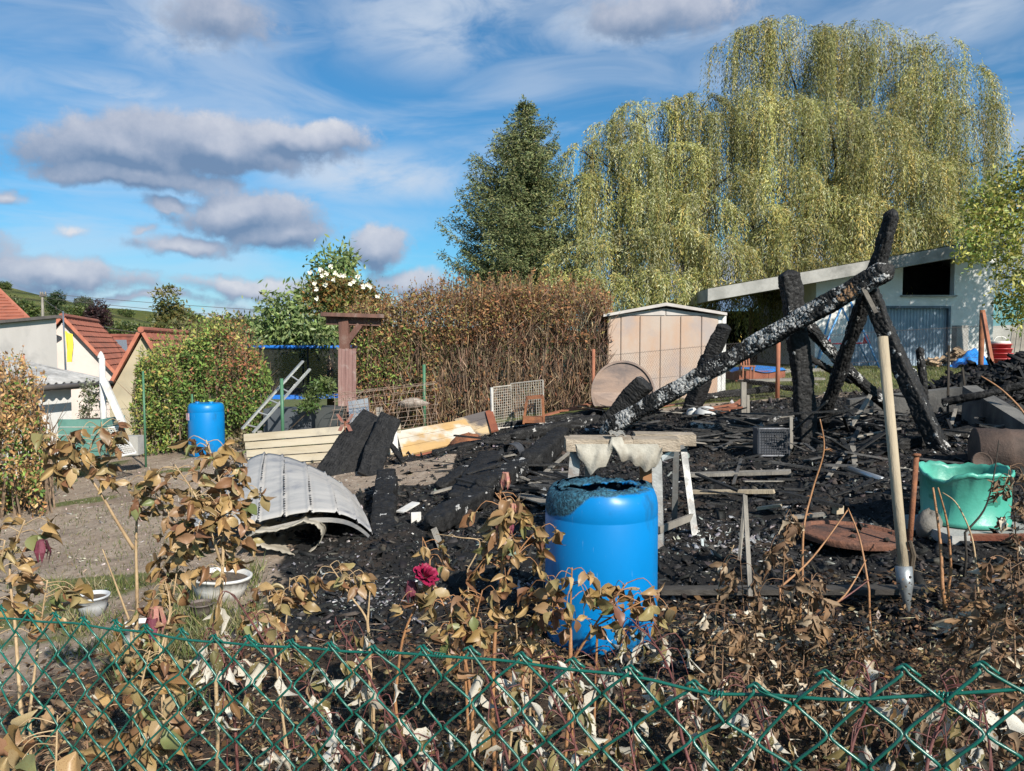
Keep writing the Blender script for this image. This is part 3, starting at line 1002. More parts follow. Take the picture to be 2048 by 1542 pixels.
# ------------------------------------------------------------------ cherry tree and white climbing rose
b = Vector((at(660, 690, 21).x, 21, gzf(-5, 21)))
tree('cherry_tree', 'green cherry tree with hanging leaves behind the trampoline', 'tree', b,
     [(b, .11), (b + Vector((0, 0, 1.4)), .085), (b + Vector((.1, 0, 2.3)), .06)],
     blobs_px([(665, 540, 42, 42, 20.5), (640, 600, 62, 42, 20.5), (560, 620, 40, 36, 20), (700, 600, 50, 40, 21), (540, 660, 50, 30, 20), (610, 660, 70, 34, 20), (680, 660, 60, 40, 21), (690, 520, 26, 28, 21)]),
     620, 12, .15, .17, [(.15, .21, .07), (.21, .27, .09), (.28, .33, .14), (.09, .14, .045)], seed=23, shape=.36, droop=.5, shell=.3)
b = Vector((at(740, 690, 17.5).x, 17.5, gzf(-3, 17.5)))
rose_t = tree('climbing_rose', 'climbing rose with white blooms above the pergola beam', 'climbing rose', b,
     [(b, .04), (b + Vector((-.1, -.1, 1.3)), .03), (b + Vector((-.2, 0, 2.4)), .02)],
     blobs_px([(690, 585, 55, 26, 17.4), (640, 590, 30, 26, 17.4), (735, 600, 38, 24, 17.4), (660, 570, 32, 18, 17.4), (760, 610, 26, 18, 17.5), (700, 615, 70, 16, 17.3)]),
     420, 10, .09, .085, [(.24, .14, .04), (.20, .10, .03), (.14, .13, .035), (.10, .12, .03)], seed=24, shape=.5, shell=.2)
mb = MB()
r_ = np.random.default_rng(3)
mb1 = []
for (px, py) in [(640, 556), (655, 548), (672, 545), (628, 568), (622, 545), (690, 556), (700, 566), (712, 563), (722, 570), (733, 566), (742, 572), (668, 560), (650, 566), (757, 588), (634, 580), (683, 550), (646, 540), (716, 556), (634, 597), (662, 535)]:
    c = at(px + r_.normal(0, 2), py + r_.normal(0, 2), 17.05)
    q = MB()
    for a in range(6):
        t_ = a * math.pi / 3 + r_.random()
        R_ = .035 + .02 * r_.random()
        q.add([c, c + Vector((math.cos(t_ - .5) * R_, -.012, math.sin(t_ - .5) * R_)), c + Vector((math.cos(t_) * R_ * 1.25, -.03, math.sin(t_) * R_ * 1.25)), c + Vector((math.cos(t_ + .5) * R_, -.012, math.sin(t_ + .5) * R_))], [(0, 1, 2, 3)])
    mb1.append(q)
M['petal_white'] = mat('white_petals', (.80, .77, .66), (.72, .66, .50), 20, .6)
for q in mb1:
    q.build('bloom', M['petal_white'], rose_t)

# ------------------------------------------------------------------ hedges
def hedge(name, label, px0, px1, top, Y, depth, n_stem, n_leaf, colour, seed, leafsize=.055, base_px=None, cat='hedge', twig=.0, shape=.45, droop=.2, Yfun=None, stemcol=None):
    """hedge between two photo columns; colour(px, py, n, rng) gives each leaf its tint"""
    r = np.random.default_rng(seed)
    xm = at((px0 + px1) / 2, 690, Y).x
    t = thing(name, (xm, Y, gzf(xm, Y)), label, cat)
    txs = [q[0] for q in top]; tys = [q[1] for q in top]
    # stems
    mb = MB()
    for i in range(n_stem):
        px = r.uniform(px0, px1); Yi = (Yfun(px) if Yfun else Y) + r.uniform(0, depth)
        x = at(px, 690, Yi).x
        zt = at(px, np.interp(px, txs, tys) + r.normal(0, 9), Yi).z
        z0 = gzf(x, Yi) - .02
        h = (zt - z0) * (.75 + .3 * r.random())
        lean = r.normal(0, .13, 2)
        p = [(x + lean[0] * q * h * .5 + r.normal(0, .02), Yi + lean[1] * q * h * .4, z0 + h * q) for q in (0, .35, .7, 1)]
        rr = .010 + .012 * r.random()
        mb.tube(p, [rr, rr * .75, rr * .45, .002], 4, False)
        for k in range(3):
            q = .2 + .6 * r.random()
            s = Vector((x + lean[0] * q * h * .5, Yi + lean[1] * q * h * .4, z0 + h * q))
            e = s + Vector((r.normal(0, .16), r.normal(0, .12), .25 + .25 * r.random()))
            mb.tube([s, e], [rr * .5, .0015], 3, False)
    mb.build('stems', stemcol or M['hedgewood'], t)
    sh = MB(); SP, SD, SCc = [], [], []
    for i in range(int((px1 - px0) * .55)):
        q = r.uniform(px0 + 12, px1 - 12); Yi = (Yfun(q) if Yfun else Y) + r.uniform(.1, depth)
        ty = np.interp(q, txs, tys)
        a_ = at(q, ty + 40, Yi); hgt = (8 + 34 * r.random()) * m_per_px(Yi) + .36
        e_ = a_ + Vector((r.normal(0, .10), r.normal(0, .06), hgt))
        sh.tube([a_, a_.lerp(e_, .5) + Vector((r.normal(0, .02), 0, 0)), e_], [.005, .004, .0015], 3, False)
        k_ = 16
        tt_ = r.random(k_)[:, None] ** .7
        SP.append(np.array(a_) * (1 - tt_) + np.array(e_) * tt_); dd_ = unit(k_, r); dd_[:, 2] += .4; SD.append(dd_)
        SCc.append(colour(np.full(k_, q), np.full(k_, ty), k_, r)[0])
    sh.build('shoots', stemcol or M['hedgewood'], t)
    SP, SD, SCc = np.vstack(SP), np.vstack(SD), np.vstack(SCc)
    ls_ = leafsize * (.5 + .8 * r.random(len(SP)))
    leaf_faces('shoot_leaves', SP, SD, ls_, ls_ * shape, SCc, M['dryleaf'], t, .5)
    px = r.uniform(px0, px1, n_leaf)
    fy = r.random(n_leaf) ** .9
    f3 = r.random(n_leaf)
    Yi = (np.array([Yfun(q) for q in px]) if Yfun else Y) + depth * f3 ** 1.3
    typ = np.interp(px, txs, tys)
    # feathered top and sides
    lump = (fbm(px, np.zeros(n_leaf) + seed, 40, seed) - .5) * 52 + (vnoise(px, np.zeros(n_leaf) + 3.3, 7, seed + 1) - .5) * 16
    z_t = CAM.z + (690 - (typ + lump + r.exponential(5, n_leaf) * np.where(r.random(n_leaf) < .3, -1, .6))) / F * Yi
    x = (px - 1024) / F * Yi
    z_b = gz(x, Yi)
    z = z_b + (z_t - z_b) * (.02 + .98 * fy)
    bul = np.sin(np.clip(fy, 0, 1) * math.pi) * .16
    Yi = Yi - bul * (f3 < .5) + (fbm(x, z, .45, seed + 2) - .5) * .55
    pos = np.stack([x, Yi, z], -1)
    # keep clumps, open gaps
    keep = fbm(x * 1.0, z * 1.0 + Yi * .7, .34, seed + 5) > .41 + .06 * r.normal(size=n_leaf)
    py = 690 - (z - CAM.z) / Yi * F
    col, dens = colour(px, py, n_leaf, r)
    keep &= r.random(n_leaf) < dens
    pos = pos[keep]; col = col[keep]; n = len(pos)
    d = unit(n, r) * np.array([1, 1, .8]); d[:, 2] += r.normal(.25, .5, n) - droop
    s = leafsize * (.55 + .9 * r.random(n))
    leaf_faces('foliage', pos, d, s, s * shape, col, M['dryleaf'], t, .5)
    if twig:
        nt = int(n_leaf * twig)
        px = r.uniform(px0, px1, nt); Yi = (np.array([Yfun(q) for q in px]) if Yfun else Y) + depth * r.random(nt) ** 1.5 - .08
        x = (px - 1024) / F * Yi
        zb = gz(x, Yi); zt = CAM.z + (690 - np.interp(px, txs, tys)) / F * Yi
        z = zb + (zt - zb) * (r.random(nt) ** 1.25) * .93
        d = np.stack([r.normal(0, .42, nt), r.normal(0, .3, nt), np.abs(r.normal(.9, .3, nt))], -1)
        L = .18 + .3 * r.random(nt)
        py = 690 - (z - CAM.z) / Yi * F
        cc = pick([(.24, .15, .09), (.16, .09, .058), (.33, .235, .15), (.09, .058, .043)], nt, None, .2, r)
        leaf_faces('twigs', np.stack([x, Yi, z], -1), d, L, .010 + .006 * r.random(nt), cc, M['dryleaf'], t, .5)
    return t

M['hedgewood'] = mat('hedge_stems', (.21, .145, .095), (.10, .068, .046), 20, .9)
M['drywood'] = mat('dry_stems', (.22, .16, .10), (.12, .08, .05), 20, .9)

BRN = [(0.26, 0.12, 0.055), (0.183, 0.081, 0.035), (0.327, 0.171, 0.077), (0.126, 0.06, 0.03)]
OLV = [(0.199, 0.162, 0.054), (0.248, 0.194, 0.072), (0.153, 0.129, 0.045), (0.295, 0.222, 0.089)]
GRN = [(0.098, 0.161, 0.037), (0.144, 0.212, 0.048), (0.196, 0.258, 0.063), (0.058, 0.098, 0.025)]
DRK = [(0.101, 0.042, 0.026), (0.068, 0.031, 0.022), (0.135, 0.06, 0.036), (0.041, 0.022, 0.017)]

def mixcol(n, r, sets, W_):
    W_ = np.clip(np.stack(W_, -1), 0, None) + 1e-6
    W_ = W_ / W_.sum(1, keepdims=True)
    u = r.random((n, 1))
    k = (np.cumsum(W_, 1) < u).sum(1)
    k = np.clip(k, 0, len(sets) - 1)
    out = np.zeros((n, 3))
    for i, s in enumerate(sets):
        c = pick(s, n, None, .2, r)
        out[k == i] = c[k == i]
    return out

def bigcol(px, py, n, r):
    g = np.exp(-((px - 770) / 60) ** 2 - ((py - 730) / 55) ** 2) * 3.2 + np.exp(-((px - 720) / 40) ** 2 - ((py - 690) / 60) ** 2) * 1.6
    o = .55 * sm(690, 600, py) + .25 + .5 * sm(980, 760, px)
    bn = .75 + .8 * fbm(px, py, 60, 3) + .5 * sm(650, 580, py)
    dk = 2.8 * np.exp(-((px - 1090) / 120) ** 2 - ((py - 700) / 36) ** 2) + 1.1 * sm(690, 760, py) * sm(860, 940, px)
    dens = np.where((py > 690) & (px > 880), .22, 1.0) * np.where((py > 650) & (px > 1000), .6, 1)
    return mixcol(n, r, [GRN, OLV, BRN, DRK], [g, o, bn, dk]), dens

hedge('garden_hedge', 'tall scorched brown hedge left of the metal garden shed', 696, 1222, [(690, 650), (705, 625), (760, 612), (800, 606), (850, 588), (890, 575), (960, 578), (1040, 573), (1120, 580), (1190, 585), (1225, 600)],
      14.6, 1.5, 330, 60000, bigcol, 51, .062, twig=.16)

def leftcol(px, py, n, r):
    bn = 1.9 * np.exp(-((px - 480) / 34) ** 2 - ((py - 715) / 60) ** 2) + .05
    yl = .8 * sm(400, 300, px) + .7 * sm(720, 650, py)
    g = .9 + .8 * sm(700, 800, py)
    return mixcol(n, r, [[(.29, .27, .07), (.37, .32, .09), (.21, .22, .058)], GRN, [(.30, .13, .065), (.23, .10, .05), (.36, .18, .085)]], [yl, g, bn]), np.ones(n)
hedge('garden_hedge', 'rounded green and rust coloured bush between the houses and the trampoline', 268, 540, [(262, 780), (275, 735), (300, 715), (340, 700), (380, 672), (420, 655), (470, 662), (500, 690), (530, 720), (545, 760)],
      14.2, 1.6, 120, 34000, leftcol, 52, .066)

def drycol(px, py, n, r):
    return mixcol(n, r, [[(.36, .21, .09), (.26, .14, .06), (.44, .28, .13)], GRN], [np.ones(n), .15 + .5 * sm(830, 900, py)]), np.ones(n)
hedge('dry_shrub', 'dry brown shrub at the left edge before the corrugated roof', -90, 95, [(-90, 750), (0, 755), (30, 750), (60, 775), (92, 840), (100, 870)], 9.2, 1.0, 60, 15000, drycol, 53, .055, cat='shrub', droop=.9)

# low green plants at the foot of the dry shrub and along the back boundary
def ground_cover(name, label, px0, px1, py0, py1, n, h, pal, seed, cat='ground cover', leaf=.05):
    r = np.random.default_rng(seed)
    P = []
    while len(P) < n:
        p = gp(r.uniform(px0, px1), r.uniform(py0, py1))
        P.append((p.x, p.y, p.z))
    P = np.array(P)
    per = 26
    pos = np.repeat(P, per, axis=0) + r.normal(0, 1, (n * per, 3)) * np.array([.10, .10, 0])
    pos[:, 2] += h * np.abs(r.normal(0, .6, len(pos)))
    d = unit(len(pos), r); d[:, 2] = np.abs(d[:, 2]) + .2
    s = leaf * (.5 + r.random(len(pos)))
    o = leaf_faces(name, pos, d, s, s * .4, pick(pal, len(pos), None, .25, r), M['leaf'], None, .5)
    return reg(o, label, cat)
ground_cover('ground_cover', 'grey green ground cover at the foot of the dry shrub', -20, 130, 905, 975, 130, .12, [(.10, .12, .05), (.14, .15, .075), (.07, .09, .035)], 54, leaf=.045)
ground_cover('ground_cover', 'green weeds under the rounded bush', 290, 480, 850, 885, 60, .22, GRN, 55, leaf=.07)
ground_cover('ground_cover', 'dry twiggy weeds around the blue barrel at the back', 440, 520, 850, 905, 70, .25, [(.20, .15, .09), (.26, .20, .12), (.14, .12, .05)], 56, leaf=.08)

# slender shrub before the trampoline, weeds behind the boards
b = gp(618, 862); 
tree('young_shrub', 'young bright green shrub growing before the trampoline', 'shrub', (b.x, 13.6, gzf(b.x, 13.6)), [(Vector((b.x, 13.6, gzf(b.x, 13.6))), .014), (at(630, 810, 13.6), .010), (at(636, 775, 13.6), .006)],
     blobs_px([(640, 778, 28, 14, 13.6), (625, 800, 26, 14, 13.6), (650, 765, 22, 8, 13.6), (612, 815, 18, 10, 13.6)]), 120, 9, .035, .085, [(.10, .15, .04), (.15, .19, .06), (.07, .11, .03)], seed=25, shape=.28, shell=.1)
b = gp(560, 880)
tree('bare_bush', 'leafless twiggy bush beside the pergola post', 'bush', (at(690, 850, 14.4).x, 14.4, gzf(-3.1, 14.4)), [(at(692, 860, 14.4), .012), (at(690, 780, 14.4), .008)],
     blobs_px([(680, 700, 26, 28, 14.4), (670, 740, 26, 26, 14.4)]), 40, 4, .06, .05, [(.26, .19, .13), (.18, .13, .08)], seed=26, shape=.2, shell=.1)

# ------------------------------------------------------------------ grass
def blades(name, label, pts, h, pal, seed, wdt=.006):
    r = np.random.default_rng(seed)
    n = len(pts)
    d = np.stack([r.normal(0, .45, n), r.normal(0, .45, n), np.ones(n)], -1)
    L = h * (.4 + .9 * r.random(n))
    o = leaf_faces(name, pts, d, L, wdt * (.7 + .8 * r.random(n)), pick(pal, n, None, .2, r), M['leaf'], None, .25, bend=.05)
    return reg(o, label, 'grass')
r_ = np.random.default_rng(71)
x = r_.uniform(-7.5, .2, 60000); y = r_.uniform(3.0, 13.5, 60000)
kp = (r_.random(60000) < grass_mask(x, y) * (1 - burnt_mask(x, y)) * (1 - bed_mask(x, y)) * np.clip(1.5 - y / 12, .25, 1))
x, y = x[kp], y[kp]
blades('path_grass', 'short dry grass tufts on the dirt path at the left', np.stack([x, y, surf_n(x, y) - .005], -1), .055, [(.11, .13, .035), (.17, .16, .06), (.24, .20, .10), (.07, .10, .025)], 72)
x = r_.uniform(1.5, 15, 42000); y = r_.uniform(13.3, 23, 42000)
kp = r_.random(42000) < grass_mask(x, y)
x, y = x[kp], y[kp]
blades('lawn_grass', 'yellow green lawn grass in front of the garage', np.stack([x, y, surf_n(x, y) - .005], -1), .075, [(.12, .14, .035), (.17, .17, .055), (.22, .20, .08), (.08, .11, .025)], 73, .012)

# ------------------------------------------------------------------ building materials
M['plaster_white'] = mat('white_plaster', (.70, .69, .67), (.62, .61, .59), 3, .85, .25, 60, dirt=(.52, .50, .46), dscale=.8, damt=.35)
M['plaster_pink'] = mat('pinkish_plaster', (.56, .485, .445), (.50, .43, .395), 1.2, .85, .3, 40, dirt=(.36, .32, .30), dscale=.5, damt=.35)
M['plaster_pale'] = mat('pale_grey_plaster', (.54, .50, .475), (.47, .435, .41), 1.0, .85, .3, 40, stretch=(1, 1, .3), dirt=(.33, .31, .30), dscale=.9, damt=.6)
M['plaster_beige'] = mat('beige_plaster', (.40, .34, .235), (.34, .29, .20), 1.0, .85, .3, 40, dirt=(.22, .19, .15), dscale=.5, damt=.5)
M['tile'] = mat('clay_tile', (.34, .115, .07), (.25, .085, .055), 2.5, .85, .5, 9, dirt=(.13, .075, .055), dscale=1.3, damt=.55)
M['tile_dark'] = mat('old_clay_tile', (.23, .07, .045), (.15, .05, .036), 2.0, .85, .5, 9, dirt=(.08, .055, .045), dscale=1.0, damt=.6)
M['verge'] = mat('verge_tile', (.42, .15, .09), (.33, .11, .07), 4, .85, .3, 20)
M['fibre'] = mat('fibre_cement', (.36, .35, .34), (.23, .225, .22), 3, .9, .5, 30, dirt=(.13, .125, .12), dscale=3.0, damt=.7)
M['concrete'] = mat('concrete', (.34, .33, .31), (.24, .235, .22), 2.5, .9, .4, 30, stretch=(1, 1, 1), dirt=(.12, .12, .11), dscale=1.2, damt=.65)
M['shade_tramp_black'] = mat('shade_and_trampoline_black', (.010, .010, .010), (.006, .006, .006), 4, .9)  # near-black: paints in the garage's inner shade, also colours trampoline mat and poles
M['door_blue'] = mat('blue_grey_door', (.26, .33, .405), (.21, .275, .345), 2.0, .5, .1, 40, spec=.5)
M['door_frame'] = mat('dark_door_frame', (.10, .13, .17), (.07, .09, .12), 4, .5)
M['wood_dark'] = mat('dark_red_wood', (.13, .06, .042), (.065, .032, .026), 5, .75, .5, 40, stretch=(1, 1, .15), dirt=(.24, .18, .15), dscale=6, damt=.5)
M['grey_wood'] = mat('grey_wood', (.27, .245, .21), (.16, .145, .125), 5, .85, .6, 40, stretch=(1, 1, .15), dirt=(.10, .09, .08), dscale=4, damt=.5)
M['gutter'] = mat('dark_gutter', (.13, .11, .10), (.09, .08, .075), 4, .6)
M['white_metal'] = mat('white_painted_metal', (.60, .59, .565), (.48, .465, .44), 6, .5, .1, 40, dirt=(.36, .30, .24), dscale=7, damt=.45)
M['green_metal'] = mat('green_coated_metal', (.06, .16, .09), (.045, .125, .07), 6, .5, .1, 40)
M['galv'] = mat('galvanised_steel', (.50, .51, .51), (.36, .37, .37), 8, .42, .1, 40, metal=.85)
M['rust'] = mat('rusted_steel', (.27, .105, .045), (.165, .065, .035), 7, .85, .5, 60, dirt=(.07, .04, .03), dscale=5, damt=.6)
M['rustpost'] = mat('rust_red_post', (.31, .12, .065), (.23, .085, .048), 7, .8, .3, 60, dirt=(.10, .05, .04), dscale=5, damt=.4)

def gable(name, label, apex, dvec, run, drop, length, wall_z, wall_m, roof_m, verge=True, course=.27, base_z=None, cat='house', shift=(0, 0, 0)):
    """gabled house: apex = front end of the ridge, dvec = ridge direction, run / drop of each slope"""
    apex = Vector(apex) + Vector(shift)
    d = Vector((dvec[0], dvec[1], 0)).normalized()
    s = Vector((d.y, -d.x, 0))
    t = thing(name, (apex.x, apex.y, base_z), label, cat)
    eR, eL = apex + s * run - Vector((0, 0, drop)), apex - s * run - Vector((0, 0, drop))
    lo = lambda p: Vector((p.x, p.y, base_z))
    ins = d * .04
    MB().prism([lo(eL) + ins, lo(eR) + ins, eR + ins, apex + ins - Vector((0, 0, .02)), eL + ins], d * (length - .08)).build('wall', wall_m, t)
    roof = None
    n = int(math.hypot(run, drop) / course)
    for side, e in ((1, eR), (-1, eL)):
        down = (e - apex).normalized()
        nrm = down.cross(d) * (1 if side < 0 else -1)
        if nrm.z < 0: nrm = -nrm
        over = .16
        a = apex + nrm * .03
        sl = MB()
        sl.prism([a - d * over, a + down * ((e - apex).length + .22) - d * over, a + down * ((e - apex).length + .22) - d * over + nrm * .05, a - d * over + nrm * .05], d * (length + 2 * over))
        rf = sl.build('roof', roof_m, t)
        L = (e - apex).length + .22
        for k in range(n + 1):
            q0 = min(k * course, L - .05); q1 = min(q0 + course * 1.05, L)
            p0 = a + nrm * .055 + down * q0 - d * (over + .01)
            p1 = a + nrm * .095 + down * q1 - d * (over + .01)
            nt = max(4, int((length + 2 * over) / .24))
            V, Fc = [], []
            for j in range(nt + 1):
                dd = d * ((length + 2 * over + .02) * j / nt)
                bump_ = nrm * (.018 if j % 2 else -.012)
                V += [p0 + dd + bump_, p1 + dd + bump_, p1 + dd - nrm * .05]
            for j in range(nt):
                Fc += [(j * 3, j * 3 + 1, j * 3 + 4, j * 3 + 3), (j * 3 + 1, j * 3 + 2, j * 3 + 5, j * 3 + 4)]
            mesh_obj('tile_course', V, Fc, roof_m, rf)
        if verge:
            MB().bar(a - d * (over + .03) + nrm * .05, a + down * (L + .02) - d * (over + .03) + nrm * .05, .07, .11, nrm).build('verge', M['verge'], rf)
    MB().tube([apex - d * .2 + Vector((0, 0, .14)), apex + d * (length + .2) + Vector((0, 0, .14))], .10, 8).build('ridge', roof_m, t)
    return t

# pale house with parapet and dark coping, red hipped roof behind it
hA = thing('parapet_house', at(-60, 760, 27), 'pale rendered house wall with dark sloping coping at the left edge', 'house')
p0, p1 = at(-260, 672, 29), at(112, 637, 26.5)
zb = -3.5
MB().prism([(p0.x, p0.y, zb), (p1.x, p1.y, zb), p1, p0], (-3.6, 5.5, 0)).build('wall', M['plaster_pale'], hA)
MB().bar(p0 + Vector((-.1, -.06, .06)), p1 + Vector((.12, -.06, .06)), .30, .10).build('coping', M['gutter'], hA)
hE = thing('hipped_house', at(-90, 700, 34), 'house with red hipped tile roof at the left edge', 'house')
e0, e1 = at(-330, 652, 33), at(66, 646, 33)
r0, r1 = at(-220, 568, 36), at(-14, 568, 36)
bk = Vector((-7.5, 9, 0))
MB().prism([(e0.x + .4, e0.y + .4, -3), (e1.x - .4, e1.y + .4, -3), (e1.x - .4, e1.y + .4, e1.z), (e0.x + .4, e0.y + .4, e1.z)], (-6.5, 8, 0)).build('wall', M['plaster_pink'], hE)
rfE = MB().add([e0, e1, r1, r0, e1 + bk, e0 + bk], [(0, 1, 2, 3), (1, 4, 2), (4, 5, 3, 2), (5, 0, 3), (0, 5, 4, 1)]).build('roof', M['tile'], hE)
for k in range(13):
    f0, f1 = k / 13, (k + 1.06) / 13
    a0, a1 = r0.lerp(e0, f0), r1.lerp(e1, f0); b0, b1 = r0.lerp(e0, min(f1, 1.01)), r1.lerp(e1, min(f1, 1.01))
    n_ = Vector((0, -.55, .8))
    mesh_obj('tile_course', [a0 + n_ * .02, a1 + n_ * .02, b1 + n_ * .07, b0 + n_ * .07, b1 - n_ * .02, b0 - n_ * .02], [(0, 3, 2, 1), (3, 5, 4, 2)], M['tile'], rfE)
MB().tube([r1, e1], .09, 6).build('hip_ridge', M['verge'], rfE)

gable('gable_house', 'pinkish gabled house with steep red tile roof beside the yellow flag', at(126, 640, 27.5), (-2.4, 7), 1.75, 2.15, 6.5, 0, M['plaster_pink'], M['tile'], base_z=-3.5)
gable('gable_house', 'beige gabled house with red roof just left of the rounded bush', at(285, 668, 25), (-1.2, 6), 1.05, 1.95, 6.5, 0, M['plaster_beige'], M['tile'], base_z=-3.0)
gable('gable_house', 'low house with dark red roof and grey patch between the two gables', at(205, 677, 40), (7, 1.0), 2.2, 2.2, 4.0, 0, M['plaster_beige'], M['tile_dark'], base_z=-3.5)
hp = at(243, 692, 37.6)
MB().add([hp + Vector((-.35, 0, .30)), hp + Vector((.25, 0, .30)), hp + Vector((.75, -.8, -.75)), hp + Vector((.15, -.8, -.75))], [(0, 3, 2, 1)]).build('roof_patch', M['galv'], bpy.data.objects['gable_house.002'])

# low outbuilding with corrugated roof
ob = thing('corrugated_outbuilding', (-8.6, 13, gzf(-8.6, 13)), 'low white outbuilding with grey corrugated roof at the left', 'outbuilding')
E0, E1 = Vector((-8.45, 10.8, .93)), Vector((-7.72, 14.65, .93))
ed = (E1 - E0).normalized(); upS = Vector((-1, .19, 0)).normalized() + Vector((0, 0, .19))
W_, Ln = 4.2, (E1 - E0).length
ncor = int(Ln / .177)
V, Fc = [], []
cols = ncor * 8 + 1
for j in range(9):
    for i in range(cols):
        s_ = i / (cols - 1) * Ln
        V.append(E0 + ed * s_ + upS * (W_ * j / 8) + Vector((0, 0, .026 * math.cos(i / 8 * 2 * math.pi) + .006 * math.sin(j * 2.1))))
for j in range(8):
    for i in range(cols - 1):
        Fc.append((j * cols + i, j * cols + i + 1, (j + 1) * cols + i + 1, (j + 1) * cols + i))
nb = len(V)
rf = mesh_obj('roof', V, Fc, M['fibre'], ob, True)
sol = rf.modifiers.new('thickness', 'SOLIDIFY'); sol.thickness = .012
gdir = Vector((.10, -.02, -.06))
MB().tube([E0 + gdir, E1 + gdir], .055, 8).build('gutter', M['gutter'], ob, True)
wi = Vector((-.30, .05, 0))
w0, w1 = E0 + wi, E1 + wi - ed * .55
MB().prism([(w0.x, w0.y, -1.6), (w1.x, w1.y, -1.6), (w1.x, w1.y, .93), (w0.x, w0.y, .93)], (-3.6, .68, 0)).build('wall', M['plaster_white'], ob)
MB().bar(E1 + Vector((-.06, 0, -.05)), E1 + upS * W_ + Vector((-.06, 0, -.05)), .05, .14).build('barge_board', M['gutter'], ob)

# yellow flag on its pole
fl = thing('yellow_flag', at(131, 770, 22), 'yellow flag hanging limp on a dark pole before the pink gable', 'flag')
pt, pb = at(126, 622, 22), at(134, 800, 22)
MB().tube([pb, pt], [.03, .02], 8).build('pole', M['door_frame'], fl, True)
M['flag'] = mat('yellow_cloth', (.80, .66, .06), (.62, .50, .04), 3, .8, .3, 12)
V, Fc = [], []
for j in range(14):
    q = j / 13
    c = at(126 + 3 * q, 662 + 62 * q, 22)
    for i in range(7):
        w_ = i / 6
        V.append(c + Vector(((.05 + .24 * w_ * (1 - .35 * abs(q - .4))), .07 * math.sin(w_ * 9 + q * 2), -.10 * w_ * (1 - q))))
for j in range(13):
    for i in range(6):
        Fc.append((j * 7 + i, j * 7 + i + 1, (j + 1) * 7 + i + 1, (j + 1) * 7 + i))
mesh_obj('cloth', V, Fc, M['flag'], fl, True)

# utility pole and power lines
up_ = thing('utility_pole', at(86, 660, 60), 'utility pole with insulators on the slope at the left', 'utility pole')
MB().tube([at(86, 668, 60), at(85, 586, 60)], [.12, .09], 8).build('pole', M['grey_wood'], up_, True)
MB().bar(at(79, 592, 59.9), at(93, 590, 59.9), .10, .14).build('crossarm', M['gutter'], up_)
for px in (81, 85, 91):
    MB().lathe([(.02, 0), (.07, .06), (.04, .12), (.07, .18), (.02, .26)], at(px, 590, 59.85), 8).build('insulator', M['grey_wood'], up_, True)
for k, (a, b_, lab) in enumerate([((91, 587, 60), (1120, 642, 48), 'upper power line running right from the utility pole'), ((91, 596, 60), (1120, 668, 44), 'lower power line running right from the utility pole'), ((86, 597, 60), (300, 668, 27), 'dark service cable sagging from the utility pole to the beige gable')]):
    A, B = at(*a), at(*b_)
    pts = [A.lerp(B, q / 24) - Vector((0, 0, (1.0 if k < 2 else 1.4) * 4 * (q / 24) * (1 - q / 24) * .35)) for q in range(25)]
    reg(MB().tube(pts, .018 if k < 2 else .016, 5).build('power_line', M['gutter'], None, True), lab, 'power line')

# ------------------------------------------------------------------ garage with mono-pitch roof
YG = 24.0
gg = thing('garage', (at(1800, 735, YG).x, YG, .92), 'white garage with sloping concrete roof and blue grey door', 'garage')
gx = lambda px: at(px, 690, YG).x
gzp = lambda py: at(1024, py, YG).z
zl, zr = gzp(592), gzp(500)
A, B = Vector((gx(1403), YG - .7, zl)), Vector((gx(1990), YG - .7, gzp(488)))
def roofz(x): return A.z + (B.z - A.z) * (x - A.x) / (B.x - A.x)
MB().prism([A + Vector((0, 0, -.20)), B + Vector((0, 0, -.20)), B + Vector((0, 0, .17)), A + Vector((0, 0, .17))], (0, 6.5, 0)).build('roof', M['concrete'], gg)
ms = np.random.default_rng(8)
n_ = 5000
xx = ms.uniform(A.x, B.x, n_); yy = ms.uniform(YG - .68, YG - .3, n_)
leaf_faces('roof_moss', np.stack([xx, yy, np.array([roofz(q) for q in xx]) + .17], -1), unit(n_, ms) * np.array([1, 1, .4]) + np.array([0, 0, .5]), .05, .03, pick([(.10, .11, .04), (.16, .14, .06), (.07, .06, .03)], n_, None, .2, ms), M['leaf'], gg)
zb = .3
x0, x1, xo0, xo1, xd0, xd1 = gx(1630), gx(1985), gx(1802), gx(1905), gx(1697), gx(1899)
zo0, zo1, zd1, zd0 = gzp(590), gzp(517), gzp(612), gzp(737)
wl = MB()
def quadwall(a, b_, za, zb_, ztA=None, ztB=None):
    ta = ztA if ztA is not None else zb_; tb = ztB if ztB is not None else zb_
    wl.prism([(a, YG, za), (b_, YG, za), (b_, YG, tb), (a, YG, ta)], (0, .24, 0))
rzv = lambda x: roofz(x) - .2
quadwall(x0, xd0, zb, zd1); quadwall(xd1, x1, zb, zd1)
quadwall(x0, xo0, zd1, zo0); quadwall(xo0, xo1, zd1, zo0); quadwall(xo1, x1, zd1, zo0)
quadwall(x0, xo0, zo0, None, rzv(x0), rzv(xo0)); quadwall(xo1, x1, zo0, None, rzv(xo1), rzv(x1)); quadwall(xo0, xo1, zo1, None, rzv(xo0), rzv(xo1))
wl.prism([(x0, YG + .24, zb), (x0 + .24, YG + .24, zb), (x0 + .24, YG + .24, rzv(x0)), (x0, YG + .24, rzv(x0))], (0, 5.4, 0))
wl.prism([(x1 - .24, YG + .24, zb), (x1, YG + .24, zb), (x1, YG + .24, rzv(x1 - .24)), (x1 - .24, YG + .24, rzv(x1 - .24))], (0, 5.4, 0))
wl.build('wall', M['plaster_white'], gg)
MB().box(((A.x + x1) / 2, YG + 5.75, 1.6), (x1 - A.x - .3, .2, 2.6)).build('back_wall', M['shade_tramp_black'], gg)  # wall coloured near-black so the carport's shade is painted in
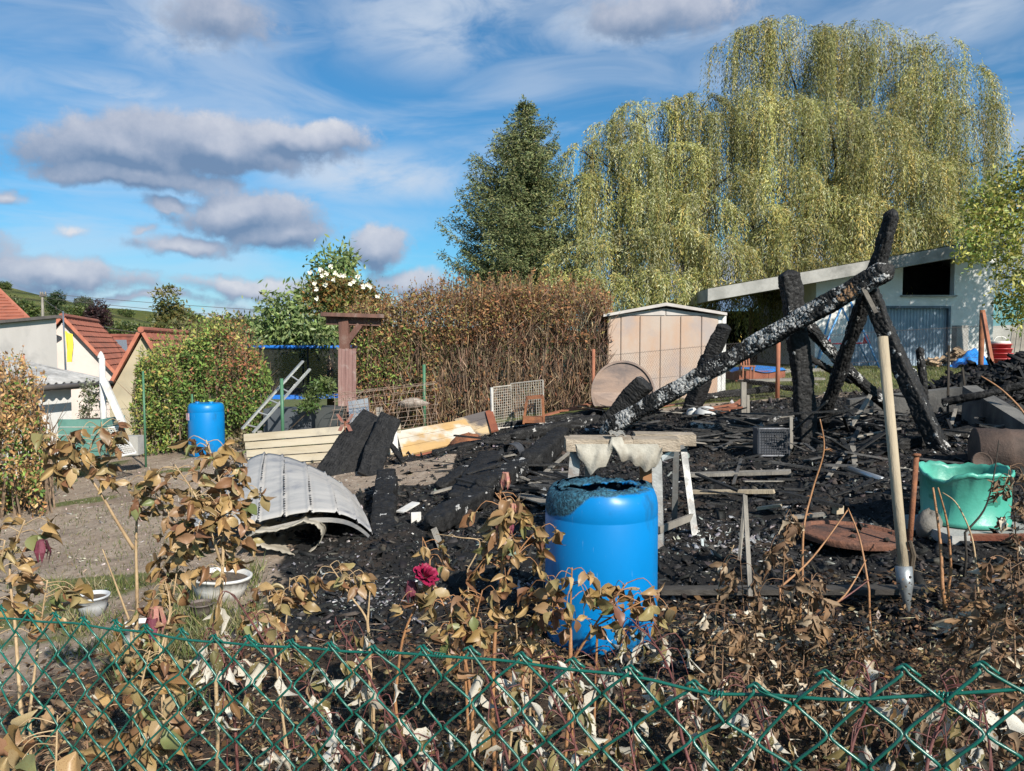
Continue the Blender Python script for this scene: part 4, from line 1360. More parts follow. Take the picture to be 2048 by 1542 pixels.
MB().box(((xo0 + xo1) / 2, YG + 1.6, (zo0 + zo1) / 2 - .35), (xo1 - xo0 + 1.6, .04, zo1 - zo0 + .5)).build('opening_shade_plate', M['shade_tramp_black'], gg)  # black plate added behind the opening, its colour stands in for shade
MB().box(((xo0 + xo1) / 2, YG - .03, zo0 - .03), (xo1 - xo0 + .12, .10, .05)).build('sill', M['concrete'], gg)
dr = MB()
nrib = 30
V, Fc = [], []
for i in range(nrib * 4 + 1):
    x_ = xd0 + .06 + (xd1 - xd0 - .12) * i / (nrib * 4)
    yv = YG + .10 + (.0 if i % 4 in (0, 1) else .025)
    V += [(x_, yv, zb), (x_, yv, zd1 - .06)]
for i in range(nrib * 4):
    Fc.append((2 * i, 2 * i + 2, 2 * i + 3, 2 * i + 1))
mesh_obj('door', V, Fc, M['door_blue'], gg)
fr = MB()
fr.box((xd0 + .03, YG + .06, (zb + zd1) / 2), (.07, .16, zd1 - zb)).box((xd1 - .03, YG + .06, (zb + zd1) / 2), (.07, .16, zd1 - zb)).box(((xd0 + xd1) / 2, YG + .06, zd1 - .035), (xd1 - xd0 - .13, .16, .075))
fr.build('door_frame', M['door_frame'], gg)
MB().box((gx(1432), YG + .1, 1.7), (.16, .16, 2.0)).build('post', M['wood_dark'], gg)
MB().box((gx(1560), YG + 3.0, 1.7), (.14, .14, 2.4)).build('post', M['wood_dark'], gg)

# swing frame
sw = thing('swing_frame', at(1690, 735, 21.5), 'blue swing frame with red brackets before the garage wall', 'swing')
M['swing_blue'] = mat('blue_swing_tube', (.10, .30, .55), (.07, .22, .44), 5, .4)
M['swing_red'] = mat('red_swing_bracket', (.60, .045, .06), (.48, .03, .045), 5, .4)
ap = at(1694, 588, 21.5); ap2 = at(1672, 590, 23.0)
for (a, foot) in ((ap, at(1622, 757, 21.2)), (ap, at(1768, 757, 21.2)), (ap2, at(1630, 737, 23.2)), (ap2, at(1742, 737, 23.2))):
    MB().tube([foot, a], .028, 8).build('leg', M['swing_blue'], sw, True)
MB().tube([ap, ap2], .028, 8).build('crossbar', M['swing_blue'], sw, True)
for (c, s_) in ((at(1651, 682, 21.4), 1), (at(1738, 680, 21.4), -1), (at(1636, 680, 22.9), 1)):
    MB().prism([c + Vector((-.05 * s_, 0, -.09)), c + Vector((.17 * s_, 0, -.09)), c + Vector((.12 * s_, 0, .10)), c + Vector((.05 * s_, 0, .14))], (0, .03, 0)).build('bracket', M['swing_red'], sw)
MB().tube([at(1651, 688, 21.4), at(1738, 686, 21.4)], .022, 6).build('tie_bar', M['swing_red'], sw, True)
for px in (1668, 1680):
    MB().tube([ap.lerp(ap2, .4) + Vector(((px - 1674) * .012, 0, 0)), at(px, 722, 22)], .008, 5).build('rope', M['white_metal'], sw)
MB().bar(at(1662, 722, 22), at(1686, 722, 22), .18, .03).build('seat', M['white_metal'], sw)

# slab of concrete, firewood, tarp, red basket trolley
cs = at(1922, 730, 22.5)
slab = MB().box((cs.x, 22.6, .9 + .62), (.36, .24, 1.3), .1).build('concrete_slab', M['concrete'])
reg(slab, 'upright concrete slab leaning at the garage wall beside the door', 'slab')
M['log'] = mat('cut_firewood', (.42, .30, .19), (.26, .18, .11), 9, .85, .5, 40)
M['logbark'] = mat('firewood_bark', (.14, .10, .07), (.08, .06, .045), 9, .9, .5, 40)
fr_ = np.random.default_rng(9)
for i in range(64):
    q = fr_.random()
    px = 1846 + 105 * q
    h = np.interp(px, [1846, 1880, 1925, 1950], [.08, .24, .50, .30])
    c = at(px, 736, 21.6 + fr_.random() * .7)
    c.z = gzf(c.x, c.y) + .06 + h * fr_.random() ** .7
    a = Vector((fr_.normal(), fr_.normal(), fr_.normal() * .35)).normalized() * .15
    mbx = MB(); pr = [Vector((0, 0, 0))]
    d_, s_, u_ = frame(a)
    R_ = .05 + .03 * fr_.random()
    mbx.prism([c - a + s_ * R_, c - a + u_ * R_ * .8, c - a - s_ * R_ * .9, c - a - u_ * R_ * .6], a * 2)
    o = mbx.build('firewood_log', M['log'] if fr_.random() < .75 else M['logbark'])
    reg(o, 'split firewood log in the heap before the garage door', 'firewood', 'heap of split firewood')
M['tarp'] = mat('blue_tarpaulin', (.025, .22, .62), (.015, .14, .46), 6, .35, .8, 9, spec=.5)
V, Fc = [], []
for j in range(18):
    for i in range(26):
        u_, v_ = i / 25, j / 17
        px = 1896 + 96 * u_
        hh = np.interp(u_, [0, .2, .5, .65, .8, 1], [.0, .22, .52, .40, .22, .05]) * math.sin(math.pi * min(1, v_ * .9 + .08))
        c = at(px, 738, 21.0 + 1.1 * v_)
        z = gzf(c.x, c.y) + .03 + hh + .035 * math.sin(u_ * 31 + v_ * 6) + .03 * math.sin(v_ * 17 - u_ * 12)
        V.append((c.x, c.y, z))
for j in range(17):
    for i in range(25):
        Fc.append((j * 26 + i, j * 26 + i + 1, (j + 1) * 26 + i + 1, (j + 1) * 26 + i))
reg(mesh_obj('blue_tarp', V, Fc, M['tarp'], None, True), 'crumpled blue tarpaulin over the firewood heap', 'tarpaulin')
# stacked red tubs with a white lid handle
rt = thing('red_tub_stack', at(2000, 730, 20.2), 'stack of red plastic tubs with a white rimmed top behind the red post', 'tub')
M['redpl'] = mat('faded_red_plastic', (.52, .05, .055), (.48, .13, .13), 3, .45)
k = m_per_px(20.2); c = at(1999, 728, 20.2)
for i, (z0_, r0_, r1_) in enumerate([(0, .27, .30), (.14, .26, .29), (.26, .25, .28), (.38, .23, .26)]):
    MB().lathe([(0, z0_), (r0_, z0_), (r1_, z0_ + .13), (r1_ + .02, z0_ + .13), (r1_ + .02, z0_ + .15), (r1_ - .02, z0_ + .15)], c, 20).build('tub', M['redpl'], rt, True)
MB().lathe([(.0, .60), (.22, .60), (.24, .56), (.24, .52), (.20, .50)], c, 20).build('lid', M['white_metal'], rt, True)
MB().tube(smooth_path([c + Vector((-.18, 0, .58)), c + Vector((-.1, 0, .70)), c + Vector((.1, 0, .70)), c + Vector((.18, 0, .58))]), .015, 6).build('handle', M['white_metal'], rt, True)
# dark boards behind it and a wall at the right edge
for i in range(4):
    p = at(2018 + i * 11, 728, 21.5)
    reg(MB().bar((p.x, 21.5, p.z - .1), (p.x + .25, 21.7, p.z + 1.0 + .1 * i), .12, .03, (0, -1, .2)).build('leaning_board', M['grey_wood']), 'weathered board leaning behind the red tubs', 'board', 'boards leaning behind the red tubs')
reg(MB().prism([(at(1960, 690, 26).x, 26, .4), (at(2300, 690, 26).x, 26, .4), (at(2300, 690, 26).x, 26, 2.6), (at(1960, 690, 26).x, 26, 2.2)], (0, .3, 0)).build('boundary_wall', M['concrete']), 'grey boundary wall behind the tree at the right edge', 'wall')

# ------------------------------------------------------------------ sandbox / table with blue cover, rust red chair, bench
sb = thing('covered_sandbox', at(1510, 752, 18), 'red wooden sandbox with a blue cover behind the back fence', 'sandbox')
M['redwood'] = mat('red_brown_boards', (.26, .085, .045), (.19, .06, .035), 4, .75, .3, 30)
k = m_per_px(18)
c = at(1508, 752, 18)
for i in range(3):
    MB().box((c.x - .38 + .38 * i, c.y - .45, c.z + .02), (.37, .03, .24)).build('side_board', M['redwood'], sb)
MB().box((c.x, c.y + .02, c.z + .02), (1.14, .88, .20)).build('box', M['redwood'], sb)
V, Fc = [], []
for j in range(8):
    for i in range(14):
        u_, v_ = i / 13, j / 7
        V.append((c.x - .66 + 1.30 * u_, c.y - .5 + 1.0 * v_, c.z + .15 + .05 * math.sin(u_ * 8 + v_ * 3) + .05 * math.sin(math.pi * u_) - (.05 if u_ in (0, 1) or v_ in (0, 1) else 0)))
for j in range(7):
    for i in range(13):
        Fc.append((j * 14 + i, j * 14 + i + 1, (j + 1) * 14 + i + 1, (j + 1) * 14 + i))
mesh_obj('cover', V, Fc, M['tarp'], sb, True)
ch = thing('garden_chair', at(1488, 745, 17.4), 'rust red slatted chair back beside the covered sandbox', 'chair')
c = at(1490, 762, 17.4)
for dx in (-.09, -.03, .03, .09):
    MB().bar(c + Vector((dx, 0, .35)), c + Vector((dx - .02, .05, .82)), .03, .02, (0, -1, 0)).build('back_slat', M['rustpost'], ch)
MB().box(c + Vector((0, -.12, .34)), (.30, .30, .03)).build('seat', M['rustpost'], ch)
for dx in (-.12, .12):
    for dy in (-.24, .0):
        MB().bar(c + Vector((dx, dy, -.02)), c + Vector((dx, dy, .33)), .03, .03).build('leg', M['rustpost'], ch)
bn = thing('plank_bench', at(1570, 770, 15.2), 'grey plank bench or low table before the lawn', 'bench')
MB().bar(at(1484, 762, 14.9), at(1640, 757, 15.3), .34, .04).build('seat', M['grey_wood'], bn)
for px in (1497, 1628):
    c = at(px, 764, 15.1); MB().box((c.x, c.y, (c.z + gzf(c.x, c.y)) / 2 - .03), (.07, .26, c.z - gzf(c.x, c.y) + .02)).build('leg', M['grey_wood'], bn)
pb_ = thing('plank_bench', at(1590, 745, 19.5), 'long grey board edging behind the bench on the lawn', 'bench')
MB().bar(at(1540, 744, 19.5), at(1655, 742, 19.5), .3, .14).build('board', M['grey_wood'], pb_)
MB().box(at(1545, 752, 19.5), (.08, .2, .16)).build('leg', M['grey_wood'], pb_)
MB().box(at(1650, 750, 19.5), (.08, .2, .16)).build('leg', M['grey_wood'], pb_)

# ------------------------------------------------------------------ metal garden shed
YS = 14.7
sh = thing('metal_shed', (at(1330, 690, YS).x, YS, .5), 'pinkish scorched metal garden shed with low gable roof', 'shed')
M['shed'] = mat('scorched_shed_sheet', (.40, .32, .265), (.40, .26, .18), 1.6, .55, .08, 40, stretch=(1, 1, .55), dirt=(.28, .25, .25), dscale=1.4, damt=.6, spec=.4)
M['shed_roof'] = mat('shed_roof_sheet', (.47, .43, .40), (.38, .34, .315), 3, .5, .1, 40)
sx = lambda px: at(px, 690, YS).x
sz = lambda py: at(1024, py, YS).z
zt, za, z0_ = sz(632), sz(613), sz(840)
cols_ = [1215, 1241, 1279, 1320, 1360, 1402, 1436]
for a, b_ in zip(cols_, cols_[1:]):
    x_a, x_b = sx(a) + .004, sx(b_) - .004
    V = [(x_a, YS, z0_), (x_a + .015, YS - .012, z0_), (x_b - .015, YS - .012, z0_), (x_b, YS, z0_)]
    V = V + [(p[0], p[1], zt) for p in V]
    MB().add(V, [(0, 1, 5, 4), (1, 2, 6, 5), (2, 3, 7, 6)]).build('front_panel', M['shed'], sh)
MB().prism([(sx(1216), YS + .012, z0_), (sx(1438), YS + .012, z0_), (sx(1438), YS + .012, zt), (sx(1330), YS + .012, za - .03), (sx(1216), YS + .012, zt)], (0, 1.5, 0)).build('body', M['shed'], sh)
MB().add([(sx(1222), YS - .006, zt + .015), (sx(1330), YS - .006, zt + .015), (sx(1330), YS - .006, za - .045)], [(0, 1, 2)]).add([(sx(1332), YS - .006, zt + .015), (sx(1432), YS - .006, zt + .015), (sx(1332), YS - .006, za - .045)], [(0, 1, 2)]).build('gable_panel', M['shed_roof'], sh)
ra, rb, rc = Vector((sx(1205), YS - .12, sz(634))), Vector((sx(1330), YS - .12, sz(612))), Vector((sx(1450), YS - .12, sz(631)))
MB().prism([ra, rb, rc, rc + Vector((0, 0, .05)), rb + Vector((0, 0, .06)), ra + Vector((0, 0, .05))], (0, 1.75, 0)).build('roof', M['shed_roof'], sh)
for a, b_ in ((1436, 1443), (1444, 1452)):
    MB().box(((sx(a) + sx(b_)) / 2, YS + .02, (z0_ + zt) / 2), (sx(b_) - sx(a), .04, zt - z0_)).build('corner_trim', M['white_metal'], sh)

# ------------------------------------------------------------------ pergola, trampoline
pg = thing('pergola', at(696, 850, 14.4), 'dark wooden pergola post with overhanging beam and brace', 'pergola')
MB().bar(at(641, 629, 14.3), at(766, 633, 14.6), .42, .07).build('roof_board', M['wood_dark'], pg)
MB().bar(at(652, 641, 14.35), at(760, 644, 14.6), .10, .15).build('beam', M['wood_dark'], pg)
MB().bar(at(696, 850, 14.4), at(688, 640, 14.4), .18, .16, (0, 1, 0)).build('post', M['wood_dark'], pg)
MB().bar(at(692, 688, 14.38), at(720, 650, 14.38), .11, .09, (0, 1, 0)).build('brace', M['wood_dark'], pg)
bp = thing('board_panel', at(700, 850, 14.1), 'pink weathered board panel standing at the pergola post', 'panel')
M['pinkboard'] = mat('pink_weathered_board', (.27, .155, .135), (.17, .09, .08), 5, .8, .4, 30, stretch=(1, 1, .15), dirt=(.33, .27, .245), dscale=6, damt=.55)
for i in range(5):
    a = 677 + 7.2 * i
    MB().bar(at(a + 3, 850, 14.1), at(a + 3, 697 + (i % 2), 14.1), .062, .025, (0, 1, 0)).build('board', M['pinkboard'], bp)

tr = thing('trampoline', at(610, 820, 21), 'round trampoline with blue padded rim and dark safety net', 'trampoline')
M['tramp_blue'] = mat('blue_pad', (.02, .16, .55), (.015, .11, .42), 4, .5)
def mat_net():
    m, t, b, out = new_mat('safety_net')
    b.inputs['Base Color'].default_value = (.012, .013, .014, 1)
    b.inputs['Roughness'].default_value = .9
    tr_ = t.n('ShaderNodeBsdfTransparent')
    mx = t.n('ShaderNodeMixShader', i_0=.68)
    t.put(mx.inputs[1], tr_.outputs[0]); t.put(mx.inputs[2], b.outputs[0])
    t.put(out.inputs[0], mx.outputs[0])
    return m
M['net'] = mat_net()
tcn = at(610, 690, 21.2); R_ = 1.65
zt_, zb_ = at(610, 694, 19.6).z, at(610, 790, 19.6).z
ringp = lambda z, r_: [Vector((tcn.x + r_ * math.cos(a * 2 * math.pi / 40), 21.2 + r_ * math.sin(a * 2 * math.pi / 40), z)) for a in range(41)]
MB().tube(ringp(zt_, R_), .045, 8, False).build('top_rim', M['tramp_blue'], tr, True)
q = MB()
for a in range(40):
    pass
rr = ringp(zb_, R_ + .05); ri = ringp(zb_ + .01, R_ - .25); ro = ringp(zb_ - .10, R_ + .07)
q.add(rr + ri + ro, [(i, i + 1, 41 + i + 1, 41 + i) for i in range(40)] + [(82 + i, 82 + i + 1, i + 1, i) for i in range(40)])
q.build('pad', M['tramp_blue'], tr)
q = MB(); a_, b_ = ringp(zt_, R_ - .01), ringp(zb_, R_ - .01)
q.add(a_ + b_, [(i, 41 + i, 41 + i + 1, i + 1) for i in range(40)]).build('net', M['net'], tr, True)
MB().add(ri, [tuple(range(40))]).build('mat', M['shade_tramp_black'], tr)
for a in range(8):
    t_ = a * math.pi / 4 + .3
    p = Vector((tcn.x + (R_ + .03) * math.cos(t_), 21.2 + (R_ + .03) * math.sin(t_), 0))
    MB().tube([(p.x, p.y, gzf(p.x, p.y)), (p.x, p.y, zt_)], .025, 6).build('pole', M['shade_tramp_black'], tr, True)

# ------------------------------------------------------------------ charred timbers
M['sooty_wood'] = mat('sooty_weathered_wood', (.065, .056, .047), (.03, .027, .025), 5, .85, .6, 40, stretch=(.15, 1, 1), dirt=(.14, .125, .11), dscale=4, damt=.45)
M['sooty_concrete_'] = mat('sooty_stone', (.17, .155, .135), (.10, .09, .08), 5, .9, .6, 30)
M['sack'] = mat('dirty_sack', (.34, .29, .25), (.20, .165, .14), 9, .9, .8, 30, dirt=(.06, .05, .045), dscale=5, damt=.7)
M['lath_nailed'] = mat('smoky_lath', (.13, .115, .095), (.07, .062, .055), 8, .85, .5, 40)
M['spike_zinc'] = mat('dull_zinc', (.30, .32, .33), (.21, .225, .23), 9, .48, .15, 50, metal=.55, dirt=(.12, .11, .10), dscale=8, damt=.5)
def g3(px, py, dz=0.0):
    p = gp(px, py)
    return Vector((p.x, p.y, surf(p.x, p.y) + dz))

# the long beam slanting up to the crossed posts, with a patch of bare wood left near its top
V, Fc, C = char_geo([at(1200, 866, 10.0), at(1500, 695, 9.0), at(1787, 533, 8.0)], .20, .20, seed=2, ash=.55, cell=.06, step=.009, per=72, taper=(.25, .10), rough=.018, ashcol=(.55, .54, .52))
a_, b_ = np.array(at(1200, 866, 10.0)), np.array(at(1787, 533, 8.0))
tt = ((V - a_) @ (b_ - a_)) / ((b_ - a_) @ (b_ - a_))
ax = a_ + tt[:, None] * (b_ - a_)
face = ((V - ax) @ np.array([0, -1, .25]))
patch = (tt > .80) & (tt < .895) & (face > .045) & ((np.sin(tt * 260) > -.75))
C[patch] = (0, 1, 1)
o = mesh_obj('charred_beam', V, Fc, M['char'], None, True, None, C)
reg(o, 'long ash flecked charred beam slanting up to the crossed posts', 'beam')

char_beam('charred_post', [at(1615, 912, 9.0), at(1606, 760, 9.0), at(1590, 640, 9.0), at(1577, 540, 9.0)], .20, .21, 'thick black charred post standing alone left of the crossed posts', 'post', seed=3, ash=.02, taper=(0, .06), black=.008, rough=.022)
char_beam('charred_post', [at(1628, 890, 9.6), at(1735, 580, 8.5), at(1765, 500, 8.35), at(1786, 418, 8.25)], .14, .15, 'leaning black post whose round top rises highest above the garage roof', 'post', seed=4, ash=.02, taper=(0, .07), black=.008, rough=.025, roundness=.8)
char_beam('charred_post', [at(1733, 565, 8.35), at(1775, 675, 8.2), at(1885, 912, 7.7)], .145, .165, 'charred post leaning right from under the top of the long beam', 'post', seed=5, ash=.10, taper=(.05, 0))
char_beam('charred_post', [at(1815, 735, 8.4), at(1860, 880, 8.2)], .13, .13, 'short charred strut behind the right leaning post', 'post', seed=6, ash=.10, taper=(.05, .05))
char_beam('charred_post', [at(1376, 838, 12.4), at(1420, 715, 12.1), at(1452, 648, 12.0)], .28, .22, 'wide black charred post leaning before the metal shed', 'post', seed=7, ash=.015, taper=(.0, .05), black=.007, rough=.03, roundness=.15)
char_beam('charred_stump', [at(1215, 850, 10.8), at(1255, 803, 10.7), at(1293, 762, 10.6)], .33, .26, 'thick charred stump end sticking up before the round metal disc', 'stump', seed=8, ash=.02, taper=(.0, .03), black=.008, rough=.025, roundness=.1)
char_beam('charred_brace', [at(1608, 642, 9.35), at(1690, 735, 9.6), at(1785, 822, 9.9)], .115, .12, 'cracked charred brace sloping down right behind the crossed posts', 'brace', seed=9, ash=.26, taper=(.05, .05))
char_beam('charred_brace', [at(1612, 712, 9.5), at(1705, 765, 9.9)], .07, .07, 'thin charred brace just below the sloping cracked brace', 'brace', seed=10, ash=.10, taper=(.03, .03), per=24)
char_beam('charred_stake', [at(1850, 800, 9.2), at(1839, 694, 9.2)], .085, .085, 'short charred stake with a round top before the garage door', 'stake', seed=11, ash=.12, taper=(0, .04), per=28, roundness=.9)
reg(MB().bar(at(1726, 576, 8.1), at(1752, 626, 8.0), .045, .02, (0, -1, 0)).build('loose_lath', M['lath_nailed']), 'short grey lath nailed under the top of the long beam', 'lath')

ground_beams = [
    ((865, 915), (1030, 880), .17, .10, .14, 'charred beam lying at the foot of the yellowed panel', 0),
    ((1020, 884), (1200, 850), .19, .16, .10, 'ash flecked charred beam lying behind the trestle', 0),
    ((1010, 858), (1210, 832), .14, .12, .06, 'charred beam lying before the hedge and wire crate', 0),
    ((1372, 868), (1600, 856), .18, .17, .42, 'white flecked charred beam lying left of the standing post', .02),
    ((862, 1070), (975, 1005), .20, .16, .05, 'grey faced charred beam pointing at the blue barrel, lower half', .02),
    ((965, 1010), (1075, 935), .20, .17, .10, 'broken upper half of the grey faced charred beam', .06),
    ((925, 1018), (985, 918), .30, .10, .02, 'broad charred plank lying behind the wilted rose', .05),
    ((880, 985), (950, 935), .16, .09, .02, 'brown black charred plank left of the broad plank', .02),
    ((1062, 955), (1125, 895), .24, .24, .01, 'heavy black charred log behind the left trestle leg', .06),
    ((1400, 812), (1560, 792), .12, .11, .10, 'thin charred rail lying before the back fence', .08),
    ((1640, 850), (1790, 868), .15, .12, .10, 'charred beam lying behind the wooden stake', .0),
    ((1790, 905), (1990, 860), .14, .12, .05, 'charred beam lying behind the green tub', .0),
]
for i, (p, q, w_, h_, ash, lab, dz) in enumerate(ground_beams):
    a, b_ = g3(*p, h_ * .42 + dz), g3(*q, h_ * .42 + dz)
    mid = a.lerp(b_, .5); mid.z = max(mid.z, surf(mid.x, mid.y) + h_ * .3)
    char_beam('charred_timber', [a, mid, b_], w_, h_, lab, 'beam', seed=20 + i, ash=ash, taper=(.05, .06), per=34, step=.016, rough=.03)
char_beam('charred_log', [at(772, 1128, 6.15), at(766, 1050, 6.9), at(774, 952, 8.5)], .215, .20, 'charred log lying right beside the buckled metal sheet', 'log', seed=40, ash=.03, taper=(.10, .06), black=.012, rough=.03)
char_beam('charred_rail', [at(1490, 762, 14.2), at(1545, 770, 13.6), at(1605, 782, 13.0)], .10, .08, 'charred rail sloping under the plank bench', 'rail', seed=41, ash=.06, per=22)
char_beam('charred_pole', [at(1885, 806, 8.6), at(1960, 790, 8.4), at(2070, 765, 8.2)], .085, .085, 'long black pole lying across the concrete wall at the right', 'pole', seed=42, ash=.02, per=22, roundness=.9)

# two charred boards leaning on the pale boarding
char_beam('charred_board', [at(668, 955, 9.7), at(710, 890, 10.2), at(757, 836, 10.8)], .50, .05, 'wide charred board leaning on the cream boarding', 'board', seed=45, ash=.0, ncol=34, per=100, cell=.11, amp=.9, rough=.012, up=(.2, -1, .55), black=.016, roundness=.02)
char_beam('charred_board', [at(738, 953, 9.5), at(757, 890, 10.0), at(782, 834, 10.5)], .30, .05, 'narrower charred board leaning beside the wide charred board', 'board', seed=46, ash=.0, ncol=20, per=64, cell=.09, amp=1.0, rough=.015, up=(.35, -1, .45), black=.014, roundness=.02)
char_beam('charred_batten', [at(768, 868, 10.75), at(806, 925, 10.2)], .07, .05, 'thin charred batten leaning right of the charred boards', 'batten', seed=47, ash=.04, per=20)

# ------------------------------------------------------------------ cream boarding
M['cream'] = mat('cream_boards', (.39, .34, .255), (.29, .24, .165), 2.4, .7, .3, 30, stretch=(.35, 1, 2), dirt=(.20, .18, .15), dscale=2.2, damt=.65)
M['cream_scorched'] = mat('yellowed_boards', (.52, .48, .41), (.46, .29, .12), 1.1, .7, .2, 30, dirt=(.30, .20, .10), dscale=1.8, damt=.5, lo=.42, hi=.52)
M['scorched'] = mat('smoke_stained_boards', (.44, .33, .20), (.10, .085, .08), 1.6, .7, .2, 30, dirt=(.55, .38, .17), dscale=2.4, damt=.7, lo=.42, hi=.56)
pn = thing('board_wall', at(640, 925, 11.3), 'cream horizontal boarding lying on edge behind the metal sheet', 'boarding')
for k in range(5):
    f0 = k / 5 + .012; f1 = (k + 1) / 5 - .012
    TL, TR, BL, BR = at(486, 868, 11.35), at(801, 842, 11.55), at(500, 946, 11.2), at(801, 928, 11.4)
    q = [TL.lerp(BL, f1), TR.lerp(BR, f1), TR.lerp(BR, f0), TL.lerp(BL, f0)]
    tilt = Vector((0, .018, 0))
    MB().prism([q[0] - tilt, q[1] - tilt, q[2] + tilt, q[3] + tilt], (0, .03, 0)).build('plank', M['cream'], pn)
MB().bar(at(786, 838, 11.3), at(790, 905, 11.1), .10, .03, (0, -1, 0)).build('end_board', M['white_metal'], pn)
for px in (520, 640, 760):
    MB().bar(at(px, 862, 11.6), at(px, 930, 11.45), .06, .05, (0, -1, 0)).build('batten', M['grey_wood'], pn)
pn2 = thing('board_wall', at(870, 905, 11.6), 'yellowed cream panel lying tilted right of the charred boards', 'boarding')
for k in range(3):
    f0 = k / 3 + .01; f1 = (k + 1) / 3 - .01
    TL, TR, BL, BR = at(793, 862, 11.55), at(930, 838, 12.2), at(806, 912, 11.0), at(958, 876, 11.7)
    q = [TL.lerp(BL, f1), TR.lerp(BR, f1), TR.lerp(BR, f0), TL.lerp(BL, f0)]
    MB().prism(q, (0, .02, -.03)).build('plank', M['cream_scorched'], pn2)
MB().bar(at(808, 917, 10.98), at(962, 880, 11.65), .05, .02).build('edge_strip', M['redwood'], pn2)
pn3 = thing('board_wall', at(945, 872, 12.3), 'smoke stained panel lying behind the yellowed panel', 'boarding')
for k in range(3):
    f0 = k / 3 + .01; f1 = (k + 1) / 3 - .01
    TL, TR, BL, BR = at(908, 838, 12.6), at(975, 820, 13.0), at(945, 880, 11.95), at(985, 864, 12.4)
    q = [TL.lerp(BL, f1), TR.lerp(BR, f1), TR.lerp(BR, f0), TL.lerp(BL, f0)]
    MB().prism(q, (0, .02, -.03)).build('plank', M['scorched'], pn3)
reg(MB().bar(at(978, 822, 12.9), at(990, 862, 12.3), .12, .03, (0, -1, .3)).build('brown_board', M['redwood']), 'orange brown board end right of the smoke stained panel', 'board')
reg(MB().bar(g3(905, 832, .15), g3(938, 800, .55), .13, .03, (0, -1, .4)).build('grey_plank', M['grey_wood']), 'grey plank propped up at the foot of the hedge', 'plank')
reg(MB().box(g3(926, 826, .20), (.22, .12, .07), .15).build('pale_block', M['plaster_white']), 'pale block lying at the foot of the hedge', 'block')
# pale rubble stones by the hedge
rs = np.random.default_rng(4)
def rock(name, c, s, m, seed):
    r = np.random.default_rng(seed)
    V, Fc = [], []
    nlat, nlon = 8, 12
    for i in range(nlat + 1):
        th = math.pi * i / nlat
        for j in range(nlon):
            ph = 2 * math.pi * j / nlon
            q = 1 + r.normal(0, .045) + .16 * math.sin(th * 2.3 + seed) * math.cos(ph * 2 + seed * 1.7)
            V.append((c[0] + s[0] * q * math.sin(th) * math.cos(ph), c[1] + s[1] * q * math.sin(th) * math.sin(ph), c[2] + s[2] * q * math.cos(th)))
    for i in range(nlat):
        for j in range(nlon):
            Fc.append((i * nlon + j, (i + 1) * nlon + j, (i + 1) * nlon + (j + 1) % nlon, i * nlon + (j + 1) % nlon))
    return mesh_obj(name, V, Fc, m, None, True)
for i in range(9):
    c = g3(918 + 46 * rs.random(), 838 - 8 * rs.random(), .22)
    reg(rock('pale_rubble', c, (.07 + .05 * rs.random(), .06, .045), M['plaster_beige'], 60 + i), 'pale lump of rubble behind the yellowed panel', 'rubble', 'pale rubble behind the yellowed panel')
mbm = rock('rusty_mound', g3(938, 893, .02), (.30, .20, .20), M['rust'], 75)
reg(mbm, 'rust brown mound of ash before the smoke stained panel', 'mound')

# ------------------------------------------------------------------ buckled metal sheet with ribs
M['sheet'] = mat('weathered_sheet_metal', (.43, .405, .375), (.33, .32, .31), 3.2, .55, .2, 60, stretch=(.5, 1.8, 1), dirt=(.13, .14, .17), dscale=2.2, damt=.85, metal=.0, spec=.45)
M['sheet_liner'] = mat('torn_beige_liner', (.42, .38, .31), (.28, .25, .20), 3, .75, .3, 40, dirt=(.10, .09, .08), dscale=2.5, damt=.6)
M['holes'] = mat('seam_dark', (.05, .045, .045), (.02, .02, .02), 30, .9)
FR = [(372, 1062, 6.65), (430, 1058, 6.5), (500, 1048, 6.4), (560, 1034, 6.35), (620, 1022, 6.32), (680, 1024, 6.36), (722, 1044, 6.42), (752, 1078, 6.5), (768, 1128, 6.55)]
BK = [(440, 968, 8.0), (478, 930, 8.2), (520, 906, 8.3), (560, 908, 8.3), (610, 926, 8.25), (655, 950, 8.2), (690, 975, 8.1), (716, 1003, 8.0), (735, 1040, 7.9)]
fc, bc = smooth_path([at(*p) for p in FR], 10), smooth_path([at(*p) for p in BK], 10)
NS, ND = len(fc), 16
V, Fc, mi = [], [], []
acc = [0.0]
for i in range(1, NS): acc.append(acc[-1] + (fc[i] - fc[i - 1]).length)
Lf = acc[-1]
NR = 9
fs = np.linspace(0, 1, NR * 10 + 1)
def sheet_pt(f, t):
    """f: 0..1 along the arch, t: 0 front .. 1 back"""
    x = f * (NS - 1); i = min(int(x), NS - 2); q = x - i
    a = fc[i].lerp(fc[i + 1], q); b_ = bc[i].lerp(bc[i + 1], q)
    p = a.lerp(b_, t)
    p.z += .05 * math.sin(math.pi * t) * math.sin(math.pi * f) + .012 * math.sin(t * 9 + f * 7)
    return p
for f in fs:
    ph = (f * NR) % 1
    rib = .022 * math.exp(-((ph - .5) / .055) ** 2) - .014 * math.exp(-((ph - .62) / .04) ** 2)
    for k in range(ND + 1):
        p = sheet_pt(f, k / ND)
        V.append(p + Vector((0, -.15, 1)) * rib)
n_ = ND + 1
for i in range(len(fs) - 1):
    for k in range(ND):
        Fc.append((i * n_ + k, (i + 1) * n_ + k, (i + 1) * n_ + k + 1, i * n_ + k + 1))
ms_ = thing('buckled_metal_sheet', g3(560, 1100), 'buckled grey ribbed metal sheet arched over the burnt ground', 'metal sheet')
so = mesh_obj('sheet', V, Fc, M['sheet'], ms_, True)
md = so.modifiers.new('thickness', 'SOLIDIFY'); md.thickness = .006
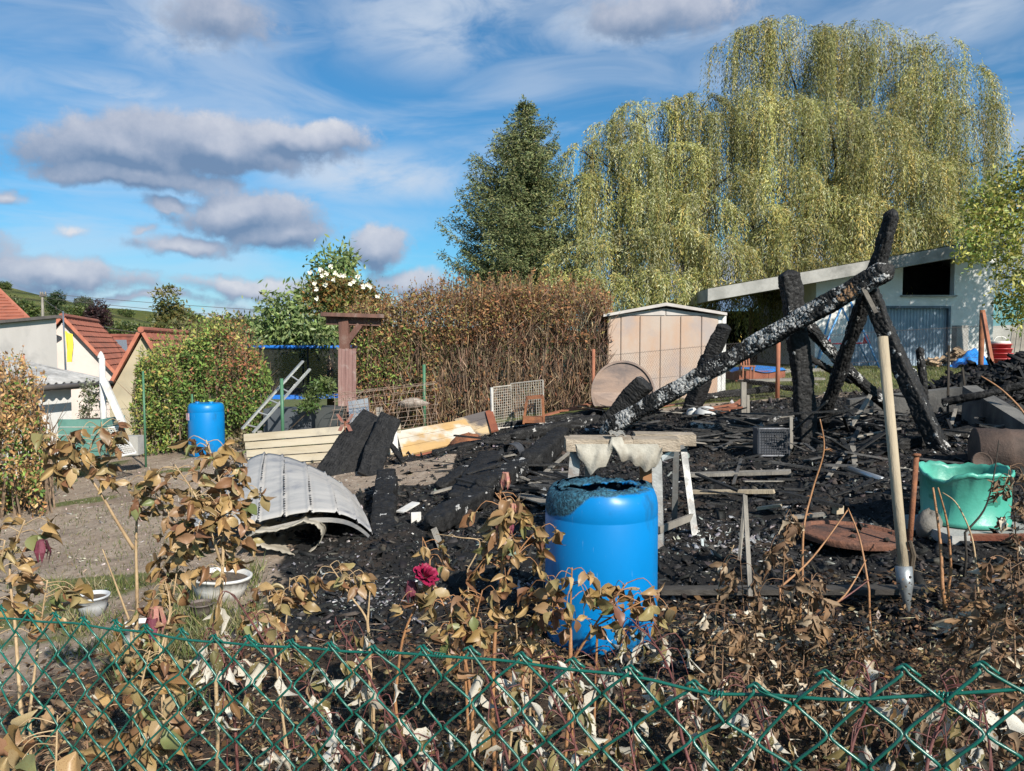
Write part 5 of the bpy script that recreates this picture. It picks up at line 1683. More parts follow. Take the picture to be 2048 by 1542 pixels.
# dark riveted seams beside each rib, as small sunken slots
for r_i in range(NR):
    q = MB()
    f = (r_i + .64) / NR
    for k in range(34):
        if rnd.random() < .15: continue
        t0, t1 = (k + .1) / 34, (k + .1 + .3 + .4 * rnd.random()) / 34
        a, b_ = sheet_pt(f, t0), sheet_pt(f, t1); c_, d_ = sheet_pt(f + .009, t1), sheet_pt(f + .009, t0)
        e = Vector((0, -.1, .004))
        q.add([a + e * 1, b_ + e * 1, c_ + e * 1, d_ + e * 1], [(0, 1, 2, 3)])
    for i in range(len(q.v)):
        v_ = Vector(q.v[i]); q.v[i] = (v_.x, v_.y, v_.z + .004)
    reg(q.build('slot_row', M['holes'], so), None, None, None, 'stuff')
# front lip and a curled, torn second layer underneath
lip = smooth_path([at(x + 4, y + 14 if y < 1100 else y, Y + .01) for (x, y, Y) in FR[2:]], 8)
q = MB(); V, Fc = [], []
for p in lip:
    V += [p, p - Vector((0, -.02, .045))]
Fc = [(2 * i, 2 * i + 2, 2 * i + 3, 2 * i + 1) for i in range(len(lip) - 1)]
mesh_obj('front_lip', V, Fc, M['sheet'], ms_, True)
cu = [(486, 1082, 6.22), (512, 1066, 6.2), (560, 1060, 6.18), (606, 1044, 6.16), (634, 1052, 6.16), (644, 1072, 6.18), (634, 1094, 6.2), (602, 1112, 6.2), (560, 1104, 6.2), (520, 1094, 6.2), (505, 1090, 6.2)]
path = smooth_path([at(*p) for p in cu], 7)
V, Fc = [], []
for i, p in enumerate(path):
    jag = .012 * math.sin(i * 2.7) + .012 * math.sin(i * 5.1 + 1)
    rib = .010 if i % 7 == 0 else 0
    for k in range(7):
        V.append(p + Vector((-.02 * k, .12 * k + (jag if k == 0 else 0), -.012 * k + rib + .02 * (k / 6) * math.sin(i))))
for i in range(len(path) - 1):
    for k in range(6):
        Fc.append((i * 7 + k, (i + 1) * 7 + k, (i + 1) * 7 + k + 1, i * 7 + k + 1))
so2 = mesh_obj('curled_liner', V, Fc, M['sheet_liner'], ms_, True)
md = so2.modifiers.new('thickness', 'SOLIDIFY'); md.thickness = .006

# ------------------------------------------------------------------ blue barrels
def mat_barrel(name, base, burnt, ztop, rad, on):
    m, t, b, out = new_mat(name)
    tcn_ = t.n('ShaderNodeTexCoord').outputs['Object']
    sp = t.n('ShaderNodeSeparateXYZ', i_0=tcn_)
    n1 = t.noise(tcn_, 5, 5, .6); n2 = t.noise(tcn_, 60, 5, .6)
    c = t.mix(t.math('MULTIPLY', t.sstep(n1, .45, .75), .35), base, tuple(x * .8 for x in base))
    scr = t.noise(t.vmath('MULTIPLY', tcn_, (26, 26, 3)), 3, 4, .6)
    c = t.mix(t.math('MULTIPLY', t.sstep(scr, .66, .74), .22), c, (.30, .42, .55))
    soot = t.noise(t.vmath('MULTIPLY', t.vmath('ADD', tcn_, (5, 3, 8)), (1, 1, .45)), 6, 7, .65)
    low = t.sstep(sp.outputs[2], .34, .0)
    c = t.mix(t.math('MULTIPLY', t.sstep(t.math('ADD', soot, t.math('MULTIPLY', low, .16)), .56, .76), .55), c, (.02, .05, .075))
    rg = .38
    if on:
        h = t.math('ADD', sp.outputs[2], t.math('MULTIPLY_ADD', n1, .10, -.05))
        left = t.math('MULTIPLY', t.sstep(sp.outputs[0], -.05, -.22), .115)
        h = t.math('ADD', h, left)
        f = t.sstep(h, ztop - .020, ztop - .004)
        bc_ = t.mix(t.sstep(n2, .45, .62), (.015, .05, .075), (.035, .13, .19))
        c = t.mix(f, c, bc_)
        rg = t.math('MULTIPLY_ADD', f, .35, .36)
        bn = t.n('ShaderNodeBump', i_Strength=f, i_Distance=.012, i_Height=t.noise(tcn_, 75, 4, .6))
        t.put(b.inputs['Normal'], bn.outputs[0])
    t.put(b.inputs['Base Color'], c)
    t.put(b.inputs['Roughness'], rg)
    b.inputs['Specular IOR Level'].default_value = .32
    return m
BLUE = (.001, .165, .44)

def barrel_profile(r, h):
    return [(0, .012), (r * .86, .012), (r * .92, .0), (r * .965, .02), (r * .985, .07), (r, .12), (r, h * .50), (r, h - .155), (r * .994, h - .150), (r * .994, h - .144), (r, h - .138), (r * .995, h - .09), (r * .975, h - .055), (r * .93, h - .022), (r * .88, h - .006), (r * .80, h)]

# near barrel: melted open top
bx_, by_ = .466, 3.98
bz_ = surf(bx_, by_) - .01
BH, BR = .875 - bz_, .292
M['barrel_burnt'] = mat_barrel('blue_plastic_melted_top', BLUE, True, BH, BR, True)
nb_ = thing('melted_blue_barrel', (bx_, by_, bz_), 'large blue plastic barrel with melted open top before the trestle', 'barrel')
rb_ = np.random.default_rng(12)
V, Fc = [], []
prof = barrel_profile(BR, BH)
NB = 72
sag = [.010 * math.sin(3 * a + 1) + .008 * math.sin(7 * a) + .004 * rb_.normal() for a in np.linspace(0, 2 * math.pi, NB, endpoint=False)]
for (r, z) in prof:
    w_ = max(0, (z - (BH - .06)) / .06)
    for k in range(NB):
        t_ = 2 * math.pi * k / NB
        dl = math.exp(-((((t_ - math.pi * 1.12 + math.pi) % (2 * math.pi)) - math.pi) / .45) ** 2)
        rr = r * (1 + .010 * w_ * math.sin(5 * t_))
        V.append((bx_ + rr * math.cos(t_), by_ + rr * math.sin(t_), bz_ + z - w_ * (.012 * dl) + w_ * sag[k] * .6))
for i in range(len(prof) - 1):
    for k in range(NB):
        Fc.append((i * NB + k, i * NB + (k + 1) % NB, (i + 1) * NB + (k + 1) % NB, (i + 1) * NB + k))
mesh_obj('body', V, Fc, M['barrel_burnt'], nb_, True)
# melted lid: ring with two ragged holes
def in_hole(x, y):
    h1 = ((x + .06) / .125) ** 2 + ((y + .03) / .085) ** 2 + .18 * math.sin(9 * math.atan2(y, x + .06)) < 1
    h2 = ((x - .085) / .095) ** 2 + ((y + .01) / .12) ** 2 + .2 * math.sin(7 * math.atan2(y, x - .085) + 2) < 1
    return h1 or h2
V, Fc, idx = [], [], {}
G = 46
for j in range(G + 1):
    for i in range(G + 1):
        x, y = (i / G * 2 - 1) * BR, (j / G * 2 - 1) * BR
        r = math.hypot(x, y)
        if r < BR * .83 and not in_hole(x, y):
            idx[i, j] = len(V)
            z = BH - .004 + .008 * math.sin(x * 40 + 2) * math.sin(y * 35) + .004 * rb_.normal()
            V.append((bx_ + x, by_ + y, bz_ + z))
for (i, j) in idx:
    if all(q in idx for q in ((i + 1, j), (i + 1, j + 1), (i, j + 1))):
        Fc.append((idx[i, j], idx[i + 1, j], idx[i + 1, j + 1], idx[i, j + 1]))
lid = mesh_obj('melted_lid', V, Fc, M['barrel_burnt'], nb_, True)
md = lid.modifiers.new('thickness', 'SOLIDIFY'); md.thickness = .010
MB().lathe([(0, .05), (BR * .95, .05), (BR * .96, BH - .12), (BR * .86, BH - .03)], (bx_, by_, bz_), 40).build('inner_wall', mat('dark_barrel_inside', (.01, .05, .10), (.006, .012, .02), 8, .7), nb_, True)  # inner wall in dark blue mottled with near-black
M['barrel2'] = mat_barrel('blue_plastic', BLUE, False, .9, .29, False)
p = at(414, 905, 13.4); zb2 = surf(p.x, 13.4) - .02
b2 = thing('blue_barrel', (p.x, 13.4, zb2), 'closed blue barrel standing at the back before the rounded bush', 'barrel')
h2 = at(414, 806, 13.4).z - zb2
MB().lathe(barrel_profile(.30, h2) + [(.0, h2 + .004)], (p.x, 13.4, zb2), 48).build('body', M['barrel2'], b2, True)
for dx in (-.12, .12):
    MB().lathe([(0, .03), (.035, .03), (.035, 0)], (p.x + dx, 13.32, zb2 + h2), 14).build('bung', M['barrel2'], b2, True)
MB().box((p.x - .23, 13.4 - .225, zb2 + h2 - .22), (.10, .01, .12), -.75).build('label_sticker', mat('faded_sticker', (.45, .22, .25), (.55, .45, .45), 30, .6), b2)

# ------------------------------------------------------------------ trestle with slabs and rag
M['slab_wood'] = mat('dusty_timber_top', (.42, .345, .265), (.28, .225, .165), 14, .9, .8, 90, stretch=(.4, 1, 1), dirt=(.16, .13, .10), dscale=7, damt=.55)
M['steel_leg'] = mat('grey_angle_steel', (.30, .30, .29), (.20, .20, .195), 9, .55, .15, 60, metal=.5, dirt=(.16, .10, .07), dscale=9, damt=.6)
ts = thing('work_trestle', g3(1260, 1085), 'old trestle with timber slabs on steel legs behind the blue barrel', 'trestle')
def slab_box(p0, p1, w, h, nm='top_slab', m=None):
    MB().bar(p0, p1, w, h, jit=.004).build(nm, m or M['slab_wood'], ts)
zt = at(1200, 886, 5.62).z
slab_box(at(1130, 887, 5.62), at(1262, 888, 5.62), .22, .088)
slab_box(at(1238, 887, 5.62) + Vector((.10, 0, 0)), at(1357, 887, 5.60), .21, .088)
slab_box(at(1268, 876, 5.98), at(1388, 878, 5.95), .20, .085)
slab_box(at(1140, 880, 5.95), at(1262, 880, 5.97), .17, .06)
def angle_leg(p0, p1, w=.055, t=.008, nm='leg'):
    p0, p1 = Vector(p0), Vector(p1)
    q = MB(); q.bar(p0, p1, w, t, (0, -1, 0)); q.bar(p0 + Vector((w / 2, .02, 0)), p1 + Vector((w / 2, .02, 0)), t, .045, (0, -1, 0))
    q.build(nm, M['steel_leg'], ts)
def ground_at(px, Y):
    x = at(px, 690, Y).x
    return Vector((x, Y, surf(x, Y) - .02))
angle_leg(at(1151, 898, 5.58), ground_at(1134, 5.50), .075)
angle_leg(at(1312, 898, 5.55), ground_at(1322, 5.45), .07)
angle_leg(at(1366, 892, 5.95), at(1392, 1088, 5.60), .045)
angle_leg(at(1180, 886, 6.0), ground_at(1170, 6.15), .05)
angle_leg(at(1352, 892, 5.7), ground_at(1352, 5.95), .04)
MB().bar(ground_at(1322, 5.45) + Vector((0, 0, .16)), at(1388, 1032, 5.72), .022, .05).build('stretcher', M['grey_wood'], ts)
MB().bar(at(1318, 912, 5.55), at(1378, 888, 5.95), .02, .03).build('side_rail', M['steel_leg'], ts)
MB().bar(at(1140, 1030, 5.55), at(1320, 1030, 5.5), .02, .04).build('stretcher', M['grey_wood'], ts)
MB().prism([at(1322, 912, 5.53), at(1350, 898, 5.56), at(1347, 915, 5.56), at(1325, 922, 5.53)], (0, .01, 0)).build('bracket', M['galv'], ts)
M['rag'] = mat('singed_cloth', (.40, .375, .32), (.28, .255, .21), 6, .9, .4, 50, dirt=(.13, .10, .075), dscale=4, damt=.6)
M['box_brown'] = mat('scorched_cardboard', (.30, .15, .065), (.20, .10, .05), 5, .8)
reg(MB().bar(at(1290, 905, 5.75), at(1294, 965, 5.75), .10, .02, (0, -1, 0)).build('brown_board', M['box_brown']), 'brown board hanging behind the rag on the trestle', 'board')
V, Fc = [], []
NX, NZ = 40, 16
for i in range(NX + 1):
    u_ = i / NX
    px = 1150 + 178 * u_
    drop = np.interp(u_, [0, .06, .2, .35, .42, .50, .62, .8, .93, 1], [10, 26, 58, 40, 8, 30, 34, 52, 46, 14])
    drop += 3 * math.sin(u_ * 40)
    top = 888 if not (.42 < u_ < .56) else 874
    for j in range(NZ + 1):
        v_ = j / NZ
        y_ = top + (drop + (890 - top)) * v_
        yy = 5.505 - .03 * v_ * math.sin(math.pi * v_) + .016 * math.sin(u_ * 34 + v_ * 2) * v_ - (.0 if not (.42 < u_ < .56) else .012)
        V.append(at(px + 4 * math.sin(v_ * 3 + u_ * 9), y_, yy))
for i in range(NX):
    for j in range(NZ):
        Fc.append((i * (NZ + 1) + j, (i + 1) * (NZ + 1) + j, (i + 1) * (NZ + 1) + j + 1, i * (NZ + 1) + j + 1))
q = len(V)
# fold of the rag lying over the slab between the two front tops
for i in range(9):
    u_ = .40 + .18 * i / 8
    for j in range(5):
        V.append(at(1150 + 178 * u_, 874, 5.50) + Vector((0, .27 * j / 4, .012 + .012 * math.sin(i * 1.4 + j))))
for i in range(8):
    for j in range(4):
        Fc.append((q + i * 5 + j, q + (i + 1) * 5 + j, q + (i + 1) * 5 + j + 1, q + i * 5 + j + 1))
reg(mesh_obj('torn_rag', V, Fc, M['rag'], None, True), 'torn singed grey cloth draped over the trestle top', 'cloth')

# ------------------------------------------------------------------ wooden stake with zinc ground spike
M['stake_wood'] = mat('peeled_stake_wood', (.43, .355, .255), (.34, .275, .19), 5, .75, .4, 40, stretch=(1, 1, .08), dirt=(.24, .18, .12), dscale=5, damt=.4)
sk = thing('wooden_stake', g3(1815, 1245), 'pale round wooden stake standing in a zinc ground spike', 'stake')
tg = gp(1816, 1240); tip = Vector((tg.x, tg.y, surf(tg.x, tg.y) + .012))
j0 = at(1808, 1145, tip.y + .05); top = at(1765, 674, tip.y + .3)
MB().tube([j0 - (top - j0).normalized() * .02, j0.lerp(top, .4), top], [.026, .026, .027], 14).build('pole', M['stake_wood'], sk, True)
dS = (top - tip).normalized()
q = MB(); q.tube([tip, tip.lerp(j0, .55), tip.lerp(j0, .72), j0 + dS * .03, j0 + dS * .032], [.008, .030, .040, .041, .034], 12)
sp_ = q.build('ground_spike', M['spike_zinc'], sk, True)
MB().lathe([(0, 0), (.007, 0), (.007, .004), (0, .004)], j0 + Vector((.008, -.044, -.01)), 8, R=Matrix.Rotation(math.pi / 2, 3, 'X')).build('bolt_hole', M['holes'], sp_)
MB().tube([at(1762, 745, 4.09) , at(1764, 760, 4.09)], .006, 5).build('knot', M['bark'], sk)
reg(MB().tube([at(1820, 1082, 3.86), at(1827, 1110, 3.86), at(1823, 1140, 3.87), at(1822, 1175, 3.87)], [.010, .014, .011, .005], 7).build('bark_strip', M['bark']), 'strip of grey bark standing beside the stake above the spike', 'bark strip')

# ------------------------------------------------------------------ green tub, rust lid, pipe
M['tub_green'] = mat('turquoise_plastic', (.085, .37, .28), (.05, .28, .205), 2.5, .4, .12, 50, dirt=(.03, .13, .10), dscale=2.6, damt=.7, spec=.45)
p = at(1928, 1040, 5.25); zt_ = surf(p.x, 5.25) + .03
tb = thing('green_tub', (p.x, 5.25, zt_), 'turquoise green plastic tub with molten rim at the right', 'tub')
htub = at(1928, 936, 5.25).z - zt_
V, Fc = [], []
prof = [(0, .02), (.27, .02), (.285, .0), (.300, .005), (.302, .035), (.288, .045), (.290, htub * .5), (.298, htub - .03), (.312, htub - .025), (.312, htub), (.296, htub + .002), (.288, htub - .03), (.278, .05), (0, .04)]
NT_ = 64
for pi_, (r, z) in enumerate(prof):
    r *= .92
    for k in range(NT_):
        t_ = 2 * math.pi * k / NT_
        w_ = 1 if z > htub - .05 else 0
        mel = (.012 * math.sin(3 * t_ + 1) + .007 * math.sin(8 * t_) + .006 * math.sin(19 * t_ + 2)) * w_
        flat = .020 * (1 if (k // 8) % 2 else -1) * (1 if .06 < z < htub - .05 else 0)
        V.append((p.x + (r + flat * .4 + mel * .4) * math.cos(t_), 5.25 + (r + flat * .4 + mel * .4) * math.sin(t_), zt_ + z + mel - .05 * w_ * math.exp(-((t_ - 3.6) / .5) ** 2)))
for i in range(len(prof) - 1):
    for k in range(NT_):
        Fc.append((i * NT_ + k, i * NT_ + (k + 1) % NT_, (i + 1) * NT_ + (k + 1) % NT_, (i + 1) * NT_ + k))
mesh_obj('body', V, Fc, M['tub_green'], tb, True)
reg(MB().box((p.x + .05, 5.2, zt_ - .04), (.78, .62, .07), .1).build('base_slab', M['concrete']), 'flat concrete slab under the green tub', 'slab')
reg(MB().bar(g3(1895, 1082, .03), g3(2050, 1092, .04), .06, .035).build('red_bar', M['redwood']), 'dull red bar lying at the foot of the green tub', 'bar')
reg(rock('stone_block', g3(1858, 1068, .06), (.10, .09, .10), M['sooty_concrete_'], 80), 'grey stone left of the green tub', 'stone')
c = g3(1700, 1082, .04)
M['rust_lid'] = mat('rusty_lid', (.20, .085, .05), (.12, .058, .04), 6, .92, .9, 40, dirt=(.035, .03, .03), dscale=4.5, damt=.8)
lp = thing('rusty_round_plate', c, 'round rusty metal lid lying on the burnt ground', 'metal lid')
R_t = Matrix.Rotation(.03, 3, 'Y')
MB().lathe([(0, .012), (.29, .008), (.31, .0), (.318, .022), (.336, .026), (.340, .008), (.330, -.02)], c, 56, R=R_t).build('disc', M['rust_lid'], lp, True)
for (dx, dy) in ((.05, .05), (-.03, -.11), (.15, -.20), (.06, .02)):
    o = rock('char_lump', (c.x + dx, c.y + dy, c.z + .02), (.022, .02, .014), M['darkbark'], int(90 + dx * 100))
    reg(o, 'small black lump of char lying on the rusty lid', 'char lump', 'char lumps on the rusty lid')
rp = thing('rusty_pipe', g3(1830, 1085), 'thin rusty iron pipe post with a cap left of the green tub', 'pipe')
MB().tube([ground_at(1829, 4.85), at(1833, 912, 4.95)], .017, 10).build('pipe', M['rust'], rp, True)
MB().lathe([(0, 0), (.026, 0), (.027, .014), (0, .018)], at(1833, 912, 4.95), 12).build('cap', M['rust'], rp, True)

# ------------------------------------------------------------------ concrete wall and burnt heap at the right
M['sooty_concrete'] = mat('sooty_concrete', (.15, .142, .13), (.075, .072, .07), 3, .9, .5, 40, dirt=(.035, .034, .034), dscale=1.3, damt=.8)
A, B = at(1925, 772, 9.4), at(2140, 905, 6.6)
wd = Vector((.30, .22, 0))
MB_ = MB()
MB_.prism([(A.x, A.y, surf(A.x, A.y) - .1), (B.x, B.y, surf(B.x, B.y) - .1), B, A], wd)
reg(MB_.build('concrete_wall', M['sooty_concrete']), 'sooty low concrete wall running to the right edge', 'wall')
A2, B2 = at(1700, 800, 10.6), at(1925, 775, 10.0)
reg(MB().prism([(A2.x, A2.y, surf(A2.x, A2.y) - .1), (B2.x, B2.y, surf(B2.x, B2.y) - .1), B2, A2], (.05, .25, 0)).build('concrete_wall', M['sooty_concrete']), 'sooty concrete edge behind the crossed posts', 'wall')
hp_ = np.random.default_rng(14)
V, Fc = [], []
N1 = 30
hc = at(2040, 770, 10.6)
for j in range(N1 + 1):
    for i in range(N1 + 1):
        u_, v_ = i / N1 * 2 - 1, j / N1 * 2 - 1
        x, y = hc.x + u_ * 1.5, hc.y + v_ * 1.0
        r = math.sqrt(u_ * u_ + v_ * v_)
        h = .62 * max(0, 1 - r) ** .8 * (1 + .25 * math.sin(u_ * 7) * math.cos(v_ * 5)) + .05 * hp_.random() * (r < 1)
        V.append((x, y, surf(x, y) - .03 + h))
for j in range(N1):
    for i in range(N1):
        Fc.append((j * (N1 + 1) + i, j * (N1 + 1) + i + 1, (j + 1) * (N1 + 1) + i + 1, (j + 1) * (N1 + 1) + i))
reg(mesh_obj('burnt_heap', V, Fc, M['rubble'], None, False, None, np.full((len(V), 3), .010)), 'black burnt heap below the red tubs at the right', 'heap')
dp = at(2010, 905, 6.9)
dm = thing('rusty_drum', dp, 'brown rusted drum lying behind the green tub', 'drum')
Rd = Matrix.Rotation(math.pi / 2, 3, 'Y') @ Matrix.Rotation(.3, 3, 'X')
M['drum_rust'] = mat('dull_rusted_drum', (.085, .055, .042), (.05, .036, .03), 5, .8, .4, 50)
MB().lathe([(0, -.34), (.20, -.34), (.215, -.33), (.21, -.1), (.217, -.08), (.21, -.06), (.21, .3), (.215, .32), (0, .32)], (dp.x + .1, dp.y, dp.z), 28, R=Rd).build('shell', M['drum_rust'], dm, True)
lpz = at(1964, 925, 6.2)
reg(MB().lathe([(0, .0), (.075, .005), (.08, .02), (.085, 0), (.08, -.02)], lpz, 22, R=Matrix.Rotation(1.25, 3, 'X')).build('sooty_lid', M['drum_rust'], None, True), 'small round sooty lid leaning in front of the rusted drum', 'lid')

# ------------------------------------------------------------------ things along the back
# half round scorched metal disc
hd = thing('metal_disc', at(1245, 810, 12.9), 'big round cut metal disc standing before the metal shed', 'metal disc')
M['disc'] = mat('smoke_stained_steel', (.27, .185, .14), (.17, .125, .105), 3.0, .55, .15, 40, stretch=(.4, 1, 2), dirt=(.09, .075, .075), dscale=2.2, damt=.8, metal=.1)
cD = at(1246, 785, 12.9); rD = 64 * m_per_px(12.9)
zlo = at(1246, 812, 12.9).z
ang_ = [a for a in np.linspace(0, 2 * math.pi, 64, endpoint=False)]
def dpt(r, a, y): 
    z = cD.z + r * math.sin(a)
    return Vector((cD.x + r * math.cos(a), 12.9 + y + .10 * (z - zlo), max(z, zlo)))
MB().prism([dpt(rD, a, 0) for a in ang_], (0, .02, 0)).build('plate', M['disc'], hd)
V = [dpt(rD, a, -.03) for a in ang_] + [dpt(rD - .035, a, -.03) for a in ang_] + [dpt(rD, a, .0) for a in ang_]
MB().add(V, [(i, (i + 1) % 64, 64 + (i + 1) % 64, 64 + i) for i in range(64)] + [(128 + i, 128 + (i + 1) % 64, (i + 1) % 64, i) for i in range(64)]).build('rolled_rim', M['disc'], hd)

# wire crates and rusted frame
def wire_panel(name, parent, o, u, v, nu, nv, r, m):
    q = MB(); o, u, v = Vector(o), Vector(u), Vector(v)
    n = u.cross(v).normalized() * r * .8
    for i in range(nu + 1):
        q.tube([o + u * (i / nu) + n, o + u * (i / nu) + v + n], r, 4, False)
    for j in range(nv + 1):
        q.tube([o + v * (j / nv), o + v * (j / nv) + u], r, 4, False)
    for a, b_ in ((o, o + u), (o + u, o + u + v), (o + u + v, o + v), (o + v, o)):
        q.tube([a, b_], r * 3, 6, False)
    return q.build(name, m, parent)
M['cagewire'] = mat('pale_cage_wire', (.46, .43, .38), (.34, .30, .25), 9, .6, metal=.3)
wc = thing('wire_crate', at(1030, 855, 13), 'pale wire mesh crate standing before the scorched hedge', 'wire crate')
a0, a1, a2 = at(988, 858, 12.85), at(1024, 852, 13.15), at(1088, 846, 12.95)
hv = Vector((-.02, .02, at(988, 775, 12.85).z - a0.z))
wire_panel('side_panel', wc, a0, a1 - a0, hv, 9, 16, .004, M['cagewire'])
wire_panel('front_panel', wc, a1, a2 - a1, hv * 1.04, 14, 16, .004, M['cagewire'])
wire_panel('bottom_panel', wc, a0, a2 - a0, Vector((.1, .25, 0)), 10, 5, .004, M['cagewire'])
MB().bar(a0 + Vector((-.02, 0, 0)), a0 + hv + Vector((-.02, 0, 0)), .04, .03).build('corner_post', M['white_metal'], wc)
MB().box(a0 + Vector((.05, -.05, -.02)), (.10, .08, .10)).build('foot', M['white_metal'], wc)
rf_ = thing('rusted_frame', at(1068, 848, 12.6), 'small rusted box frame before the wire crate', 'frame')
c0 = [at(1047, 848, 12.5), at(1088, 845, 12.5), at(1088, 845, 12.5) + Vector((0, .3, 0)), at(1047, 848, 12.5) + Vector((0, .3, 0))]
hh = at(1047, 797, 12.5).z - c0[0].z
c1 = [p + Vector((.06 if i in (0, 3) else -.02, 0, hh)) for i, p in enumerate(c0)]
for a, b_ in zip(c0, c1): MB().bar(a, b_, .035, .02, (0, -1, 0)).build('leg', M['rust'], rf_)
for i in range(4): MB().bar(c1[i], c1[(i + 1) % 4], .03, .04).build('top_rail', M['rust'], rf_)
MB().box(sum(c0, Vector()) / 4 + Vector((0, 0, .05)), (.36, .30, .09)).build('pan', M['rust'], rf_)

# rolled wire mesh cage
rc = thing('wire_mesh_roll', at(770, 878, 13.1), 'rusty roll of wide wire mesh lying behind the cream boarding', 'wire mesh')
M['meshwire'] = mat('rusty_mesh_wire', (.36, .29, .23), (.22, .12, .08), 9, .7, metal=.2)
xA, xB = at(675, 830, 13.1).x, at(872, 815, 13.1).x
rC = .44; zC0, zC1 = at(770, 835, 13.1).z, at(770, 812, 13.1).z
for i in range(13):
    u_ = i / 12; x = xA + (xB - xA) * u_; zc = zC0 + (zC1 - zC0) * u_
    ring = [Vector((x + .04 * math.sin(a * 3 + i), 13.1 + rC * math.cos(a) * (1 + .05 * math.sin(2 * a + i)), zc + rC * .95 * math.sin(a))) for a in np.linspace(0, 2 * math.pi, 25)]
    MB().tube(ring, .0038, 4, False).build('ring_wire', M['meshwire'], rc)
for k in range(16):
    a = 2 * math.pi * k / 16
    MB().tube([(xA + (xB - xA) * u_, 13.1 + rC * math.cos(a), zC0 + (zC1 - zC0) * u_ + rC * .95 * math.sin(a)) for u_ in (0, .33, .66, 1)], .0038, 4, False).build('long_wire', M['meshwire'], rc)
reg(MB().bar(at(722, 862, 13.5), at(716, 800, 13.8), .36, .02, (0, -1, .3)).build('zinc_sheet', M['galv']), 'pale zinc sheet leaning behind the wire mesh roll', 'metal sheet')
reg(MB().bar(at(762, 862, 13.4), at(758, 815, 13.6), .12, .03, (0, -1, .2)).build('short_board', M['grey_wood']), 'short grey board behind the wire mesh roll', 'board')
reg(MB().box(at(590, 845, 14.2), (1.0, .5, .55)).build('dark_crate', mat('dark_slate_plastic', (.07, .08, .09), (.045, .05, .06), 3, .6)), 'dark slate coloured box behind the ladder', 'box')
reg(MB().box(at(665, 840, 14.0), (.5, .5, .5)).build('dark_crate', mat('dark_net_box', (.05, .055, .055), (.03, .035, .035), 3, .7)), 'dark box behind the left end of the wire mesh roll', 'box')
o = rock('pale_sack', at(826, 806, 14.2), (.26, .14, .10), M['sack'], 85); reg(o, 'torn pale sack lying against the hedge behind the wire mesh roll', 'sack')

# ladder
ld = thing('aluminium_ladder', at(495, 858, 12.9), 'aluminium ladder leaning in front of the trampoline', 'ladder')
M['alu'] = mat('dull_aluminium', (.50, .50, .47), (.40, .40, .38), 6, .4, .05, metal=.6)
L0, L1 = at(484, 858, 12.7), at(606, 722, 13.6)
Rr0, Rr1 = at(506, 866, 12.6), at(620, 738, 13.5)
MB().bar(L0, L1, .05, .03).build('rail', M['alu'], ld)
MB().bar(Rr0, Rr1, .05, .03).build('rail', M['alu'], ld)
for f in (.06, .24, .42, .60, .78):
    MB().tube([L0.lerp(L1, f), Rr0.lerp(Rr1, f + .02)], .014, 6).build('rung', M['alu'], ld)

# green and rust fence posts
for (px, yt, yb, Y, m, lab) in [(563, 757, 870, 13.0, 'green_metal', 'green metal fence post beside the ladder'), (848, 729, 850, 14.2, 'green_metal', 'green metal fence post before the tall hedge'),
                             (286, 742, 870, 12.6, 'green_metal', 'thin green fence post left of the rounded bush'), (384, 788, 880, 14.0, 'green_metal', 'thin green post behind the back barrel')]:
    x = at(px, 690, Y).x
    r_ = .03 if px in (563, 848) else .018
    reg(MB().tube([(x, Y, gzf(x, Y) - .1), (at(px, yt, Y).x, Y, at(px, yt, Y).z)], r_, 8).build('fence_post', M[m], None, True), lab, 'fence post')

# rust red chain-link fence across the back
def mat_wire(name, c):
    return mat(name, c, tuple(x * .7 for x in c), 9, .6, metal=.3)
M['oldwire'] = mat_wire('old_fence_wire', (.20, .17, .15))
def chainlink(parent, a, b_, za, zb, h, cell, r, m):
    a, b_ = Vector(a), Vector(b_)
    L = (Vector((b_.x - a.x, b_.y - a.y, 0))).length
    n = int(L / (cell / 2))
    rows = int(h / (cell / 2))
    q = MB()
    for i in range(n):
        pts = []
        for k in range(rows + 1):
            f = (i + (k % 2)) / n
            p = a.lerp(b_, min(f, 1)); pts.append((p.x, p.y, za + (zb - za) * f + k * h / rows))
        q.tube(pts, r, 3, False)
    for z in (.02, .5, .98):
        q.tube([(a.x, a.y, za + h * z), (b_.x, b_.y, zb + h * z)], r * 1.3, 3, False)
    return q.build('chain_link', m, parent)
bf = thing('back_fence', (4.5, 13.2, gzf(4.5, 13.2)), 'old chain link fence with rust red posts between shed and lawn', 'fence')
FP = [(1187, 698, 13.7), (1405, 700, 13.5), (1557, 672, 13.2), (1760, 690, 12.5), (1965, 620, 11.9)]
pp = []
for i, (px, yt, Y) in enumerate(FP):
    t_ = at(px, yt, Y); x = t_.x
    g_ = gzf(x, Y)
    pp.append((Vector((x, Y, g_)), t_.z))
    if px not in (1405, 1760):
        MB().tube([(x, Y, g_ - .1), (x, Y, t_.z)], .038 if px != 1187 else .03, 10).build('post', M['rustpost'] if px < 1900 else M['rust'], bf, True)
MB().bar(at(1966, 626, 11.85), at(1996, 800, 11.0), .05, .05, (0, -1, 0)).build('brace', M['rustpost'], bf)
for (p, zt0), (q_, zt1) in zip(pp, pp[1:]):
    chainlink(bf, p, q_, p.z + .05, q_.z + .05, 1.0, .085, .0024, M['oldwire'])
lf = thing('left_fence', (-7, 12.2, gzf(-7, 12.2)), 'sagging grey chain link fence beside the white posts at the left', 'fence')
chainlink(lf, at(170, 800, 12.6), at(290, 800, 12.6), gzf(-6.5, 12.5), gzf(-6, 12.5), 1.0, .08, .0022, M['oldwire'])

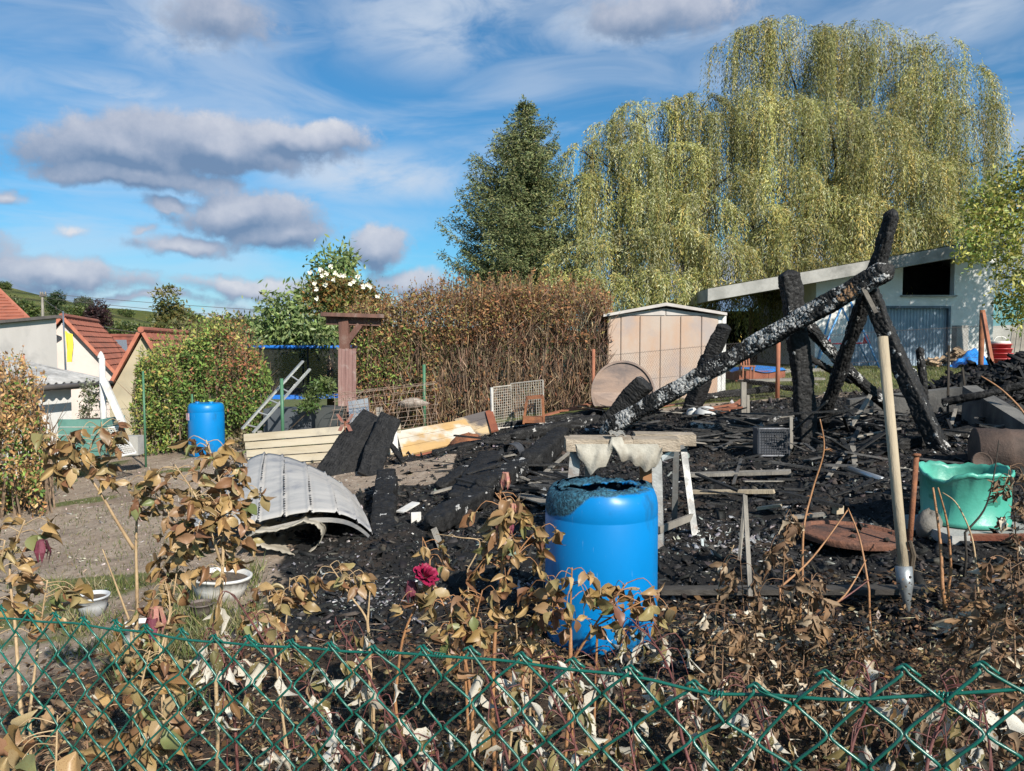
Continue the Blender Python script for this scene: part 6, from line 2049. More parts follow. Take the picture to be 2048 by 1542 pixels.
# ------------------------------------------------------------------ left: white posts, grille, compost bin
wp = thing('white_post', ground_at(203, 12.0), 'white round post with pointed cap at the end of the corrugated roof', 'post')
x = at(203, 690, 12.0).x
MB().tube([(x, 12.0, gzf(x, 12)), (x - .0, 12.0, at(203, 716, 12).z)], .045, 12).build('tube', M['white_metal'], wp, True)
MB().lathe([(.05, 0), (.05, .03), (.02, .09), (0, .11)], at(202, 716, 12.0), 12).build('cap', M['white_metal'], wp, True)
reg(MB().bar(at(207, 760, 11.95), at(246, 848, 11.6), .10, .05, (0, -1, .2)).build('white_board', M['white_metal']), 'white board leaning right of the white post', 'board')
gr = thing('white_grille', at(240, 900, 11.3), 'white wire grille panel leaning at the foot of the white board', 'grille')
a = at(196, 862, 11.9); wire_panel('grille', gr, at(240, 912, 11.0), at(272, 906, 11.2) - at(240, 912, 11.0), at(206, 858, 11.7) - at(240, 912, 11.0), 6, 14, .006, M['white_metal'])
cb = thing('compost_bin', at(150, 915, 11.6), 'teal green slatted compost bin behind the scorched rose', 'compost bin')
M['teal'] = mat('teal_plastic', (.12, .25, .21), (.07, .18, .15), 3, .5, .1, dirt=(.25, .38, .34), dscale=2, damt=.5)
zc0, zc1 = at(150, 918, 11.6).z, at(150, 838, 11.6).z
xc0, xc1 = at(112, 690, 11.6).x, at(198, 690, 11.6).x
for k in range(5):
    z = zc0 + (zc1 - zc0) * (k + .5) / 5
    MB().box(((xc0 + xc1) / 2, 11.6, z), (xc1 - xc0, .04, (zc1 - zc0) / 5 - .012)).build('slat', M['teal'], cb)
    MB().box((xc1, 11.95, z), (.04, .66, (zc1 - zc0) / 5 - .012)).build('slat', M['teal'], cb)
MB().box(((xc0 + xc1) / 2, 11.95, zc1 - .05), (xc1 - xc0 - .1, .6, .02)).build('fill', M['bark'], cb)
MB().box((at(235, 890, 12.2).x, 12.2, at(235, 890, 12.2).z), (.75, .2, .3)).build('plinth', M['concrete'], lf)
# ivy and rose leaves by the outbuilding corner
tree('wall_rose', 'thin climbing rose with pale blooms at the outbuilding corner', 'climbing rose', at(180, 880, 12.8), [(at(180, 880, 12.8), .012), (at(178, 800, 12.8), .008)],
     blobs_px([(180, 780, 14, 24, 12.8), (190, 800, 16, 16, 12.8), (172, 820, 12, 22, 12.8), (210, 790, 10, 14, 12.8)]), 90, 8, .04, .06, [(.10, .12, .05), (.16, .17, .08), (.40, .38, .30), (.06, .08, .03)], seed=61, shell=.1)

# butterfly garden ornament
bt = thing('butterfly_stake', ground_at(690, 10.3), 'rust red metal butterfly on a stick before the cream boarding', 'garden ornament')
M['rustred'] = mat('rust_red_tin', (.24, .085, .06), (.20, .13, .11), 12, .8)
c = at(690, 848, 10.3)
MB().tube([(c.x, c.y, surf(c.x, c.y) - .02), (c.x, c.y, c.z)], .004, 5).build('stick', M['rust'], bt)
for s_ in (-1, 1):
    MB().prism([c, c + Vector((.06 * s_, 0, .03)), c + Vector((.12 * s_, 0, .13)), c + Vector((.09 * s_, 0, .14)), c + Vector((.03 * s_, 0, .06))], (0, .004, 0)).build('upper_wing', M['rustred'], bt)
    MB().prism([c, c + Vector((.06 * s_, 0, -.01)), c + Vector((.10 * s_, 0, -.09)), c + Vector((.05 * s_, 0, -.10)), c + Vector((.015 * s_, 0, -.03))], (0, .004, 0)).build('lower_wing', M['rustred'], bt)
MB().tube([c + Vector((0, -.006, -.08)), c + Vector((0, -.006, .04))], .009, 6).build('body', M['rust'], bt)

# burnt chair, mesh basket
bc_ = thing('burnt_chair', g3(1015, 935), 'burnt metal chair lying on its side with curved grey back', 'chair')
M['sooty_metal'] = mat('sooty_grey_metal', (.10, .105, .12), (.045, .047, .052), 4, .5, .2, 40, metal=.4)
V, Fc = [], []
for i in range(13):
    a = math.pi * (.10 + .80 * i / 12)
    for j in range(5):
        V.append(at(1018, 918, 8.7) + Vector((-.13 * math.cos(a) * (1 - .12 * j / 4) + .02 * j, .05 * j, .17 * math.sin(a))))
for i in range(12):
    for j in range(4):
        Fc.append((i * 5 + j, (i + 1) * 5 + j, (i + 1) * 5 + j + 1, i * 5 + j + 1))
mesh_obj('back_shell', V, Fc, M['sooty_metal'], bc_, True)
for (a, b_) in (((1040, 905, 8.8), (1068, 920, 8.5)), ((1020, 930, 8.5), (1055, 945, 8.3)), ((1046, 935, 8.4), (1068, 918, 8.6)), ((1004, 928, 8.6), (1002, 950, 8.5))):
    MB().tube([at(*a), at(*b_)], .010, 6).build('leg', M['sooty_metal'], bc_)
mbk = thing('mesh_basket', at(1548, 915, 8.3), 'sooty perforated metal basket left of the thick black post', 'basket')
o_ = at(1518, 912, 8.3); u_ = at(1578, 912, 8.3) - o_; v_ = at(1518, 858, 8.3) - o_
wire_panel('front', mbk, o_, u_, v_, 12, 10, .004, M['sooty_metal'])
MB().prism([o_ + Vector((0, .05, 0)), o_ + u_ + Vector((0, .05, 0)), o_ + u_ + v_ + Vector((0, .05, 0)), o_ + v_ + Vector((0, .05, 0))], (0, .16, 0)).build('box', M['sooty_metal'], mbk)

# red brown boards before the shed, pale bowls
for i, (a, b_, lab) in enumerate([((1065, 850), (1190, 822), 'left end of the red boards pile'), ((1120, 838), (1300, 826), 'in the middle of the red boards pile'), ((1180, 826), (1330, 832), 'behind the others in the red boards pile'),
                             ((1290, 835), (1400, 826), 'behind the long slanting beam'), ((1395, 832), (1480, 824), 'before the metal shed corner'), ((1400, 840), (1485, 836), 'lowest before the metal shed corner'), ((1445, 838), (1490, 822), 'standing slightly up at the right end of the pile')]):
    reg(MB().bar(g3(*a, .10 + .03 * i % .09), g3(*b_, .14 + .02 * i % .07), .09, .025, jit=.01).build('red_board', M['rustpost']), 'rust red board lying ' + lab, 'board')
for px, w_ in ((1384, .09), (1412, .17)):
    c = g3(px, 838, .10)
    reg(MB().lathe([(w_, 0), (w_ * .92, .05), (w_ * .6, .10), (0, .12)], c, 18).build('upturned_bowl', mat('pale_enamel', (.50, .50, .48), (.38, .38, .37), 8, .5), None, True), ('small' if w_ < .1 else 'larger') + ' pale upturned bowl among the red boards', 'bowl')
for i, (px, yt, yb, Y, w_, lab) in enumerate([(1487, 764, 862, 11.5, .075, 'weathered brown post before the bench'), (1496, 790, 850, 11.7, .04, 'thin brown post right beside the weathered post'), (1582, 834, 895, 8.6, .035, 'short upright wooden stick beside the mesh basket'),
                                        (1898, 690, 800, 9.6, .025, 'thin burnt stick standing before the firewood heap'), (1925, 735, 790, 9.7, .02, 'burnt twig leaning before the blue tarpaulin')]):
    t_ = at(px, yt, Y)
    reg(MB().bar((t_.x + (.10 if px == 1925 else .01), Y, gzf(t_.x, Y) - .05), t_, w_, w_ * .7, (0, -1, 0), jit=.01).build('old_stick', M['grey_wood'] if px < 1700 else M['darkbark']), lab, 'stick')
q = MB()
reg(MB().tube([at(1478, 1120, 4.6), at(1490, 995, 4.6)], .012, 5).build('thin_stick', M['grey_wood']), 'thin split stick standing behind the withered raspberries', 'stick')
reg(MB().bar(ground_at(1512, 4.1), at(1490, 992, 4.35), .024, .010, (0, -1, 0), jit=.01).build('garden_stake', M['grey_wood']), 'pointed grey garden stake right of the trestle', 'stake')
# planks lying in the rubble
for (a, b_, w_, h_, m, lab) in [((1372, 968), (1582, 958), .13, .03, 'grey_wood', 'grey plank lying flat in the rubble right of the trestle'), ((1384, 997), (1548, 1000), .06, .03, 'stake_wood', 'pale lath lying right of the trestle leg'),
                             ((1514, 1026), (1562, 1028), .06, .02, 'stake_wood', 'short pale board end in the black rubble'), ((1655, 965), (1702, 905), .035, .02, 'grey_wood', 'thin grey lath leaning by the grey tube'),
                             ((1322, 1200), (1850, 1204), .09, .03, 'sooty_wood', 'long weathered edging board along the front of the burnt ground'), ((1040, 1000), (1125, 1020), .16, .012, 'grey_wood', 'dark slat board left of the blue barrel, upper one'),
                             ((1060, 985), (1150, 905), .04, .02, 'grey_wood', 'narrow pale lath pointing up to the trestle'), ((1570, 1050), (1650, 1046), .06, .02, 'grey_wood', 'small grey board behind the rusty lid')]:
    reg(MB().bar(g3(*a, h_ * .5 + .04), g3(*b_, h_ * .5 + .05), w_, h_, jit=.008).build('loose_plank', M[m]), lab, 'plank')
reg(MB().tube([g3(1692, 950, .06), g3(1764, 978, .05)], .028, 10).build('grey_tube', M['galv'], None, True), 'grey metal tube lying behind the rusty lid', 'tube')
reg(MB().bar(at(868, 1058, 6.2), at(890, 1115, 5.9), .05, .02, (0, -1, .3)).build('pale_lath', M['grey_wood']), 'grey lath end sticking down beside the pink rose', 'lath')
M['ashwhite'] = mat('white_ash', (.55, .55, .55), (.35, .35, .36), 20, .95, .8, 60)
reg(MB().box(g3(832, 1045, .05), (.09, .02, .11), .3).build('white_plate', M['white_metal']), 'small white plate with a hole beside the charred log', 'plate')
reg(MB().bar(g3(800, 1035, .04), g3(832, 1022, .06), .09, .015).build('white_plate', M['white_metal']), 'white folded metal scrap beside the charred log', 'scrap')
reg(MB().box(g3(1675, 1038, .05), (.07, .05, .06), .4).build('pale_block', M['stake_wood']), 'small pale wood block behind the rusty lid', 'block')

# ------------------------------------------------------------------ charred laths heaped in the rubble
rl = np.random.default_rng(33)
def lath_field(n, px0, px1, py0, py1, Lr, ang_m, ang_s, lab, grp, lift=.16):
    for i in range(n):
        c = g3(rl.uniform(px0, px1), rl.uniform(py0, py1), .03 + lift * rl.random() ** 2)
        a = ang_m + rl.normal(0, ang_s)
        L = rl.uniform(*Lr)
        d = Vector((math.cos(a), math.sin(a) * .9, rl.normal(0, .07 + lift * .5))).normalized() * L / 2
        w_ = rl.uniform(.018, .05)
        C_ = rl.random()
        m = M['lath_black'] if C_ < .62 else (M['lath_grey'] if C_ < .9 else M['grey_wood'])
        reg(MB().bar(c - d, c + d, w_, w_ * .45, jit=.02).build('charred_lath', m), lab, 'lath', grp)
M['lath_black'] = mat('black_lath', (.018, .017, .017), (.008, .008, .008), 20, .6, .6, 60)
M['lath_grey'] = mat('sooty_grey_lath', (.075, .072, .07), (.03, .03, .03), 14, .75, .6, 60)
lath_field(60, 1390, 1560, 868, 905, (.4, 1.3), .15, .35, 'thin charred lath lying right behind the trestle', 'laths behind the trestle')
lath_field(60, 1610, 1800, 838, 935, (.3, .9), 1.2, .9, 'charred lath in the tangled heap behind the wooden stake', 'laths behind the wooden stake', .45)
lath_field(40, 880, 1110, 890, 1010, (.25, .8), .8, .7, 'charred lath scattered left of the trestle', 'laths left of the trestle')
lath_field(30, 1180, 1600, 830, 862, (.4, 1.4), .05, .25, 'charred lath lying along the back of the burnt ground', 'laths along the back')
lath_field(24, 1060, 1130, 950, 1010, (.2, .6), -.5, .3, 'grey black slat beside the blue barrel', 'slats beside the blue barrel')
lath_field(34, 1400, 1880, 940, 1040, (.15, .5), .1, .8, 'short charred lath in the rubble by the rusty lid', 'laths by the rusty lid')
lath_field(26, 1850, 2040, 800, 900, (.2, .7), .3, .8, 'charred lath below the concrete wall at the right', 'laths below the concrete wall', .2)

# ------------------------------------------------------------------ rubble, ash flakes
def shards(name, label, x, y, size, col, seed, cat='rubble', flat=.6, lift=0.0, m=None):
    r = np.random.default_rng(seed)
    n = len(x)
    z = surf_n(x, y)
    base = np.array([[-1, -1, -1], [1, -1, -1], [1, 1, -1], [-1, 1, -1], [-1, -1, 1], [1, -1, 1], [1, 1, 1], [-1, 1, 1]], float)
    V = base[None] * (.6 + .7 * r.random((n, 8, 1))) * np.stack([np.ones(n) * (.6 + r.random(n)), np.ones(n) * (.5 + .8 * r.random(n)), flat * (.4 + .9 * r.random(n))], -1)[:, None, :]
    V = V * size[:, None, None] * .5
    V[..., 0] *= (1 + 2.2 * r.random(n) ** 3)[:, None]
    q = r.normal(size=(n, 4)) * np.array([1, .28, .28, 1]); q /= np.linalg.norm(q, axis=1, keepdims=True)
    w_, a, b_, c = q.T
    R = np.stack([np.stack([1 - 2 * (b_ * b_ + c * c), 2 * (a * b_ - w_ * c), 2 * (a * c + w_ * b_)], -1), np.stack([2 * (a * b_ + w_ * c), 1 - 2 * (a * a + c * c), 2 * (b_ * c - w_ * a)], -1), np.stack([2 * (a * c - w_ * b_), 2 * (b_ * c + w_ * a), 1 - 2 * (a * a + b_ * b_)], -1)], 1)
    V = np.einsum('nij,nkj->nki', R, V)
    V += np.stack([x, y, z + size * .18 * flat + lift * r.random(n)], -1)[:, None, :]
    f = np.array([[4, 5, 6, 7], [0, 1, 5, 4], [1, 2, 6, 5], [2, 3, 7, 6], [3, 0, 4, 7]])
    Fc = (np.arange(n)[:, None, None] * 8 + f[None]).reshape(-1, 4)
    C = np.repeat(col, 8, axis=0)
    o = mesh_obj(name, V.reshape(-1, 3), Fc, m or M['rubble'], None, False, None, C)
    return reg(o, label, cat, None, 'stuff')
rs = np.random.default_rng(44)
n_ = 66000
y = 3.5 + 10.5 * rs.random(n_) ** 1.5; x = rs.uniform(-2.4, 8.2, n_)
kp = rs.random(n_) < burnt_mask(x, y) * np.clip(.35 + 1.1 * fbm(x, y, .8, 31), 0, 1)
kp &= np.abs(x / y) < .75
x, y = x[kp], y[kp]; n_ = len(x)
size = .008 + .034 * rs.random(n_) ** 3.2 + .0012 * y
col = pick([(.010, .010, .010), (.018, .017, .017), (.03, .028, .027), (.06, .05, .042), (.20, .195, .19), (.42, .41, .39)], n_, [40, 30, 12, 9, 2.6, 1.1], .2, rs)
shards('burnt_rubble', 'black rubble of charcoal and ash over the burnt ground', x, y, size, col, 45, flat=.38)
hx = hc.x + rs.uniform(-1.4, 1.4, 5200); hy = hc.y + rs.uniform(-.95, .95, 5200)
hr = np.hypot((hx - hc.x) / 1.5, (hy - hc.y) / 1.0); kk = hr < .95; hx, hy, hr = hx[kk], hy[kk], hr[kk]
o = shards('heap_rubble', 'loose black charcoal covering the burnt heap at the right', hx, hy, .02 + .07 * rs.random(len(hx)) ** 2, pick([(.008, .008, .008), (.016, .015, .015), (.035, .03, .028)], len(hx), [5, 3, 1], .2, rs), 48, flat=.5)
hv_ = np.empty(len(o.data.vertices) * 3, dtype=np.float32); o.data.vertices.foreach_get('co', hv_); hv_ = hv_.reshape(-1, 8, 3)
hu, hw_ = (hx - hc.x) / 1.5, (hy - hc.y) / 1.0
hv_[:, :, 2] += (.62 * np.clip(1 - hr, 0, 1) ** .8 * (1 + .25 * np.sin(hu * 7) * np.cos(hw_ * 5)))[:, None]
o.data.vertices.foreach_set('co', hv_.ravel()); o.data.update()
# pale ash patches by the trestle and the barrel
P = []
for (px, py, sx_, sy_, n__) in [(1440, 1075, 60, 18, 420), (1560, 1090, 50, 14, 160), (1020, 1060, 60, 40, 220), (1240, 1040, 80, 40, 160), (820, 1190, 60, 20, 220), (720, 1190, 60, 14, 200), (1950, 900, 60, 25, 160), (640, 1160, 60, 30, 120), (1100, 1180, 60, 20, 150)]:
    for _ in range(n__):
        p = gp(px + rs.normal(0, sx_), py + rs.normal(0, sy_)); P.append((p.x, p.y))
P = np.array(P)
shards('ash_flakes', 'pale flakes of ash and plaster on the black ground', P[:, 0], P[:, 1], .006 + .026 * rs.random(len(P)) ** 2.5, pick([(.30, .30, .30), (.46, .455, .45), (.15, .15, .155)], len(P), [3, 1.5, 4], .15, rs), 46, 'ash', flat=.25)
# pebbles on the path
n_ = 9000
x = rs.uniform(-7, .2, n_); y = rs.uniform(3.3, 13, n_)
kp = (burnt_mask(x, y) < .6) & (bed_mask(x, y) < .7) & (np.abs(x / y) < .75)
x, y = x[kp], y[kp]
shards('path_gravel', 'small stones and crumbs strewn over the dirt path', x, y, .005 + .018 * rs.random(len(x)) ** 3, pick([(.30, .25, .20), (.36, .31, .26), (.16, .13, .10), (.06, .05, .045), (.42, .38, .33)], len(x), [4, 3, 3, 1.5, 1], .15, rs), 47, 'gravel')

# ------------------------------------------------------------------ flower pots
M['pot_white'] = mat('white_plastic_pot', (.60, .59, .565), (.50, .485, .455), 8, .5, .1, 40, dirt=(.30, .25, .19), dscale=5, damt=.45)
M['pot_grey'] = mat('grey_white_pot', (.46, .47, .48), (.38, .39, .40), 8, .5, .1, 40, dirt=(.25, .21, .17), dscale=5, damt=.4)
M['soil'] = mat('dry_potting_soil', (.13, .095, .065), (.07, .05, .035), 20, .95, 1.0, 60)
def pot(name, label, px, py, Y, r0, r1, h, m, ribs=0, oval=1.0, tilt=0.0):
    c = g3(px, py)
    c = Vector((at(px, 690, Y).x, Y, surf(at(px, 690, Y).x, Y)))
    t = thing(name, c, label, 'flower pot')
    R = Matrix.Rotation(tilt, 3, 'Y') @ Matrix.Diagonal((oval, 1, 1))
    prof = [(0, 0), (r0, 0), (r0 + (r1 - r0) * .5, h * .5), (r1, h * .9), (r1 * 1.06, h * .9), (r1 * 1.06, h), (r1 * .97, h), (r1 * .93, h * .82)]
    V, Fc = [], []
    N = 48
    for i, (r, z) in enumerate(prof):
        for k in range(N):
            t_ = 2 * math.pi * k / N
            rr = r * (1 + (.025 if (ribs and k % 2 and 0 < i < 4) else 0))
            V.append(c + R @ Vector((rr * math.cos(t_), rr * math.sin(t_), z)))
    for i in range(len(prof) - 1):
        for k in range(N):
            Fc.append((i * N + k, i * N + (k + 1) % N, (i + 1) * N + (k + 1) % N, (i + 1) * N + k))
    mesh_obj('shell', V, Fc, m, t, True)
    q = MB(); q.lathe([(0, h * .84), (r1 * .5, h * .86), (r1 * .93, h * .82)], c, 24, R=R); q.build('soil', M['soil'], t, True)
    return t
pot('planter_bowl', 'white ribbed planter bowl before the buckled metal sheet', 430, 1205, 5.3, .13, .175, .17, M['pot_white'], 1, 1.15, .05)
pot('flower_pot', 'grey white pot half hidden in the grass at the left', 170, 1222, 5.2, .075, .105, .14, M['pot_grey'])
pot('flower_pot', 'white pot standing right behind the fence at the left rose', 262, 1290, 4.5, .072, .092, .15, M['pot_white'])
pot('flower_pot', 'dark pot beside the white planter bowl', 392, 1212, 4.95, .06, .075, .09, mat('dark_pot', (.13, .10, .09), (.08, .07, .06), 6, .6))

# ------------------------------------------------------------------ leaf meshes of the scorched plants in front
def mat_objrand(name, stops, rough=.5, trans=.2, spec=.35, veins=0.0):
    m, t, b, out = new_mat(name)
    oi = t.n('ShaderNodeObjectInfo')
    co = t.n('ShaderNodeTexCoord').outputs['Object']
    c = t.ramp(oi.outputs['Random'], stops)
    n = t.noise(t.vmath('ADD', co, oi.outputs['Location']), 28, 4, .6)
    c = t.mix(t.math('MULTIPLY', t.sstep(n, .50, .72), .6), c, (.17, .075, .03))
    if veins:
        sp = t.n('ShaderNodeSeparateXYZ', i_0=co)
        ax = t.math('ABSOLUTE', sp.outputs[0])
        wv = t.math('SINE', t.math('MULTIPLY', t.math('MULTIPLY_ADD', ax, -1.0, sp.outputs[1]), 520.0))
        c = t.mix(t.math('MULTIPLY', t.sstep(wv, .55, 1.0), veins), c, (.06, .045, .015))
    t.put(b.inputs['Base Color'], c)
    b.inputs['Roughness'].default_value = rough
    b.inputs['Specular IOR Level'].default_value = spec
    tr_ = t.n('ShaderNodeBsdfTranslucent', i_Color=c)
    mx = t.n('ShaderNodeMixShader', i_0=trans)
    t.put(mx.inputs[1], b.outputs[0]); t.put(mx.inputs[2], tr_.outputs[0])
    t.put(out.inputs[0], mx.outputs[0])
    return m
M['rose_leaf'] = mat_objrand('scorched_rose_leaf', [(0, (.44, .28, .12)), (.14, (.30, .20, .075)), (.27, (.19, .09, .05)), (.38, (.29, .235, .10)), (.50, (.15, .065, .042)), (.62, (.45, .32, .15)), (.72, (.23, .115, .06)), (.82, (.36, .29, .15)), (.90, (.26, .13, .075)), (.96, (.19, .20, .08)), (1, (.12, .155, .055))], .42)
M['rasp_top'] = mat_objrand('raspberry_leaf_top', [(0, (.17, .155, .06)), (.3, (.25, .19, .08)), (.6, (.13, .13, .055)), (.85, (.30, .20, .09)), (1, (.20, .11, .05))], .6, veins=.5)
M['rasp_under'] = mat_objrand('raspberry_leaf_underside', [(0, (.50, .465, .395)), (.4, (.42, .385, .32)), (.8, (.55, .525, .46)), (1, (.34, .295, .23))], .8, .1, .2, veins=.12)
M['withered'] = mat_objrand('withered_leaf', [(0, (.15, .10, .06)), (.25, (.25, .175, .11)), (.42, (.09, .06, .042)), (.60, (.18, .105, .06)), (.8, (.30, .19, .10)), (.92, (.50, .44, .34)), (1, (.60, .55, .45))], .75, .12, .2)
M['cane_red'] = mat('red_cane', (.135, .045, .038), (.09, .036, .03), 14, .5, .2, 60)
M['cane_brown'] = mat('brown_cane', (.34, .17, .075), (.25, .12, .055), 14, .55, .3, 60)
M['cane_dull'] = mat('dull_brown_cane', (.19, .11, .06), (.12, .07, .04), 14, .65, .3, 60)
M['stem_pale'] = mat('pale_dry_stem', (.42, .30, .17), (.30, .20, .11), 14, .6, .3, 60)
M['petal_pink'] = mat('magenta_petals', (.27, .010, .055), (.17, .006, .03), 30, .55, .2, 80)
M['petal_wilt'] = mat('wilted_pink_petals', (.30, .10, .10), (.36, .22, .13), 40, .7, .3, 80)
M['petal_purple'] = mat('wilted_purple_petals', (.15, .03, .05), (.085, .02, .03), 40, .7, .3, 80)

def leaf_mesh(name, L, wd, fold, curl, twist, mats, serr=0, two=False, seed=0, prof=None, pleat=0.0, crinkle=.03, across=2, cup=0.0):
    """shrivelled leaf: folded along the midrib, curled along its length, edges waved"""
    r = np.random.default_rng(seed)
    n = 6
    V, Fc, mi = [], [], []
    prof = prof or [0.05, .60, .95, 1.0, .80, .45, .03]
    rows = []
    ph = r.random() * 6
    for i in range(n + 1):
        f = i / n
        a = curl * f
        y = L * (math.sin(a) / a * f if abs(a) > 1e-3 else f)
        z = -L * f * f * curl * .5
        w = wd * .5 * prof[i] * (1 + r.normal(0, .07))
        if serr: w *= 1 + serr * (1 if i % 2 else -1)
        tw = twist * f
        row = []
        for s in np.linspace(-1, 1, 2 * across + 1):
            q = abs(s)
            fo = fold * (1 + .25 * math.sin(f * 5 + ph + s))
            xx = s * w * math.cos(fo)
            zz = q * w * math.sin(fo) + cup * q * q * w + pleat * L * (1 if i % 2 else -1) * q + r.normal(0, crinkle) * L * (.3 + q) * (1 if 0 < i else 0)
            row.append((xx * math.cos(tw) - zz * math.sin(tw), y + r.normal(0, crinkle * .4) * L, z + xx * math.sin(tw) + zz * math.cos(tw)))
        rows.append(row)
    m = 2 * across + 1
    for lay in range(2 if two else 1):
        o = len(V)
        for row in rows:
            V += [(x, y, z - (.014 if lay else 0)) for (x, y, z) in row]
        for i in range(n):
            for s in range(m - 1):
                q = (o + i * m + s, o + i * m + s + 1, o + (i + 1) * m + s + 1, o + (i + 1) * m + s)
                Fc.append(q if not lay else q[::-1]); mi.append(lay)
    me = bpy.data.meshes.new(name)
    me.from_pydata(V, [], Fc)
    for mm in mats: me.materials.append(mm)
    me.polygons.foreach_set('material_index', np.array(mi, dtype=np.int32))
    me.polygons.foreach_set('use_smooth', np.ones(len(Fc), dtype=bool))
    me.update()
    return me
ROSE = [leaf_mesh('rose_leaf', 1, .50 + .05 * (k % 5), .15 + .10 * k, .2 + .32 * (k % 5), .45 * ((k % 3) - 1), [M['rose_leaf']], seed=k, crinkle=.02 + .008 * (k % 4), cup=.5 * ((k % 3) - .6)) for k in range(10)]
RASP = [leaf_mesh('raspberry_leaf', 1, .42 + .06 * (k % 4), .25 + .16 * k, .4 + .35 * (k % 4), .6 * ((k % 3) - 1), [M['rasp_top'], M['rasp_under']], .07, True, 20 + k, pleat=.016, across=2, crinkle=.016, cup=.35 * ((k % 3) - 1)) for k in range(9)]
WITH = [leaf_mesh('withered_leaf', 1, .40 + .08 * (k % 4), .35 + .13 * k, .6 + .5 * (k % 3), 1.0 * ((k % 3) - 1), [M['withered']], .14, False, 40 + k, pleat=.03, crinkle=.05) for k in range(8)]

rp_ = random.Random(5)
def put_leaf(parent, meshes, p, d, size, facing=None, name='leaf'):
    """one leaf object: base at p, pointing along d"""
    d = Vector(d).normalized()
    sg = -1 if (meshes is RASP and rp_.random() < .38) else 1
    up = Vector(facing) if facing is not None else sg * Vector((rp_.gauss(0, .6), -0.8 + rp_.gauss(0, .5), .35 + rp_.gauss(0, .5)))
    x = d.cross(up)
    if x.length < 1e-3: x = d.cross(Vector((1, 0, 0)))
    x.normalize(); z = x.cross(d)
    Mx = Matrix((x, d, z)).transposed().to_4x4()
    o = bpy.data.objects.new(name, rp_.choice(meshes))
    link(o, parent)
    o.matrix_local = Matrix.Translation(Vector(p) - BASE[parent.name]) @ Mx @ Matrix.Scale(size, 4)
    return o

def wilted_bloom(t, c, size, m, seed, n=13):
    r = random.Random(seed)
    q = MB()
    for k in range(n):
        a = 2 * math.pi * k / n + r.uniform(-.3, .3)
        s = size * r.uniform(.7, 1.2)
        o = Vector((math.cos(a), math.sin(a) * .8, 0))
        side = Vector((-o.y, o.x, 0)) * s * .10
        p1 = c + o * s * .22 + Vector((0, 0, .1 * s)); p2 = c + o * s * .38 - Vector((0, 0, .45 * s)); p3 = c + o * s * .25 - Vector((0, 0, s))
        q.add([c, p1 - side, p1 + side, p2 - side * 1.2, p2 + side * 1.2, p3], [(0, 1, 2), (1, 3, 4, 2), (3, 5, 4)])
    q.build('wilted_bloom', m, t)

def to_ground(path):
    """continue a stem from its lowest point down into the soil"""
    p = path[0]
    g = Vector((p.x + rp_.uniform(-.03, .03), p.y + .02, surf(p.x, p.y) - .02))
    if p.z - g.z > .05:
        return [g, g.lerp(p, .5) + Vector((rp_.uniform(-.02, .02), 0, 0))] + path
    return path

def rose(label, stems, size, seed, blooms=(), name='rose_bush', mesh=None, m_stem='stem_pale', leaflets=(3, 5), droop=.6, cat='rose bush', dens=1.75):
    """stems: (path in photo pixels + depth from bottom to top, radius, first, last fraction with leaves, number of leaf sprays)"""
    global rp_
    rp_ = random.Random(seed)
    P0 = [at(*q) for q in stems[0][0]]
    b = to_ground(P0)[0]
    t = thing(name, b, label, cat)
    for (pp_, r0, f0, f1, ns) in stems:
        ns = int(round(ns * dens))
        path = smooth_path([at(*q) for q in pp_], 5)
        low = path[0]
        full = to_ground(path) if pp_[0][1] > 1210 else path
        r0 = r0 * (.72 if m_stem == 'cane_red' else .9)
        q = MB()
        q.tube(full, [r0 * (1.15 - .75 * i / (len(full) - 1)) for i in range(len(full))], 6)
        for k in range(ns):
            f = f0 + (f1 - f0) * (k + rp_.random()) / ns
            x = f * (len(path) - 1); i = min(int(x), len(path) - 2)
            p = path[i].lerp(path[i + 1], x - i)
            a = rp_.uniform(0, 2 * math.pi)
            o = Vector((math.cos(a), .7 * math.sin(a), rp_.uniform(-.2, .35)))
            L = rp_.uniform(.045, .10) * (size / .065)
            e = p + o * L * .6 + Vector((0, 0, .01)); e2 = p + o * L + Vector((0, 0, -L * droop * .5))
            pth = smooth_path([p, e, e2], 3)
            q.tube(pth, [.0017 - .0009 * i_ / len(pth) for i_ in range(len(pth))], 4, False)
            nl = rp_.randint(*leaflets)
            for j in range(nl):
                s = size * rp_.uniform(.5, 1.15)
                if j == 0:
                    pos, d = e2, (e2 - e).normalized()
                else:
                    g = .35 + .6 * ((j + 1) // 2) / max(1, nl // 2)
                    pos = e.lerp(e2, min(1, g)); sd = o.cross(Vector((0, 0, 1))).normalized() * (1 if j % 2 else -1)
                    d = sd + o * .5
                d = Vector(d) + Vector((rp_.gauss(0, .4), rp_.gauss(0, .4), -droop + rp_.gauss(0, .5)))
                put_leaf(t, mesh or ROSE, pos, d, s)
        q.build('stem', M[m_stem], t, True)
    for (px, py, Y, s, m) in blooms:
        wilted_bloom(t, at(px, py, Y), s, M[m], seed + px)
    return t

